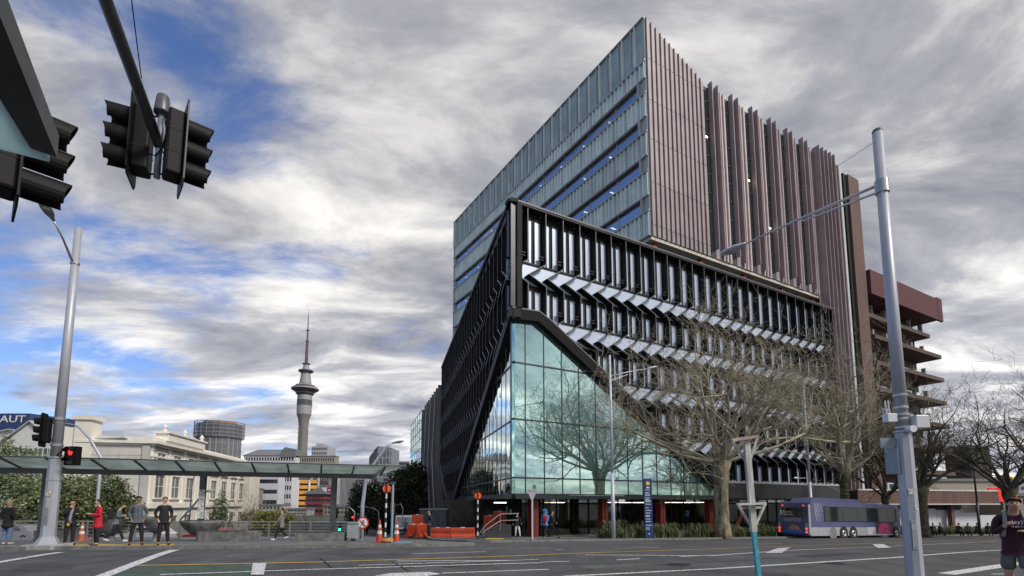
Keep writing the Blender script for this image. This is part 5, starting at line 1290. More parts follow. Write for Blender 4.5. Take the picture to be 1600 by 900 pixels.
# wayfinding monolith
t = simple('wayfinding_monolith', 'tall dark blue sign panel with a yellow crest and white lines of text', 'sign', 1013, 32.8)
NAVY = mat('navy panel', (.022, .045, .17), .4, var=.12); zt = AT(1013, 748, 32.8).z - t.location.z
mb = MB(); mb.box(-.26, .26, -.06, .06, 0, zt); mb.build('panel', NAVY, t, bevel=.02)
mb = MB(); mb.lathe([(.001, 0), (.13, 0)], 20); mb.v = [(x, -.066, y + zt - .3) for x, y, z_ in mb.v]; mb.build('crest', mat('crest yellow', (.75, .5, .12), .5, var=.1), t)
random.seed(12); mb = MB(); z = zt - .75
while z > .5:
    if random.random() < .82: x1 = random.uniform(-.02, .19); mb.box(-.19, x1, -.066, -.06, z, z + .035)
    z -= random.choice((.075, .09, .16))
mb.build('text_lines', mat('white lettering', (.75, .76, .76)), t); mb = MB(); mb.box(-.10, .10, -.068, -.06, zt - .62, zt - .53); mb.box(-.04, .04, -.068, -.06, .25, .33); mb.build('symbols', mat('white lettering', (.75, .76, .76)), t)

# orange water-filled barriers
def barrier(p, ang, label, L_=1.6, h=.68, tilt=0):
    t = thing('barrier', label, 'barrier', p, ang, 'orange plastic road barriers'); t.rotation_euler = (tilt, 0, ang)
    mb = MB(); mb.prism([(-L_ / 2, -.24, 0), (-L_ / 2, .24, 0), (-L_ / 2, .22, .16), (-L_ / 2, .10, .3), (-L_ / 2, .09, h), (-L_ / 2, -.09, h), (-L_ / 2, -.10, .3), (-L_ / 2, -.22, .16)], (L_, 0, 0)); mb.build('body', ORG, t, bevel=.02)
    mb = MB()
    for i in range(11):
        x = -L_ / 2 + .12 + i * (L_ - .24) / 10; mb.box(x - .03, x + .03, -.15, .15, .26, h - .12)
    mb.build('ribs', mat('deep orange plastic', (.42, .05, .01), .55, var=.1), t); mb = MB(); mb.box(-.14, .14, -.10, .10, h - .02, h + .03); mb.build('filler_cap', mat('pale grey plastic', (.5, .5, .5), .6), t)
def bp(px, Y, up=0): p = AT(px, 830, Y); return (p.x, Y, g(Y) + .12 + up)
for i, (px, Y, a, lab) in enumerate(((700, 35.5, 5, 'orange barrier standing level right behind the person in dark clothes'), (723, 34.2, 14, 'orange barrier at the right end of the level row, before the steps'), (684, 36.5, 0, 'orange barrier half hidden by the person in dark clothes'))):
    barrier(bp(px, Y), R(a), lab)
for i, (px, Y, a, tl, lab) in enumerate(((655, 38, 70, .25, 'narrow end of an orange barrier leaning left of the person in dark clothes'), (661, 37, 72, -.2, 'orange barrier end leaning on its neighbour'), (643, 39, 70, .2, 'leftmost orange barrier end in the leaning stack'))):
    barrier(bp(px, Y), R(a), lab, 1.4, .95, tl)
barrier(bp(652, 40.5, .8), R(10), 'orange barrier raised up behind the leaning ones', .9, .9)
for px, Y, up, lab in ((766, 39, .55, 'orange barrier standing on the steps, left one of two'), (781, 39.6, .9, 'orange barrier on the steps, right one of two')):
    barrier(bp(px, Y, up), R(-18), lab, 1.0, 1.05)
# corrugated container under the sharp corner
t = thing('container', 'grey corrugated steel container tucked under the point of the black screen', 'container', bp(678, 46)); mb = MB(); n = 26; pts = []
for i in range(n * 2 + 1):
    x = -1.1 + 2.3 * i / (n * 2); pts.append((x, (-.04 if (i // 2) % 2 else .04) - 1.0, 0))
mb.prism(pts + [(1.2, 1.3, 0), (-1.1, 1.3, 0)], (0, 0, 2.3)); mb.build('corrugated_wall', mat('container grey', (.13, .15, .18), .5, .2, var=.15), t)
mb = MB(); mb.box(-1.2, 1.3, -1.1, 1.4, 2.3, 2.4); mb.build('top_rail', mat('container rail', (.2, .22, .25), .5, .2), t)
# broad black stair to the left entrance and its handrails
t = thing('entrance_steps', 'flight of dark stone steps with pale handrails left of the entrance', 'steps', bp(748, 33.2)); t.scale = (.62, .8, .8)
for i in range(6):
    mb = MB(); mb.box(.15 + i * .30, 3.4, .2 + i * .45, 3.6, .0 + i * .16, .16 + i * .16); mb.build('step', mat('dark granite', (.05, .05, .055), .5, var=.3, scale=6), t)
mb = MB()
for y in (.0, .9): mb.tube([(-.2, y, 0), (.5, y + .3, .9), (2.2, y + 1.0, 1.9), (4.2, y + 1.2, 1.95)], .028, 6); mb.tube([(.5, y + .3, 0), (.5, y + .3, .95)], .028, 6); mb.tube([(2.2, y + 1, .5), (2.2, y + 1, 1.9)], .028, 6); mb.tube([(.3, y + .2, .4), (2.2, y + 1, 1.35), (4.2, y + 1.2, 1.4)], .02, 6)
mb.build('handrail', MET, t)
terr = [PR.P(.5, 2.3, 0), PR.P(18, 1.2, 0), PR.P(18, WR, 0), PR.P(-.5, WR - 4, 0), PL.P(6, 1.5, 0)]
mb = MB(); mb.prism([Vector((p.x, p.y, -1.6)) for p in terr], (0, 0, .62)); 
PAVG = mat('pale granite paving', (.20, .20, .19), .8, var=.2, scale=2)
sheet('entrance_forecourt', [(p.x, p.y) for p in (PR.P(-1.2, 3.2, 0), PR.P(24, .4, 0), PR.P(24, WR, 0), PR.P(-3, WR, 0))], PAVG, .13, kind='structure')

# ------------------------------------------------------------------ buildings on the left skyline
def grid_windows(mb, fr, u0, u1, z0, z1, nu, nz, wu=.6, wz=.55, w_=.02, dep=.03):
    du = (u1 - u0) / nu; dz = (z1 - z0) / nz
    for i in range(nu):
        for j in range(nz):
            a = u0 + du * (i + .5 - wu / 2); b = z0 + dz * (j + .5 - wz / 2)
            fr.box(mb, a, a + du * wu, w_ - dep, w_, b, b + dz * wz)
WDK = mat('dark far window', (.03, .035, .045), .15, var=.3, scale=.2)
def bldg(name, label, px0, px1, pyt, Y, deg, dep, m, rows=None, cols=0, band=False, wm=None, pyb=None, cat='building', group=None, side=None, rot=1, wz=.5, wu=.6, zb=-12, zw0=None):
    """box building whose front runs from px0 to px1; deg is how far the front turns away"""
    A = AT(px0, pyt, Y); z1 = A.z; dep = min(dep, 7)
    if pyb: z0 = AT(px0, pyb, Y).z
    else: z0 = g(min(Y, 80)) - .5 if zb is None else zb
    fr = Fr(A.x, A.y, 90 - deg, 1); U = fr.hit(px1, pyt)[0]
    root = thing(name, label, cat, (A.x, A.y, z0), group=group)
    mb = MB(); fr.box(mb, 0, U, -dep, 0, z0, z1); wpart(mb, 'wall', m, root)
    mb = MB(); fr.box(mb, -.3, U + .3, -dep - .3, .3, z1, z1 + .5); wpart(mb, 'roof', mat('roof grey', (.20, .20, .21), .8, var=.15), root)
    if rows:
        zlo = zw0 if zw0 is not None else max(z0, -3); zs = (z1 - zlo) / rows
        for j in range(rows):
            mb = MB(); a = zlo + zs * (j + .5 - wz / 2)
            if band: fr.box(mb, U * .04, U * .96, -.2, .04, a, a + zs * wz)
            else: grid_windows(mb, fr, U * .03, U * .97, zlo + zs * j, zlo + zs * (j + 1), cols, 1, wu, wz, .04, .2)
            # side windows
            if side:
                S = Fr(fr.P(U if side > 0 else 0, 0, 0).x, fr.P(U if side > 0 else 0, 0, 0).y, 90 - deg - 90, 1 if side > 0 else -1)
                if band: S.box(mb, .5, dep - .5, -.2, .04, a, a + zs * wz)
                else: grid_windows(mb, S, .5, dep - .5, zlo + zs * j, zlo + zs * (j + 1), max(2, int(dep / (U / cols))), 1, wu, wz, .04, .2)
            wpart(mb, 'window_row', wm or WDK, root)
    return root, fr, U, z0, z1
CREAM = mat('cream render', (.72, .68, .60), .8, var=.05, scale=.3)
CREAMS = mat('warm white stone', (.78, .75, .68), .75, var=.05, scale=.8)
GREYW = mat('grey white render', (.46, .45, .43), .8, var=.12, scale=.3)
# cream neoclassical building
Yc = 60; Ac = AT(237, 690, Yc); NF = Fr(Ac.x, Ac.y, -10.4, 1); ztN = NF.hit(237, 686)[1]; UN = NF.hit(384, 718)[0]; z0N = -5
NS = Fr(Ac.x, Ac.y, -100.4, 1)      # side wall towards the camera's left: runs left
NS = Fr(Ac.x, Ac.y, -96, -1)
NEO = thing('cream_building', 'ornate cream two-storey building with pilasters, cornice and a chimney behind the canopy', 'building', (Ac.x, Ac.y, z0N))
US = NS.hit(128, 680)[0]
mb = MB(); NF.box(mb, 0, UN, -abs(US), 0, z0N, ztN - .9); wpart(mb, 'wall', CREAM, NEO)
mb = MB(); NF.box(mb, -.5, UN + .3, -abs(US), .9, ztN - .55, ztN - .25); NF.box(mb, -.25, UN + .2, -abs(US), .5, ztN - .8, ztN - .55); NF.box(mb, 0, UN, -abs(US), .15, ztN - .25, ztN + .25); NF.box(mb, -.1, UN, -.1, .25, ztN - 2.1, ztN - 1.9); wpart(mb, 'cornice', CREAMS, NEO)
mb = MB(); NF.box(mb, 3, 14, -1, .5, ztN + .2, ztN + 1.1); NF.box(mb, 2.7, 14.3, -1.2, .7, ztN + 1.1, ztN + 1.3)
for u in (3, 8.5, 14): mb.lathe([(.001, 0), (.3, 0), (.18, .3), (.32, .6), (.1, .9), (.001, 1.1)], 10, tuple(NF.P(u, 0, ztN + 1.3)))
wpart(mb, 'attic_parapet', CREAMS, NEO)
mb = MB(); NF.box(mb, -.1, UN, -.1, .35, ztN - 8.2, ztN - 7.6); NF.box(mb, -.1, UN, -.1, .22, ztN - 3.4, ztN - 3.2); wpart(mb, 'string_course', CREAMS, NEO)
nb = 8; bw = UN / nb
for i in range(nb + 1):
    u = min(bw * i, UN - .9) + .1
    for q in (0,):
        mb = MB(); NF.box(mb, u + q, u + q + .42, 0, .2, ztN - 7.6, ztN - 1.0); NF.box(mb, u + q - .06, u + q + .48, 0, .26, ztN - 7.7, ztN - 7.2); NF.box(mb, u + q - .06, u + q + .48, 0, .26, ztN - 1.3, ztN - .8); wpart(mb, 'pilaster', CREAMS, NEO)
for i in range(nb):
    for (za, zb_) in ((ztN - 3.1, ztN - 1.5), (ztN - 6.9, ztN - 4.2), (ztN - 12, ztN - 9.2)):
        a = bw * i + 1.25; b = bw * (i + 1) - .75
        mb = MB(); NF.box(mb, a, b, -.05, .02, za, zb_); wnd = wpart(mb, 'window', mat('old window glass', (.10, .115, .09), .12, var=.35, scale=.7), NEO)
        mb = MB(); NF.box(mb, a - .14, a, 0, .2, za - .1, zb_ + .14); NF.box(mb, b, b + .14, 0, .2, za - .1, zb_ + .14); NF.box(mb, a, b, 0, .2, zb_, zb_ + .14); NF.box(mb, a - .2, b + .2, 0, .3, za - .22, za - .1); NF.box(mb, a, b, 0, .07, (za + zb_) / 2 - .04, (za + zb_) / 2 + .04); NF.box(mb, (a + b) / 2 - .03, (a + b) / 2 + .03, 0, .07, za, zb_)
        o = mb.build('frame', CREAMS, wnd); o.matrix_parent_inverse = Matrix.Identity(4)
for (u0, u1) in ((UN - .9, UN + 4.5),):
    mb = MB(); NF.box(mb, u0, u1, -6, 1.2, z0N, ztN - .9); NF.box(mb, u0 - .3, u1 + .3, -6, 1.6, ztN - .9, ztN - .4); wpart(mb, 'end_pavilion', CREAM, NEO)
    for i in range(4):
        mb = MB(); NF.box(mb, u0 + .2 + i * 1.35, u0 + .55 + i * 1.35, 1.2, 1.55, z0N, ztN - 1); wpart(mb, 'pilaster', CREAMS, NEO)
PF = Fr(NF.P(-.02, 0, 0).x, NF.P(-.02, 0, 0).y, -100.4, -1)
mb = MB()
for u in (3.2, 6.2): PF.box(mb, u, u + .2, 0, .10, z0N, ztN - 1.8)
PF.box(mb, 0, abs(US), 0, .08, ztN - 2.0, ztN - 1.9); PF.box(mb, -.2, 2.2, 0, .45, ztN - .6, ztN - .25); PF.box(mb, 0, .8, 0, .25, z0N, ztN - .6); wpart(mb, 'side_trim', GREYW, NEO)
mb = MB(); PF.box(mb, .05, abs(US), .0, .05, z0N, ztN - .3); wpart(mb, 'side_wall', mat('greyer render', (.60, .58, .54), .85, var=.08, scale=.5), NEO)
a = PF.hit(148, 650)[0]; b = PF.hit(122, 650)[0]; zc1 = PF.hit(135, 650)[1]
mb = MB(); PF.box(mb, a, b, -1.6, .4, z0N, zc1); PF.box(mb, a - .25, b + .25, -1.8, .6, zc1 - .5, zc1); wpart(mb, 'chimney', CREAM, NEO)
a2 = PF.hit(107, 680)[0]; mb = MB(); PF.box(mb, b, a2 + 1, -5, .2, z0N, PF.hit(115, 668)[1]); wpart(mb, 'low_wall', CREAM, NEO)
mb = MB(); cx = NF.P(3, -6, ztN); mb.add([cx + Vector((-4, -3, 0)), cx + Vector((4, -3, 0)), cx + Vector((4, 5, 0)), cx + Vector((-4, 5, 0)), cx + Vector((-1.5, 0, 1.3)), cx + Vector((1.5, 0, 1.3))], [(0, 1, 5, 4), (1, 2, 5), (2, 3, 4, 5), (3, 0, 4)]); wpart(mb, 'roof_light', mat('roof glass', (.35, .38, .42), .3, var=.1), NEO)
lt = text('THE OLD BUILDING', .5, NF.P(13, .3, ztN - 9.0), facerot(NF), mat('letter bronze', (.15, .13, .1), .6), NEO) if False else None

# white gabled buildings at the far left
WHR = mat('white painted render', (.66, .66, .64), .7, var=.08); RFW = mat('pale metal roof', (.50, .52, .55), .4, .2, var=.1)
def gable(px0, px1, pye, pyr, Y, label, wall=WHR, dep=12, wins=4):
    a, b = AT(px0, pye, Y), AT(px1, pye, Y); zr_ = AT((px0 + px1) / 2, pyr, Y).z; t = thing('gabled_building', label, 'building', ((a.x + b.x) / 2, Y, -6), group='white gabled buildings'); O = t.location; hw = (b.x - a.x) / 2; ze = a.z + 6; zr_ += 6
    mb = MB(); mb.prism([(-hw, 0, 0), (hw, 0, 0), (hw, 0, ze), (0, 0, zr_), (-hw, 0, ze)], (0, dep, 0)); mb.build('wall', wall, t)
    for s in (-1, 1):
        mb = MB(); mb.prism([(s * (hw + .5), -.4, ze - .2), (s * (hw + .5), -.4, ze - .05), (0, -.4, zr_ + .18), (0, -.4, zr_ + .03)], (0, dep + .8, 0)); mb.build('roof', RFW, t)
    for i in range(wins):
        x = -hw + (i + .5) * 2 * hw / wins; mb = MB(); mb.box(x - hw / wins * .8, x + hw / wins * .8, -.05, .05, ze - 3.0, ze - 1.0); w1 = mb.build('window', mat('old window glass', (.10, .115, .09)), t)
        mb = MB(); mb.box(x - .04, x + .04, -.08, -.05, ze - 3, ze - 1); mb.box(x - hw / wins * .8, x + hw / wins * .8, -.08, -.05, ze - 2.05, ze - 1.97); mb.build('glazing_bars', WHR, w1)
gable(-30, 62, 681, 672, 82, 'long white building with a shallow pale roof at the left edge', wins=8)
gable(8, 84, 690, 659, 74, 'white building with a broad pale gable under the dark blue sign', wins=5)
gable(78, 112, 690, 680, 70, 'small white building with a low roof just behind the signal head', wins=2)
DBL = mat('dark blue sign box', (.022, .04, .13), .4, var=.15)
a, b = AT(-8, 664, 150), AT(66, 661, 150); t = thing('rooftop_sign', 'dark blue rooftop sign block with white letters AUT at the left edge', 'sign', ((a.x + b.x) / 2, 150, -6))
hw = (b.x - a.x) / 2; z1 = AT(0, 646, 150).z + 6
mb = MB(); mb.box(-hw, hw * .45, 0, 10, 0, z1); mb.prism([(hw * .45, 0, 0), (hw * .45, 0, z1), (hw * 1.35, 6, z1 - .6), (hw * 1.35, 6, 0)], (0, 10, 0)); mb.build('block', DBL, t)
text('AUT', 3.0, (-hw * .25, -.15, z1 - 1.8), (R(90), 0, 0), mat('white lettering', (.75, .76, .76)), t, ext=.05, sx=1.3)

# round tower with scaffold
p = AT(343, 680, 300); t = thing('round_tower', 'round dark grey tower block wrapped in scaffolding at its top', 'building', (p.x, 300, -15)); zt = AT(343, 664, 300).z + 15; rr = 11.8
TW = mat('grey glass tower', (.13, .145, .17), .35, .2, var=.2, scale=.05)
mb = MB(); mb.lathe([(rr, 0), (rr, zt - 9)], 24); mb.lathe([(rr * 1.0, zt - 9), (rr * 1.05, zt - 8), (rr * 1.05, zt), (.01, zt)], 24); mb.build('shaft', TW, t, smooth=False)
for k in range(12):
    a = math.pi + math.pi * (k + .5) / 12; mb = MB(); mb.tube([(rr * math.cos(a), rr * math.sin(a), 0), (rr * math.cos(a), rr * math.sin(a), zt - 9)], .35 if k % 3 else .7, 5); mb.build('rib', mat('tower rib', (.28, .28, .27), .7), t)
for k in range(9):
    z = zt - 12 - 3.6 * k; mb = MB(); mb.lathe([(rr + .12, z), (rr + .12, z + .7)], 24); mb.build('floor_band', mat('tower band', (.22, .21, .20), .7), t)
mb = MB()
for k in range(5): 
    for j in range(24):
        a0, a1 = 2 * math.pi * j / 24, 2 * math.pi * (j + 1) / 24; r_ = rr * 1.12; z = zt - 8 + k * 2.2
        mb.tube([(r_ * math.cos(a0), r_ * math.sin(a0), z), (r_ * math.cos(a1), r_ * math.sin(a1), z)], .18, 4, cap=False)
        if k == 0: mb.tube([(r_ * math.cos(a0), r_ * math.sin(a0), z), (r_ * math.cos(a0), r_ * math.sin(a0), zt + 1.5)], .15, 4, cap=False)
mb.build('scaffold', mat('scaffold', (.25, .23, .22), .6), t); mb = MB(); mb.lathe([(rr * .8, zt), (rr * .75, zt + 1.6), (.01, zt + 2)], 24); mb.build('roof', mat('rusty roof', (.30, .15, .11), .8), t)

BR1 = mat('grey violet render', (.36, .36, .40), .8, var=.06, scale=.1); BR2 = mat('cool white render', (.58, .59, .62), .8, var=.06, scale=.1); TAN = mat('tan concrete', (.27, .245, .20), .85, var=.08, scale=.1)
r_, fr, U, z0, z1 = bldg('hotel_block', 'long grey white hotel with a pitched grey roof left of the tall needle tower', 381, 462, 712, 350, 0, 25, BR2, rows=8, cols=18, side=0)
mb = MB(); P0 = [fr.P(-1, 0, z1), fr.P(U * .82, 0, z1), fr.P(U * .78, -12, z1 + 5.5), fr.P(4, -12, z1 + 5.5)]; mb.prism(P0, (0, -.5, .0)); mb.add([fr.P(-1, 0, z1), fr.P(4, -12, z1 + 5.5), fr.P(-1, -25, z1), fr.P(U * .82, 0, z1), fr.P(U * .78, -12, z1 + 5.5), fr.P(U * .82, -25, z1)], [(0, 1, 2), (3, 5, 4), (1, 2, 5, 4)]); wpart(mb, 'pitched_roof', mat('grey slate', (.17, .175, .19), .7, var=.1), r_)
mb = MB(); fr.box(mb, U * .72, U, -20, .5, z1 - 1, z1 + 3.5); mb.prism([fr.P(U * .72, .6, z1 + 3.5), fr.P(U, .6, z1 + 3.5), fr.P(U, .6, z1 + 4.5), fr.P(U * .8, .6, z1 + 6)], (0, 15, 0)); wpart(mb, 'roof_wing', mat('grey slate', (.17, .175, .19)), r_)
bldg('office_block', 'white office block with continuous dark window bands above the yellow green tree', 390, 436, 744, 230, 2, 25, BR2, rows=5, band=True, wz=.38, zw0=-10)
bldg('apartment_block', 'narrow white block of small square dark windows left of the orange building', 436, 457, 742, 240, 0, 20, BR2, rows=7, cols=5, wz=.5, zw0=-14)
bldg('car_park', 'low grey concrete block at the foot of the white office block', 382, 398, 764, 200, 0, 15, TAN)
r_, fr, U, z0, z1 = bldg('tan_building', 'tan stepped office tower just right of the tall needle tower', 470, 524, 713, 330, 0, 25, TAN, rows=8, cols=14, wz=.45, wu=.5)
mb = MB(); fr.box(mb, U * .25, U * .72, -18, -3, z1, z1 + 7); fr.box(mb, U * .35, U * .55, -16, -5, z1 + 7, z1 + 9); wpart(mb, 'upper_storeys', BR1, r_)
for j in range(2):
    mb = MB(); grid_windows(mb, fr, U * .26, U * .7, z1 + 1 + j * 3, z1 + 3.5 + j * 3, 9, 1, .6, .5, -2.95, .2); wpart(mb, 'window_row', WDK, r_)
ORB = mat('orange facade panel', (.86, .42, .09), .7, var=.08, scale=.3)
a = AT(456, 750, 260); OB = thing('orange_building', 'orange building with dark window rows and pale vertical pipes', 'building', (a.x, 260, -14)); b = AT(497, 750, 260); Wd = b.x - a.x; zt = a.z + 14
mb = MB(); mb.box(0, Wd, 0, 15, 0, zt); mb.build('wall', mat('dark recess', (.05, .05, .055), .8), OB)
for j in range(9):
    z = zt - (j + 1) * 2.75 + 1.0; 
    for (xa, xb) in ((0, Wd * .24), (Wd * .30, Wd * .66), (Wd * .72, Wd)):
        mb = MB(); mb.box(xa, xb, -.8, 0, z, z + 1.75); mb.build('orange_panel', ORB, OB)
for x in (.27, .69): mb = MB(); mb.tube([(Wd * x, -.6, 0), (Wd * x, -.6, zt)], .6, 8); mb.build('pipe', BR2, OB)
mb = MB(); mb.tube([(Wd * .75, -.4, zt), (Wd * .8, -.4, zt + 2.2), (Wd * 1.02, -.4, zt + 2.0), (Wd * 1.05, -.4, 0)], .7, 8); mb.build('bent_duct', BR1, OB)
mb = MB()
for i in range(14): mb.tube([(Wd * (.2 + i * .055), 2, zt), (Wd * (.23 + i * .055), 2, zt + 1.8 + (i % 3) * .5)], .12, 4)
mb.build('roof_plant', DST, OB)
PGR = mat('pagoda red', (.24, .035, .055), .6, var=.1); a = AT(478, 772, 200); b = AT(507, 772, 200); PG = thing('pagoda_building', 'dark red tiered building with a pagoda roof right of the orange one', 'building', ((a.x + b.x) / 2, 200, -14)); hw = (b.x - a.x) / 2; zt = a.z + 14
mb = MB(); mb.box(-hw * .92, hw * .92, 0, 10, 0, zt); mb.build('core', mat('dark window core', (.05, .05, .06), .3), PG)
for j in range(7): mb = MB(); z = zt - 2.0 - j * 2.05; mb.box(-hw, hw, -.5, 10.5, z, z + .95); mb.build('red_balcony', PGR, PG)
mb = MB(); mb.prism([(-hw * 1.25, -1.5, zt), (hw * 1.25, -1.5, zt), (hw * .55, 3, zt + 1.2), (.0, 5, zt + 3), (-hw * .55, 3, zt + 1.2)], (0, .4, .1)); mb.add([(-hw * 1.25, -1.5, zt), (hw * 1.25, -1.5, zt), (hw * 1.25, 11, zt), (-hw * 1.25, 11, zt), (-hw * .45, 4, zt + 1.2), (hw * .45, 4, zt + 1.2), (0, 5, zt + 3.4)], [(0, 1, 5, 4), (1, 2, 5), (3, 0, 4), (4, 5, 6), (2, 3, 4, 5)]); mb.build('pagoda_roof', mat('dark tiled roof', (.10, .10, .11), .7), PG)
r_, fr, U, z0, z1 = bldg('white_slab', 'plain white slab building with a tall red sign right of the pagoda roof', 500, 519, 760, 215, 0, 10, BR2)
mb = MB(); fr.box(mb, U * .62, U * .95, 0, .2, z1 - 9, z1 - .4); wpart(mb, 'red_sign', mat('crimson sign', (.30, .02, .05), .6), r_)
mb = MB()
for k in range(6): fr.box(mb, U * .68, U * .90, .2, .26, z1 - 8.6 + k * 1.35, z1 - 8.0 + k * 1.35)
wpart(mb, 'sign_marks', mat('sign white', (.6, .5, .5), .6), r_)
bldg('grey_slab', 'plain grey slab beside the red sign', 517, 527, 745, 220, 0, 12, BR1)
r_, fr, U, z0, z1 = bldg('ribbed_block', 'grey concrete block with close vertical ribs behind the litter bin', 530, 560, 746, 225, 0, 20, GREYW)
for k in range(14): mb = MB(); fr.box(mb, U * (.12 + k * .063), U * (.145 + k * .063), 0, .8, -8, z1 - .3); wpart(mb, 'rib', BR1, r_)
bldg('banded_block', 'dark banded block between the two ribbed concrete ones', 560, 573, 747, 222, 0, 20, GREYW, rows=7, band=True, wz=.55, zw0=-8)
r_, fr, U, z0, z1 = bldg('ribbed_block', 'low concrete block with vertical ribs below the dark glass tower', 581, 610, 753, 215, 0, 20, GREYW)
for k in range(12): mb = MB(); fr.box(mb, U * (.14 + k * .07), U * (.17 + k * .07), 0, .8, -8, z1 - 1.2); wpart(mb, 'rib', BR1, r_)
DG = glass('dark tower glass', (.55, .62, .75), .45, (.02, .03, .05)); a = AT(590, 697, 260); t = thing('glass_tower', 'dark glass office tower with a slanted top behind the canopy end', 'building', (a.x, 260, -14)); zt = a.z + 14; sx = 260 / 792
mb = MB(); xl, xr = -18 * sx, 19.5 * sx; mb.add([(xl, 6, 0), (0, 0, 0), (0, 0, zt), (xl, 6, zt - 5.2)], [(0, 1, 2, 3)]); mb.build('left_face', DG, t)
mb = MB(); mb.add([(0, 0, 0), (xr, 3, 0), (xr, 3, zt - .5), (0, 0, zt)], [(0, 1, 2, 3)]); mb.build('right_face', mat('paler tower glass', (.12, .14, .17), .15, .3, var=.5, scale=.2), t)
mb = MB(); mb.add([(xl, 6, 0), (xl, 6, zt - 5.2), (xl, 22, zt - 5.2), (xl, 22, 0), (xr, 3, 0), (xr, 3, zt - .5), (xr, 22, zt - .5), (xr, 22, 0), (0, 0, zt)], [(0, 1, 2, 3), (4, 7, 6, 5), (1, 8, 5, 6, 2)]); mb.build('back_walls', TW, t)
mb = MB()
for k in range(9): z = zt - 6 - k * 3.4; mb.tube([(0, -.05, z), (xr, 2.95, z)], .16, 4)
for k in range(4): x = xr * (k + .5) / 4; mb.tube([(x, 3 * x / xr - .05, 0), (x, 3 * x / xr - .05, zt - .6)], .16, 4)
mb.build('mullions', BR1, t)
bldg('dark_tower', 'small far dark glass tower with an angled top left of the finned wing', 623, 643, 722, 350, 18, 16, TW, rows=14, band=True, wz=.4)
bldg('pink_block', 'small pinkish block beside the dark glass tower', 607, 619, 738, 300, 0, 12, mat('pinkish render', (.38, .30, .29), .8))
bldg('brown_block', 'narrow pinkish brown block beside the far left end of the finned wing', 641, 652, 756, 128, 0, 10, mat('pinkish brown', (.26, .20, .18), .8), rows=5, cols=2)
# low distant roofs left and centre so the horizon is built up
random.seed(21)
for i, (px0, px1, py, Y) in enumerate([(-60, 30, 770, 160), (30, 130, 772, 170), (130, 236, 768, 170), (380, 440, 790, 180), (440, 480, 796, 185), (505, 560, 790, 190), (556, 640, 786, 180)]):
    bldg('low_building', ['low grey building beyond the trees at the left edge', 'low pale building behind the signal pole', 'low building behind the rounded conifer', 'low wall-like building below the white office block', 'low building under the orange one', 'low building behind the litter bin', 'low building behind the dark pines'][i], px0, px1, py, Y, 0, 10, [GREYW, BR1, TAN][i % 3], rows=2, cols=10, group='low buildings beyond the bridge')
# motorway sign, distant signals
t = thing('overhead_sign', 'small blue and green traffic panel below the pagoda building', 'sign', AT(495, 826, 110)); mb = MB(); mb.box(-1.8, 1.8, 0, .2, -.6, .7); mb.build('panel', mat('sign blue', (.03, .10, .35), .5), t); mb = MB(); mb.ell((2.0, -.2, -.6), (.3, .1, .3), 8, 6); mb.build('green_lamp', mat('green lamp', (.02, .4, .2), .4, emit=(.05, 1, .5), es=3), t)
t = thing('traffic_light', 'small distant green traffic light left of the litter bin', 'traffic light', AT(531, 824, 70)); mb = MB(); mb.box(-.2, .2, 0, .2, -.5, .5); mb.build('housing', BPL, t); mb = MB(); mb.ell((0, -.1, -.3), (.17, .05, .17), 8, 6); mb.build('green_lamp', mat('green lamp', (.02, .4, .2)), t); mb = MB(); mb.tube([(0, .1, -.4), (0, .1, -4)], .06, 6); mb.build('post', DST, t)
t = thing('traffic_light', 'small distant red traffic light left of the round sign', 'traffic light', AT(551.5, 810, 70)); mb = MB(); mb.box(-.2, .2, 0, .2, -.6, .4); mb.build('housing', BPL, t); mb = MB(); mb.ell((0, -.1, .15), (.17, .05, .17), 8, 6); mb.build('red_lamp', RED, t); mb = MB(); mb.tube([(.5, .1, .3), (.2, .1, .4), (1.6, .1, -.1), (2.0, .1, -3)], .05, 6); mb.build('post', DST, t)
t = thing('red_signal', 'tiny red figure lamp by the bench at the right canopy post', 'pedestrian signal', AT(523.5, 802, 40)); mb = MB(); mb.box(-.18, .18, 0, .15, -.4, .4); mb.build('housing', BPL, t); mb = MB(); mb.box(-.06, .06, -.03, 0, -.15, .22); mb.build('red_figure', mat('deep red lamp', (.5, .02, .03), .4, emit=(1, .04, .04), es=1.0), t); mb = MB(); mb.tube([(0, .1, -.4), (0, .1, -3.2)], .05, 6); mb.build('post', DST, t)
# TV tower
p = AT(471, 735, 800); t = thing('needle_tower', 'tall slender concrete needle tower with a round pod and a long thin mast', 'tower', (p.x, 800, -20)); S = 800
def zz_(py): return AT(478, py, S).z + 20
px1 = .98
SC_ = mat('tower concrete', (.20, .195, .185), .85, var=.06, scale=.02); SDK = mat('tower pod dark', (.07, .075, .085), .4, var=.1); SLT = mat('tower pod light', (.30, .30, .305), .6, var=.05)
mb = MB(); mb.lathe([(8.5, 0), (7.0, zz_(735)), (7.0, zz_(668)), (8.4, zz_(655)), (11.0, zz_(648))], 20); mb.build('shaft', SC_, t, smooth=True)
for k in range(8):
    a = 2 * math.pi * k / 8 + .2; mb = MB(); mb.tube([(9.5 * math.cos(a), 9.5 * math.sin(a), 0), (6.9 * math.cos(a), 6.9 * math.sin(a), zz_(735)), (6.9 * math.cos(a), 6.9 * math.sin(a), zz_(668))], .7, 5); mb.build('shaft_rib', SC_, t)
mb = MB(); mb.lathe([(11.2, zz_(648)), (11.4, zz_(634))], 24); mb.lathe([(11.4, zz_(625.5)), (11.2, zz_(618))], 24); mb.build('pod_base', SLT, t, smooth=True)
mb = MB(); mb.lathe([(11.6, zz_(634)), (11.6, zz_(625.5))], 24); mb.lathe([(11.0, zz_(618)), (14, zz_(615.5)), (14, zz_(613.5)), (20.5, zz_(609.5)), (20.5, zz_(606.5)), (15, zz_(603)), (9.5, zz_(600))], 32); mb.build('pod_deck', SDK, t, smooth=False)
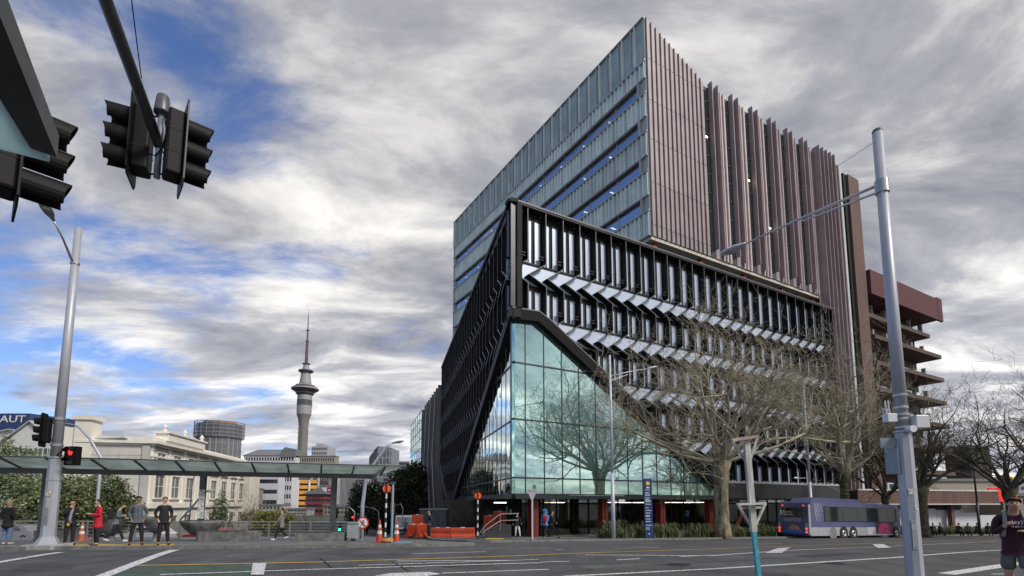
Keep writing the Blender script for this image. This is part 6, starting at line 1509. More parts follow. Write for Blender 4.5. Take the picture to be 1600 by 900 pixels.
mb = MB(); mb.lathe([(21.2, zz_(608.5)), (21.2, zz_(607.3)), (20.5, zz_(607.3))], 32); mb.lathe([(14.5, zz_(603)), (14.5, zz_(602)), (13, zz_(602))], 24); mb.build('deck_rim', mat('pale rim', (.5, .45, .42), .6), t)
mb = MB(); mb.lathe([(9.5, zz_(600)), (7.0, zz_(583))], 20); mb.lathe([(6.0, zz_(578)), (3.8, zz_(569.5))], 20); mb.build('upper_cone', SLT, t, smooth=True)
mb = MB(); mb.lathe([(7, zz_(583)), (11.5, zz_(581)), (11.5, zz_(579)), (6, zz_(578))], 24); mb.lathe([(3.8, zz_(569.5)), (6.2, zz_(569)), (6.2, zz_(568.2)), (2.5, zz_(567.6))], 20); mb.build('crow_nest', SDK, t)
RDM = mat('mast dark red grey', (.12, .075, .08), .6, var=.2); mb = MB(); mb.lathe([(2.6, zz_(568)), (2.0, zz_(533)), (1.4, zz_(533)), (1.2, zz_(516)), (.9, zz_(516)), (.6, zz_(495)), (.4, zz_(495)), (.15, zz_(482))], 10); mb.lathe([(2.6, zz_(516.5)), (2.6, zz_(515.7)), (.5, zz_(515.6))], 12); mb.lathe([(2.6, zz_(533.5)), (2.6, zz_(532.7)), (.5, zz_(532.6))], 12); mb.build('mast', RDM, t)

# ------------------------------------------------------------------ right side: far offices, low wing, wall
OFR = Fr(AT(1357, 432, 86).x, 86, 60, 1); zo1 = OFR.hit(1357, 432)[1]; uo = OFR.hit(1448, 470)[0]
OF = thing('terraced_office', 'brown office block with stepped sunshades and a dark red top behind the thick grey pole', 'building', tuple(OFR.P(0, 0, -5)))
DRD = mat('dark red cladding', (.085, .013, .015), .6, var=.15); BRC = mat('brown concrete', (.13, .085, .07), .85, var=.2); OWN = glass('office glass', (.8, .85, .9), .4, (.15, .17, .18)); OWL = mat('pale blind', (.42, .44, .46), .7, var=.3, scale=.4)
zo2 = OFR.hit(1357, 470)[1]
mb = MB(); OFR.box(mb, -3, uo, -20, 1.6, zo2 + .3, zo1); OFR.box(mb, uo, uo + 2.2, 1.2, 1.6, zo2 + .3, zo1 + .3); OFR.box(mb, uo, uo + .3, -20, 1.6, zo2 + .3, zo1); wpart(mb, 'red_parapet', DRD, OF)
mb = MB(); OFR.box(mb, -3, uo - .6, -20, -2.4, -6, zo2 + .3); wpart(mb, 'wall', BRC, OF)
nf = 9; hf = (zo2 + 4) / nf
for j in range(nf):
    z = zo2 - hf * j
    mb = MB(); OFR.box(mb, -3, uo - .5 + j * .25, -3, 1.6 if j else .2, z - .55 - hf * .55, z + .15 - hf * .55); wpart(mb, 'sunshade', mat('chocolate fascia', (.10, .066, .055), .8, var=.2, scale=.6), OF)
    mb = MB(); OFR.box(mb, -3, uo - .7, -2.45, -2.3, z - hf * .42, z); wpart(mb, 'window_band', OWN if j % 2 else OWN, OF)
    mb = MB(); random.seed(j)
    for k in range(8):
        a = -2 + k * (uo + 1) / 8
        if random.random() < .6: OFR.box(mb, a, a + (uo + 1) / 8 - .4, -2.3, -2.25, z - hf * .36, z - hf * .05)
    wpart(mb, 'blinds', OWL, OF)
    for k in range(6):
        a = -2.6 + k * (uo + 1.7) / 5; mb = MB(); OFR.box(mb, a, a + .55, -1.6, -1.0, z - hf * .42, z + .2); wpart(mb, 'column', mat('pale column', (.28, .29, .29), .8), OF)
# low brown wing with a white-lined fascia and white hoarding under it
LW = Fr(AT(1310, 768, 57).x, 57, 60, 1); zl1 = LW.hit(1340, 772)[1]; ulw = LW.hit(1490, 772)[0]
ulw = 24
LWG = thing('low_wing', 'long low brown building with a pale edge line, behind the bare trees', 'building', tuple(LW.P(0, 0, -4)))
zq = [LW.hit(1400, y)[1] for y in (766, 769, 789, 791.5, 826)]
FRT = Fr(AT(1340, 768, 57).x, 57, 74, 1); uz = FRT.hit(1562, 790)[0]
zf = [FRT.hit(1345, y)[1] for y in (764.5, 766.5, 787, 789)]
mb = MB(); FRT.box(mb, 0, uz, -1, 0, zf[2], zf[1]); wpart(mb, 'fascia', BRWN, LWG)
mb = MB(); FRT.box(mb, 0, uz, -.5, .08, zf[1] + .003, zf[0] + .05); FRT.box(mb, 0, uz, .003, .1, zf[3], zf[2]); wpart(mb, 'white_edge', mat('white edge trim', (.55, .54, .52), .7), LWG)
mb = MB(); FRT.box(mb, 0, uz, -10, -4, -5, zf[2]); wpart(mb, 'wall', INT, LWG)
mb = MB(); FRT.box(mb, 0, uz, -10, -1, zf[2] + .01, zf[1] - .1); wpart(mb, 'roof', CDK, LWG)
for k in range(4): a = 1.5 + k * 4.6; mb = MB(); FRT.box(mb, a, a + .5, -1.2, -.7, -4, zf[2]); wpart(mb, 'column', BRWN, LWG)
t = thing('hoarding', 'stepped white construction hoarding behind the people seated along the garden', 'hoarding', tuple(FRT.P(6, -1.5, -3)))
uA = FRT.hit(1384, 800, -1.5)[0]
for i, (p0_, p1_, py) in enumerate(((1384, 1424, 796), (1424, 1462, 795), (1462, 1500, 797), (1500, 1530, 801), (1530, 1562, 805))):
    a = FRT.hit(p0_, py, -1.5)[0]; b = FRT.hit(p1_, py, -1.5)[0]; z = FRT.hit(p0_, py, -1.5)[1]
    mb = MB(); FRT.box(mb, a + .02, b - .02, -1.6, -1.5, -3.5, z); wpart(mb, 'panel', mat('white hoarding', (.60, .62, .66), .7, var=.08), t)
# background beyond: pale low roofs, distant blocks, red sign
bldg('pale_roof_building', 'low building with a bright white roof edge, seen through the bare trees', 1448, 1560, 752, 95, 0, 12, mat('sandy render', (.42, .38, .31), .85), wu=.5)
bldg('distant_block', 'pale glassy block above the white roof edge between the bare trees', 1440, 1500, 738, 150, 0, 12, BR2, rows=7, band=True)
bldg('dark_pylon', 'dark square tower among the twigs at the right', 1515, 1546, 700, 100, 0, 6, mat('dark pylon brown', (.10, .085, .07), .9, var=.3))
bldg('distant_block', 'grey building behind the trees at the right edge', 1546, 1720, 748, 160, 0, 12, BR1, rows=6, cols=20)
bldg('distant_block', 'low tan building at the right edge under the tall bare tree', 1562, 1740, 775, 90, 0, 8, TAN, rows=3, cols=12)
t = thing('red_shop_sign', 'bright red lit sign with a yellow shape behind the runner at the right', 'sign', AT(1566, 773, 66)); mb = MB(); mb.box(-1.6, .4, 0, .3, -.9, .9); mb.build('panel', mat('red sign', (.6, .02, .02), .5, emit=(1, .03, .02), es=.35), t)
mb = MB(); mb.box(.5, 1.9, 0, .3, -.8, .3); mb.build('panel', mat('red sign', (.75, .02, .02)), t)
mb = MB()
for k in range(12):
    a0, a1 = R(30 + k * 10), R(30 + (k + 1) * 10); c_ = (.9, -.1, .55); mb.tube([(c_[0] + 1.3 * math.cos(a0), -.1, c_[2] + 1.8 * math.sin(a0)), (c_[0] + 1.3 * math.cos(a1), -.1, c_[2] + 1.8 * math.sin(a1))], .14, 6)
mb.build('yellow_shape', mat('yellow sign', (.8, .5, .03), .5, emit=(1, .6, .05), es=.3), t); mb = MB(); mb.tube([(0, .15, -.9), (0, .15, -4.5)], .15, 8); mb.build('post', DST, t)
# hedge along the garden at the far right
t = thing('hedge', 'low clipped green hedge in front of the white hoarding', 'hedge', tuple(RF.P(34, -2.4, -2))); rng = random.Random(8); mb = MB(); ms = MB()
for _ in range(9000):
    u = rng.uniform(24, 56); p = RF.P(u, rng.uniform(-2.9, -1.6), 0); z = g(p.y) + .1 + abs(rng.gauss(.3, .28)) * (1 + .3 * math.sin(u * 2.1)); z = min(z, g(p.y) + 1.05)
    a_ = Vector((rng.gauss(0, 1), rng.gauss(0, 1), rng.gauss(0, .8))).normalized() * .10; b_ = a_.orthogonal().normalized() * .05; c_ = Vector((p.x, p.y, z)); mb.quad(c_ - a_, c_ - b_, c_ + a_, c_ + b_)
wpart(mb, 'foliage', LF1, t)

# ------------------------------------------------------------------ vehicles
BUSP = mat('bus purple blue', (.10, .11, .23), .3, .1, var=.08, scale=.5); BUSS = mat('bus silver', (.42, .43, .45), .35, .3, var=.08); BGL = glass('bus glass', (.75, .8, .82), .42, (.03, .035, .04), rough=.05); TYR = mat('tyre', (.02, .02, .02), .9, var=.1); RIM = mat('wheel rim', (.35, .35, .36), .35, .7, var=.1)
BW = mat('bus white graphic', (.7, .7, .74), .5, var=.02)
r0 = AT(1262, 800, 38.6); bus_d = Vector((math.sin(R(61.5)), math.cos(R(61.5)), 0)); ang = math.atan2(bus_d.y, bus_d.x)
BS = thing('city_bus', 'long purple and silver city bus driving away, tail lights lit, in front of the garden', 'bus', (r0.x, 38.6, g(41.5)), ang)
slope = math.atan(-0.052 * bus_d.y); BS.rotation_euler = (0, -slope, ang); Lb, Wb, Hb = 13.4, 2.5, 2.95
# local: x forward, y to the left (away from the camera side is +y), near side y=0
prof = [(0.0, .38), (0.0, 1.3), (.12, 2.2), (.30, Hb - .12), (.55, Hb), (Lb - .5, Hb), (Lb - .12, Hb - .2), (Lb, 1.1), (Lb, .38)]
mb = MB(); mb.prism([(x, 0, z) for x, z in prof], (0, Wb, 0)); BODY = mb.build('body', BUSP, BS, bevel=.09)
mb = MB(); mb.box(.25, Lb - .3, -.015, Wb + .015, .33, .98); SK = mb.build('lower_skirt', BUSS, BS, bevel=.01)
mb = MB()
for x in (1.2, 2.3, 6.9, 7.9, 9.0, 10.2, 11.4): mb.box(x, x + .018, -.018, -.012, .36, .96)
mb.build('panel_seams', mat('seam dark', (.05, .05, .055), .7, var=0), SK)
mb = MB(); mb.box(2.0, 12.8, -.019, -.01, 1.42, 2.60); mb.build('window_surround', mat('window surround', (.015, .015, .02), .3, var=.1), BS)
mb = MB(); mb.box(.02, .26, -.02, .02, .42, Hb - .25); mb.build('rear_corner_trim', BUSS, BS, bevel=.01)
for (a, b) in ((2.1, 4.5), (4.56, 6.6), (6.66, 8.3), (8.36, 9.9), (9.96, 11.3), (11.36, 12.7)):
    mb = MB(); mb.box(a, b, -.026, .01, 1.48, 2.55); mb.build('side_window', BGL, BS, bevel=.0)
for (a, b) in ((2.1, 7), (7.1, 12.7)):
    mb = MB(); mb.box(a, b, Wb - .01, Wb + .02, 1.48, 2.55); mb.build('side_window', BGL, BS)
mb = MB(); mb.box(-.02, .14, .25, Wb - .25, 1.75, 2.45); o = mb.build('rear_window', BGL, BS)
mb = MB(); mb.box(-.045, .0, .5, Wb - .5, 1.35, 1.68); mb.build('rear_grille', mat('grille', (.10, .11, .16), .5), BS)
for k in range(3): mb = MB(); mb.box(-.06, -.04, .55, Wb - .55, 1.40 + k * .1, 1.45 + k * .1); mb.build('grille_bar', BUSS, BS)
RDL = mat('lit tail light', (.5, .03, .02), .4, emit=(1, .06, .04), es=1.2)
for y in (.16, Wb - .16):
    for z in (.62, .86): mb = MB(); mb.tube([(.02, y, z), (-.05, y, z)], .085, 14); mb.build('tail_light', RDL, BS)
    mb = MB(); mb.tube([(.10, y + (.25 if y < 1 else -.25), 2.62), (.05, y + (.25 if y < 1 else -.25), 2.62)], .05, 10); mb.build('high_tail_light', RDL, BS)
    mb = MB(); mb.prism([(-.03, y - .12, .45), (-.03, y + .12, .45), (-.03, y + .12, 1.15), (-.03, y, 1.35), (-.03, y - .12, 1.15)], (.02, 0, 0)); mb.build('lamp_surround', BUSS, BS)
mb = MB(); mb.box(-.06, .02, .05, Wb - .05, .36, .52); mb.build('bumper', mat('bumper blue', (.03, .06, .25), .4), BS, bevel=.02)
mb = MB(); mb.prism([(-.025, .45, .55), (-.025, 1.9, .55), (-.025, 1.5, 1.0), (-.025, 1.15, 1.22), (-.025, .8, 1.0)], (.01, 0, 0)); mb.build('advert_patch', mat('skin toned advert', (.38, .20, .14), .6, var=.5, scale=5), BS)
mb = MB(); mb.prism([(-.03, .4, .53), (-.03, 2.1, .53), (-.03, 1.7, .80), (-.03, .9, .72)], (.01, 0, 0)); mb.build('advert_patch', mat('advert blue', (.04, .14, .55), .5), BS)
mb = MB(); mb.prism([(.9, .35, Hb - .02), (8.2, .35, Hb - .02), (7.7, .45, Hb + .32), (1.6, .45, Hb + .32)], (0, Wb - .8, 0)); mb.build('roof_pod', BUSP, BS, bevel=.06)
for x in (9.2, 10.7, 12): mb = MB(); mb.ell((x, 1.2, Hb), (.28, .28, .12), 12, 8); mb.build('roof_vent', BW, BS)
mb = MB(); random.seed(4)
for c in range(6):
    for r_ in range(12):
        x = .75 + c * .19 + r_ * .02; z = 2.70 - r_ * .115; k = (1 - c / 8) * (1 if r_ < 9 else .8)
        if (c + r_) % 2 == 0 or r_ < 6: 
            s_ = .10 * k if r_ >= 6 else .045 * k
            mb.box(x, x + s_, -.022, -.016, z, z + (.112 if r_ < 6 else s_))
mb.build('checker_graphic', BW, BS)
mb = MB()
for k in range(6): mb.box(8.0, 9.2 - .1 * k, -.024, -.016, .95 - k * .10, 1.0 - k * .10)
mb.build('white_stripes', BW, BS)
mb = MB(); mb.prism([(9.6, -.022, .5), (11.6, -.022, .5), (11.7, -.022, 1.15), (10.9, -.022, 1.42), (9.9, -.022, 1.25)], (0, .006, 0)); mb.build('magenta_graphic', mat('magenta graphic', (.38, .03, .12), .5, var=.4, scale=2), BS)
mb = MB(); mb.box(9.3, 12.3, -.019, -.014, .45, 1.45); mb.build('dark_panel', mat('dark graphic', (.02, .012, .03), .4), BS)
for x in (3.1, 4.55, 5.9, 11.9 + .6):
    for y in (.0, Wb):
        s_ = 1 if y == 0 else -1
        if x < 3.5:
            mb = MB(); mb.tube([(x, y - .02 * s_, .5), (x, y + .01, .5)], .50, 24); mb.build('wheel_cover', mat('wheel cover grey', (.30, .30, .31), .4, .4), BS); continue
        mb = MB(); mb.tube([(x, y - .03 * s_, .50), (x, y + .3 * s_, .50)], .58, 24); mb.build('wheel_arch', TYR, BS)
        mb = MB(); mb.tube([(x, y - .05 * s_, .48), (x, y + .25 * s_, .48)], .48, 24); wh = mb.build('wheel', TYR, BS, bevel=.03)
        mb = MB(); mb.lathe([(.001, .0), (.10, .0), (.12, -.05), (.25, -.04), (.29, .0)], 20); mb.v = [(x + a, y - (.06 - z_) * s_, .48 + b) for a, b, z_ in mb.v]; mb.build('rim', RIM, wh, smooth=True)
rot = (R(90), 0, R(-90))
for s, z in (('Centre', 2.12), ('Rewards', 1.92)):
    text(s, .22, (-.05, 1.6, z), rot, BW, BS, ext=.002)

def car(loc, ang, label, c, name='parked_car', L_=4.3, W_=1.75, H_=1.45, van=False):
    t = thing(name, label, 'van' if van else 'car', loc, ang); P_ = mat('car paint %.2f' % (c[0] + c[1]), c, .25, .4, var=.03)
    if van: pr = [(-L_ / 2, .3), (-L_ / 2, H_ - .05), (-L_ / 2 + .1, H_), (L_ / 2 - 1.5, H_), (L_ / 2 - 1.0, H_ - .15), (L_ / 2 - .5, 1.05), (L_ / 2, .9), (L_ / 2, .3)]
    else: pr = [(-L_ / 2, .3), (-L_ / 2, .8), (-L_ / 2 + .35, .95), (-L_ / 2 + .95, H_ - .05), (-L_ / 2 + 1.4, H_), (L_ / 2 - 1.9, H_), (L_ / 2 - 1.2, .95), (L_ / 2 - .1, .78), (L_ / 2, .55), (L_ / 2, .3)]
    mb = MB(); mb.prism([(x, -W_ / 2, z) for x, z in pr], (0, W_, 0)); mb.build('body', P_, t, bevel=.08)
    for s in (-1, 1):
        y = s * W_ / 2
        wn = [(L_ / 2 - 1.45, H_ - .45), (L_ / 2 - 1.1, 1.0 if not van else 1.15), (L_ / 2 - 2.2, 1.0 if not van else 1.15), (L_ / 2 - 2.2, H_ - .1 if not van else H_ - .45)] if van else None
        if van: mb = MB(); mb.prism([(x, y - .01 * s, z) for x, z in wn], (0, .02 * s, 0)); mb.build('side_window', BGL, t)
        else:
            for w_ in ([(-L_ / 2 + 1.0, .98), (-.15, .98), (-.15, H_ - .1), (-L_ / 2 + 1.35, H_ - .12)], [(-.05, .98), (L_ / 2 - 1.35, .98), (L_ / 2 - 1.9, H_ - .12), (-.05, H_ - .1)]):
                mb = MB(); mb.prism([(x, y - .01 * s, z) for x, z in w_], (0, .02 * s, 0)); mb.build('side_window', BGL, t)
        for x in (-L_ / 2 + .8, L_ / 2 - .85):
            mb = MB(); mb.tube([(x, y - .2 * s, .32), (x, y + .02 * s, .32)], .32, 20); wh = mb.build('wheel', TYR, t); mb = MB(); mb.tube([(x, y, .32), (x, y + .03 * s, .32)], .2, 14); mb.build('rim', RIM, wh)
        mb = MB(); mb.box(-L_ / 2 - .02, -L_ / 2 + .05, s * (W_ / 2 - .35), s * (W_ / 2 - .08), .65, .82); mb.build('tail_light', mat('dull red lens', (.3, .02, .02), .3), t)
        mb = MB(); mb.box(L_ / 2 - .05, L_ / 2 + .02, s * (W_ / 2 - .40), s * (W_ / 2 - .08), .55, .72); mb.build('headlight', mat('clear lens', (.7, .72, .75), .2, var=0), t)
    if van:
        mb = MB(); mb.prism([(L_ / 2 - .97, -W_ / 2 + .15, H_ - .2), (L_ / 2 - .97, W_ / 2 - .15, H_ - .2), (L_ / 2 - .47, W_ / 2 - .12, 1.1), (L_ / 2 - .47, -W_ / 2 + .12, 1.1)], (.02, 0, .01)); mb.build('windscreen', BGL, t)
        mb = MB(); mb.box(L_ / 2, L_ / 2 + .03, -.5, .5, .5, .75); mb.build('grille', TYR, t)
    return t
def lowground(px, Y, z): p = AT(px, 800, Y); return (p.x, Y, z)
car(lowground(36, 42, AT(30, 819, 42).z - 1.45), R(172), 'silver hatchback on the lower road, just right of the blonde person at the left edge', (.42, .43, .48))
car(lowground(96, 43, AT(88, 826, 43).z - 1.45), R(178), 'dark car on the lower road mostly hidden by the signal pole', (.05, .055, .06))
car(lowground(232, 43, AT(226, 822, 43).z - 1.45), R(178), 'white car on the lower road seen through the railing behind the two men', (.6, .6, .62))
car(lowground(330, 44, AT(318, 824, 44).z - 1.45), R(178), 'red car on the lower road seen through the railing behind the large bowl', (.30, .02, .03))
car((AT(632, 820, 62).x, 62, g(62) + .03), R(-82), 'white delivery van facing up the side street behind the right cone', (.62, .63, .64), 'delivery_van', 4.6, 1.95, 2.3, True)
LWR = mat('lower road wall', (.30, .27, .22), .9, var=.3)
t = thing('retaining_wall', 'timber and concrete wall beyond the lower road at the far left', 'wall', (-44, 54, -4)); mb = MB(); mb.box(-12, 16, 0, .4, 0, 3.6); mb.build('wall', LWR, t)
mb = MB(); mb.box(-8, -2, -.2, 0, 3.0, 3.5); mb.build('ledge', CONC, t)

# ------------------------------------------------------------------ people
SKIN = mat('skin', (.50, .30, .21), .6, var=.08, scale=6); SKIND = mat('tanned skin', (.30, .17, .11), .6, var=.08, scale=6)
def cloth(c, nm): return mat('cloth ' + nm, c, .9, var=.18, scale=7, bump=.25, bscale=14)
def skinmesh(name, V, E, Rd, m, parent, sub=2):
    me = bpy.data.meshes.new(name); me.from_pydata([tuple(v) for v in V], E, []); me.materials.append(m); me.update()
    o = bpy.data.objects.new(name, me); link(o, parent)
    s = o.modifiers.new('skin', 'SKIN'); s.use_smooth_shade = True; s.branch_smoothing = .6
    d = me.skin_vertices[0].data
    for i, r_ in enumerate(Rd): d[i].radius = r_ if isinstance(r_, tuple) else (r_, r_); d[i].use_root = (i == 0)
    u = o.modifiers.new('subdivision', 'SUBSURF'); u.levels = sub; u.render_levels = sub
    return o
def person(loc, face, label, top, bottom, hair, shoes, pose='stand', H_=1.75, skin=SKIN, long=False, coat=False, shorts=False, group=None, arms=None, legs=None, lean=0.0, headturn=0, low=False, hood=None, fat=1.0, headlean=.0, long_hair=False):
    """loc = feet; local +y is where the person looks; every body is one continuous skinned mesh, clothes are children"""
    t = thing('person', label, 'person', loc, face, group); k = H_ / 1.75; t.scale = (k, k, k)
    A = {'down': ((.235, -.02, 1.16), (.245, .05, .90)), 'pocket': ((.265, -.09, 1.15), (.19, .06, .95)), 'phone': ((.225, .02, 1.14), (.09, .25, 1.20)), 'face': ((.21, .13, 1.20), (.075, .17, 1.46)), 'strap': ((.235, .04, 1.14), (.12, .17, 1.27)), 'fwd': ((.23, .12, 1.18), (.22, .32, 1.08)), 'back': ((.235, -.16, 1.19), (.25, -.14, .94)), 'swing': ((.23, .12, 1.16), (.21, .27, .98)), 'knee': ((.24, .12, 1.1), (.14, .34, .95))}
    Lg = {'stand': ((.11, .01, .50), (.12, -.01, .09)), 'f': ((.10, .17, .53), (.11, .30, .10)), 'b': ((.10, -.02, .50), (.11, -.36, .20)), 'run_f': ((.10, .30, .62), (.11, .26, .18)), 'sit': ((.11, .42, .92), (.12, .44, .45)), 'wide': ((.14, .01, .50), (.18, .0, .09))}
    arms = arms or ('down', 'down'); legs = legs or ('stand', 'stand')
    def LN(p):  # lean the upper body forward about the hips
        x, y, z = p; h = max(0, z - .95); return Vector((x, y + math.sin(lean) * h, z - (1 - math.cos(lean)) * h))
    hd = lambda p: LN((p[0], p[1] + headlean * max(0, p[2] - 1.45), p[2] - headlean * .15 * max(0, (p[2] - 1.5)) * 2))
    V = [Vector((0, 0, .96)), LN((0, .0, 1.12)), LN((0, .01, 1.32)), LN((0, -.005, 1.44)), LN((0, .0, 1.51)), hd((0, .015, 1.575)), hd((0, .02, 1.65)), hd((0, .005, 1.715))]
    Rr = [(.145 * fat, .10 * fat), (.125 * fat, .09 * fat), (.155 * fat, .105 * fat), .075, .052, (.066, .070), (.078, .092), (.060, .072)]
    E = [(0, 1), (1, 2), (2, 3), (3, 4), (4, 5), (5, 6), (6, 7)]
    top_i = {'spine': [0, 1, 2, 3]}; armE = []; legE = []; hands = []
    def av(p, r_, to, lst=None): V.append(Vector(p)); Rr.append(r_); i = len(V) - 1; E.append((to, i)); (lst.append((to, i)) if lst is not None else 0); return i
    av(hd((0, .125, 1.63)), .010, 6)                        # nose
    for s in (-1, 1): av(hd((s * .092, .01, 1.635)), .010, 6)   # ears
    for s, an in ((-1, arms[0]), (1, arms[1])):
        el, ha = A[an]; sh = av(LN((s * .15, -.005, 1.405)), .060, 3, armE); e1 = av(LN((s * .195, -.005, 1.35)), .053, sh, armE)
        e2 = av(LN((s * el[0], el[1], el[2])), .042, e1, armE); wv = LN((s * ha[0], ha[1], ha[2])); w1 = av(wv, .028, e2, armE)
        if low: av(wv + (wv - V[e2]).normalized() * .09, .03, w1); continue
        dd = (wv - V[e2]).normalized(); palm = av(wv + dd * .075, (.030, .018), w1)
        side = dd.cross(Vector((0, 0, 1))); side = side.normalized() if side.length > .1 else Vector((0, 1, 0)); curl = side.cross(dd).normalized()
        for q, ln in ((-.026, .060), (-.009, .070), (.009, .066), (.026, .052)):
            f1 = av(wv + dd * (.085 + ln * .5) + side * q * 1.15 - curl * .012, .009, palm); f2 = av(wv + dd * (.085 + ln * .8) + side * q * 1.2 - curl * .035, .0075, f1)
        th = av(wv + dd * .045 + side * .045 * (-s) - curl * .012, .010, palm); av(wv + dd * .085 + side * .058 * (-s) - curl * .02, .008, th)
    feet = []
    for s, ln in ((-1, legs[0]), (1, legs[1])):
        kn, an = Lg[ln]; hp = av((s * .10, .01, .82), .082 * fat, 0, legE); kk = av((s * kn[0], kn[1], kn[2]), .060, hp, legE); aa = av((s * an[0], an[1], an[2]), .040, kk, legE)
        tz = -.05 if an[2] < .15 else -.10; tf = av((s * (an[0] + .02), an[1] + .15, an[2] + tz), .032, aa); feet.append((s, V[aa], V[tf]))
    B_ = skinmesh('body', V, E, Rr, skin, t, 1 if low else 2)
    def clothes(nm, edges, grow_, m, cut=None, extra=[]):
        idx = []; 
        for a, b in edges:
            for q in (a, b):
                if q not in idx: idx.append(q)
        mp_ = {v: i for i, v in enumerate(idx)}; VV = [V[i].copy() for i in idx]; RRR = []
        for i in idx: r_ = Rr[i] if isinstance(Rr[i], tuple) else (Rr[i], Rr[i]); RRR.append((r_[0] + grow_, r_[1] + grow_))
        EE = [(mp_[a], mp_[b]) for a, b in edges]
        for to, p, r_ in extra:
            VV.append(Vector(p)); RRR.append(r_); EE.append((mp_[to] if to >= 0 else len(VV) - 2, len(VV) - 1))
        if nm in ('jacket', 'shirt'):
            RRR[mp_[3]] = (.105, .095)
            for q in (armE[0][1], armE[4][1]): RRR[mp_[q]] = (.072, .072)
            for q in (armE[3][1], armE[7][1]): RRR[mp_[q]] = (.042, .042)
            for q in (armE[2][1], armE[6][1]): RRR[mp_[q]] = (.056, .056)
            for q in (armE[1][1], armE[5][1]): RRR[mp_[q]] = (.066, .066)
        if cut: cut(VV, RRR, mp_)
        return skinmesh(nm, VV, EE, RRR, m, t, 1 if low else 2)
    gtop = .034 if coat else .024
    ext = []
    if long: ext = [(0, (0, -.005, .80), (.205, .165)), (-1, (0, -.01, .60), (.235, .19))]
    elif coat: ext = [(0, (0, -.005, .82), (.19, .15))]
    else: ext = [(0, (0, 0, .87), (.155, .125))]
    ext.append((3, LN((0, -.005, 1.495)), (.075, .075)))
    clothes('jacket' if coat else 'shirt', [(0, 1), (1, 2), (2, 3)] + armE, gtop, top, None, ext)
    if shorts:
        def ct(VV, RRR, mp_):
            for s_, h0, k0, a0 in ((0, legE[0][1], legE[1][1], legE[2][1]), (1, legE[3][1], legE[4][1], legE[5][1])):
                i = mp_[k0]; VV[i] = V[h0].lerp(V[k0], .80); RRR[i] = (.105, .105)
        clothes('shorts', [(0, legE[0][1]), legE[1], (0, legE[3][1]), legE[4]], .020, bottom, ct, [(0, (0, 0, 1.03), (.135, .105))])
    else:
        def ct(VV, RRR, mp_):
            for q in (legE[2][1], legE[5][1]): i = mp_[q]; RRR[i] = (.052, .052)
        clothes('trousers', [(0, legE[0][1]), legE[1], legE[2], (0, legE[3][1]), legE[4], legE[5]], .016, bottom, ct, [(0, (0, 0, 1.03), (.13, .10))])
    for s, a, b in feet:
        skinmesh('shoe', [a + Vector((0, -.03, -.035)), a + Vector((0, .03, -.045)), b + Vector((0, 0, .012)), b + Vector((0, .05, .008))], [(0, 1), (1, 2), (2, 3)], [.048, .050, .044, .03], shoes, t, 1)
    # hair as a cap on the back and crown of the head
    mbh = MB(); nn, mm_ = 20, 14
    for i in range(mm_ + 1):
        for j in range(nn):
            a, b = math.pi * i / mm_, 2 * math.pi * j / nn
            x, y, z = math.sin(a) * math.cos(b), math.sin(a) * math.sin(b), math.cos(a)
            k_ = 1 + .06 * mnoise.noise(Vector((x * 3 + loc[0], y * 3, z * 3)))
            low_ = 1.0 if not (long_hair and z < 0 and y < .3) else 1.9
            mbh.v.append(tuple(hd((x * .090 * k_, -.012 + y * .108 * k_, 1.672 + z * .100 * k_ * low_))))
    for i in range(mm_):
        for j in range(nn):
            a, b = math.pi * (i + .5) / mm_, 2 * math.pi * (j + .5) / nn; y, z = math.sin(a) * math.sin(b), math.cos(a)
            if z > .52 + .2 * y or (y < .25 and z > -.35 - .3 * max(0, -y)) or (long_hair and y < .15): mbh.f.append((i * nn + j, i * nn + (j + 1) % nn, (i + 1) * nn + (j + 1) % nn, (i + 1) * nn + j)); mbh.mi.append(0)
    if not hood: mbh.build('hair', hair, t, smooth=True)
    if hood: hv = [hd((0, -.03, 1.65)), hd((0, -.0, 1.735)), hd((0, -.05, 1.56)), LN((0, -.05, 1.46))]; hr = [(.115, .115), (.10, .09), (.10, .09), (.10, .08)]; he = [(0, 1), (0, 2), (2, 3)]
    if hood: skinmesh('hood', hv, he, hr, hood, t, 2)
    if not low:
        ek = mat('eye dark', (.03, .02, .015), .3, var=0)
        for s in (-1, 1): mb = MB(); mb.ell(hd((s * .031, .090, 1.655)), (.014, .008, .007), 8, 6); mb.build('eye', ek, t)
        for s in (-1, 1): mb = MB(); mb.tube([hd((s * .018, .094, 1.676)), hd((s * .046, .084, 1.677))], .005, 5); mb.build('eyebrow', hair, t)
        mb = MB(); mb.ell(hd((0, .093, 1.578)), (.024, .008, .006), 8, 6); mb.build('mouth', mat('lips', (.36, .13, .11), .6, var=0), t)
    t['_'] = 0; del t['_']
    return t, LN, hd
def at_(px, Y, dz=.12): p = AT(px, 850, Y); return (p.x, Y, g(Y) + dz)
BKC = cloth((.014, .014, .017), 'black'); NVY = cloth((.028, .032, .045), 'charcoal navy'); GRYC = cloth((.15, .16, .18), 'grey'); SLT_ = cloth((.09, .105, .13), 'slate jacket'); REDC = cloth((.48, .015, .03), 'red'); JEAN = cloth((.13, .20, .36), 'jeans'); HBLK = mat('black hair', (.012, .010, .009), .7, var=.2, scale=20); HBRN = mat('brown hair', (.06, .035, .02), .7, var=.3, scale=20); HRED = mat('reddish hair', (.20, .085, .04), .7, var=.3, scale=20); HBLN = mat('pale blonde hair', (.48, .38, .24), .7, var=.2, scale=20)
SHB = mat('black leather', (.015, .014, .014), .45, var=.2); SHW = mat('white trainers', (.6, .6, .62), .6, var=.1); SHR_ = mat('brown leather', (.07, .03, .02), .5, var=.2); SCF = cloth((.012, .012, .014), 'black scarf')
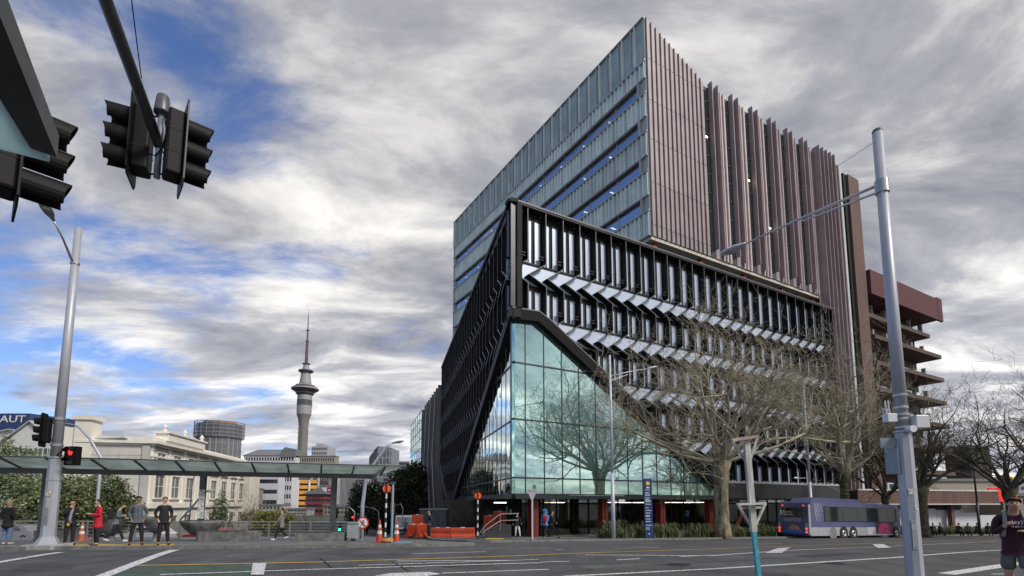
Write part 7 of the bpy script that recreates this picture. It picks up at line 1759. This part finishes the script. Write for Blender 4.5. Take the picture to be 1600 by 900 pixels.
def box_part(t, nm, c, s, m, rz=0, bevel=.02):
    mb = MB(); mb.box(-s[0] / 2, s[0] / 2, -s[1] / 2, s[1] / 2, -s[2] / 2, s[2] / 2); o = mb.build(nm, m, t, bevel=bevel); o.location = c; o.rotation_euler = (0, 0, rz); return o
def backpack(t, m): o = box_part(t, 'backpack', (0, -.20, 1.24), (.28, .16, .42), m, 0, .05)
def phone(par, c): 
    mb = MB(); mb.box(-.04, .04, -.005, .005, -.07, .07); o = mb.build('phone_in_hand', mat('phone black', (.01, .01, .012), .2, var=0), par, bevel=.002); o.location = c; o.rotation_euler = (R(-35), 0, 0)
# at the left kerb (face: rotation of +y; pi = towards the camera)
person(at_(9, 19.6), R(355), 'person with pale blonde hair, black padded coat and blue jeans at the left edge', BKC, JEAN, HBLN, SHW, arms=('pocket', 'pocket'), coat=True, long=True, H_=1.70, long_hair=True)
t, LN, hd = person(at_(107, 18.7), R(245), 'dark haired person in a black coat with a grey scarf, one hand at the face', BKC, BKC, HBLK, SHB, arms=('phone', 'face'), coat=True, H_=1.66, long_hair=True, headlean=.15)
skinmesh('scarf', [(.02, .06, 1.46), (.06, .13, 1.25), (.09, .12, 1.0), (.05, .11, .84)], [(0, 1), (1, 2), (2, 3)], [(.08, .04), (.05, .025), (.05, .02), (.04, .02)], cloth((.28, .28, .31), 'pale grey scarf'), t, 1); backpack(t, BKC); box_part(t, 'yellow_glove', (.14, .16, .80), (.09, .06, .12), mat('yellow glove', (.55, .35, .03), .8), 0, .03)
t, LN, hd = person(at_(150, 18.6), R(142), 'dark haired person in a bright red coat with a black scarf, looking at a phone', REDC, BKC, HBLK, SHR_, arms=('phone', 'phone'), coat=True, long=True, H_=1.66, headlean=.2)
skinmesh('scarf', [(0, -.04, 1.49), (0, .08, 1.46), (.02, .13, 1.30), (.03, .12, 1.12)], [(0, 1), (1, 2), (2, 3)], [(.10, .05), (.09, .04), (.06, .03), (.05, .02)], SCF, t, 1); box_part(t, 'shoulder_bag', (.02, -.22, 1.0), (.28, .12, .26), SHB, 0, .04)
t, LN, hd = person(at_(178, 22.5), R(300), 'walking person in a grey top, bent over, looking down, behind the one in red', GRYC, BKC, HBRN, SHW, arms=('fwd', 'phone'), legs=('f', 'b'), H_=1.72, lean=.22, headlean=.3, low=True)
backpack(t, BKC)
t, LN, hd = person(at_(212, 18.9), R(218), 'man in a slate grey zipped jacket and black trousers, hands in pockets', SLT_, BKC, HBLK, SHB, arms=('pocket', 'pocket'), coat=True, H_=1.78, skin=SKIND, legs=('wide', 'wide'))
mb = MB(); mb.box(-.006, .006, .135, .142, .92, 1.42); mb.build('zip', DST, t)
t, LN, hd = person(at_(253, 18.9), R(226), 'man with reddish hair all in black, hands in pockets, beside the man in slate grey', BKC, BKC, HRED, SHB, arms=('pocket', 'pocket'), coat=True, H_=1.76, legs=('wide', 'stand'))
mb = MB()
for z in (1.05, 1.15, 1.25, 1.35): mb.tube([(.0, .13, z), (.0, .14, z)], .008, 8)
mb.build('buttons', MET, t)
t, LN, hd = person(at_(438, 27.0), R(118), 'person in a grey coat walking past the planter benches', cloth((.20, .20, .20), 'mid grey'), BKC, HBLK, SHW, arms=('swing', 'back'), legs=('f', 'b'), coat=True, long=True, H_=1.70)
box_part(t, 'shoulder_bag', (-.1, -.24, 1.05), (.10, .2, .22), BKC, 0, .03)
t, LN, hd = person(at_(670, 32.5), R(120), 'person in dark jacket and black trousers standing before the orange barriers', NVY, BKC, HBLK, SHB, arms=('pocket', 'down'), coat=True, H_=1.76); backpack(t, BKC)
person((AT(633, 830, 50).x, 50, g(50)), R(180), 'small figure in pale blue walking in the side street beside the van', cloth((.2, .24, .34), 'pale blue'), BKC, HBLK, SHB, arms=('down', 'swing'), legs=('f', 'stand'), H_=1.7, low=True)
t, LN, hd = person(at_(808, 35.5), R(200), 'person in a black top and white trousers near the red column', BKC, cloth((.6, .6, .66), 'white'), HBLK, SHB, arms=('swing', 'back'), legs=('f', 'stand'), H_=1.72, low=True)
t, LN, hd = person(at_(852, 31.5), R(150), 'person in a blue hooded jacket over red, walking', cloth((.06, .20, .48), 'bright blue'), BKC, HBLK, SHB, arms=('swing', 'down'), legs=('f', 'b'), coat=True, H_=1.76, hood=cloth((.06, .20, .48), 'bright blue'), low=True)
mb = MB(); mb.ell((-.05, .12, 1.15), (.14, .08, .27), 12, 8); mb.build('red_front', REDC, t, smooth=True)
t, LN, hd = person(at_(863, 34.0), R(-95), 'person in black with a navy backpack walking beside the blue hooded one', NVY, BKC, HBLK, SHB, arms=('down', 'swing'), legs=('b', 'f'), coat=True, H_=1.78, low=True); backpack(t, cloth((.03, .05, .12), 'navy'))
# seated people along the garden wall at the right
sit = [(1387, 'seated dark figure just left of the trunk beside the thick grey pole'), (1402, 'seated figure with a pale top right of the trunk'), (1457, 'seated dark figure left of centre under the hoarding'), (1468, 'seated dark figure leaning towards its left neighbour'), (1497, 'seated figure with a cap before the white panel'), (1512, 'seated dark figure left of the dark lamp post'), (1526, 'seated dark figure right of the dark lamp post'), (1543, 'rightmost seated dark figure, near the runner')]
for i, (px, lb) in enumerate(sit):
    Y = 50.5 - .0 * i; p = AT(px, 830, Y)
    person((p.x, Y, AT(px, 822, Y).z - 1.42), R(180 + (i * 37) % 60 - 30), lb, [BKC, GRYC, NVY, BKC][i % 4], BKC, HBLK, SHB, arms=('knee', 'knee'), legs=('sit', 'sit'), low=True, coat=True, group='people seated along the garden wall', lean=.15 + .05 * (i % 3))
# the runner
MAR = cloth((.050, .012, .024), 'maroon'); SHO = cloth((.11, .105, .105), 'grey shorts'); STR = cloth((.20, .20, .20), 'grey strap')
t, LN, hd = person((AT(1586, 850, 7.9).x, 7.9, 0), R(142), 'young man in maroon top and grey shorts at the right edge, looking down', MAR, SHO, HBRN, SHB, arms=('phone', 'strap'), legs=('f', 'b'), shorts=True, H_=1.72, lean=.26, headlean=.5)

for s_ in (-1, 1):
    P_ = [LN((s_ * .105, -.14, 1.40)), LN((s_ * .105, -.02, 1.515)), LN((s_ * .11, .12, 1.42)), LN((s_ * .12, .165, 1.27)), LN((s_ * .14, .14, 1.10))]
    mb = MB()
    for a, b in zip(P_[:-1], P_[1:]):
        u_ = Vector((.024, 0, 0)); n_ = Vector((0, .012, .006)); mb.prism([a - u_, a + u_, b + u_, b - u_], n_)
    mb.build('backpack_strap', STR, t, bevel=.004)
box_part(t, 'backpack', LN((0, -.23, 1.25)), (.30, .18, .44), cloth((.05, .05, .055), 'dark pack'), 0, .05)
lt = text('urley)(', .085, LN((.0, .142, 1.335)), (R(90) - .1, 0, R(180)), mat('white lettering', (.75, .76, .76)), t, 'shirt_lettering', .004)
lt = text('HURLEY)(', .035, LN((-.03, .148, 1.26)), (R(90) - .1, 0, R(180)), mat('white lettering', (.75, .76, .76)), t, 'shirt_lettering', .004)
mb = MB(); mb.box(-.035, .035, -.006, .006, -.07, .07); o = mb.build('phone', mat('phone black', (.01, .01, .012)), t, bevel=.002); o.location = LN((-.06, .30, 1.22)); o.rotation_euler = (R(-50), 0, 0)
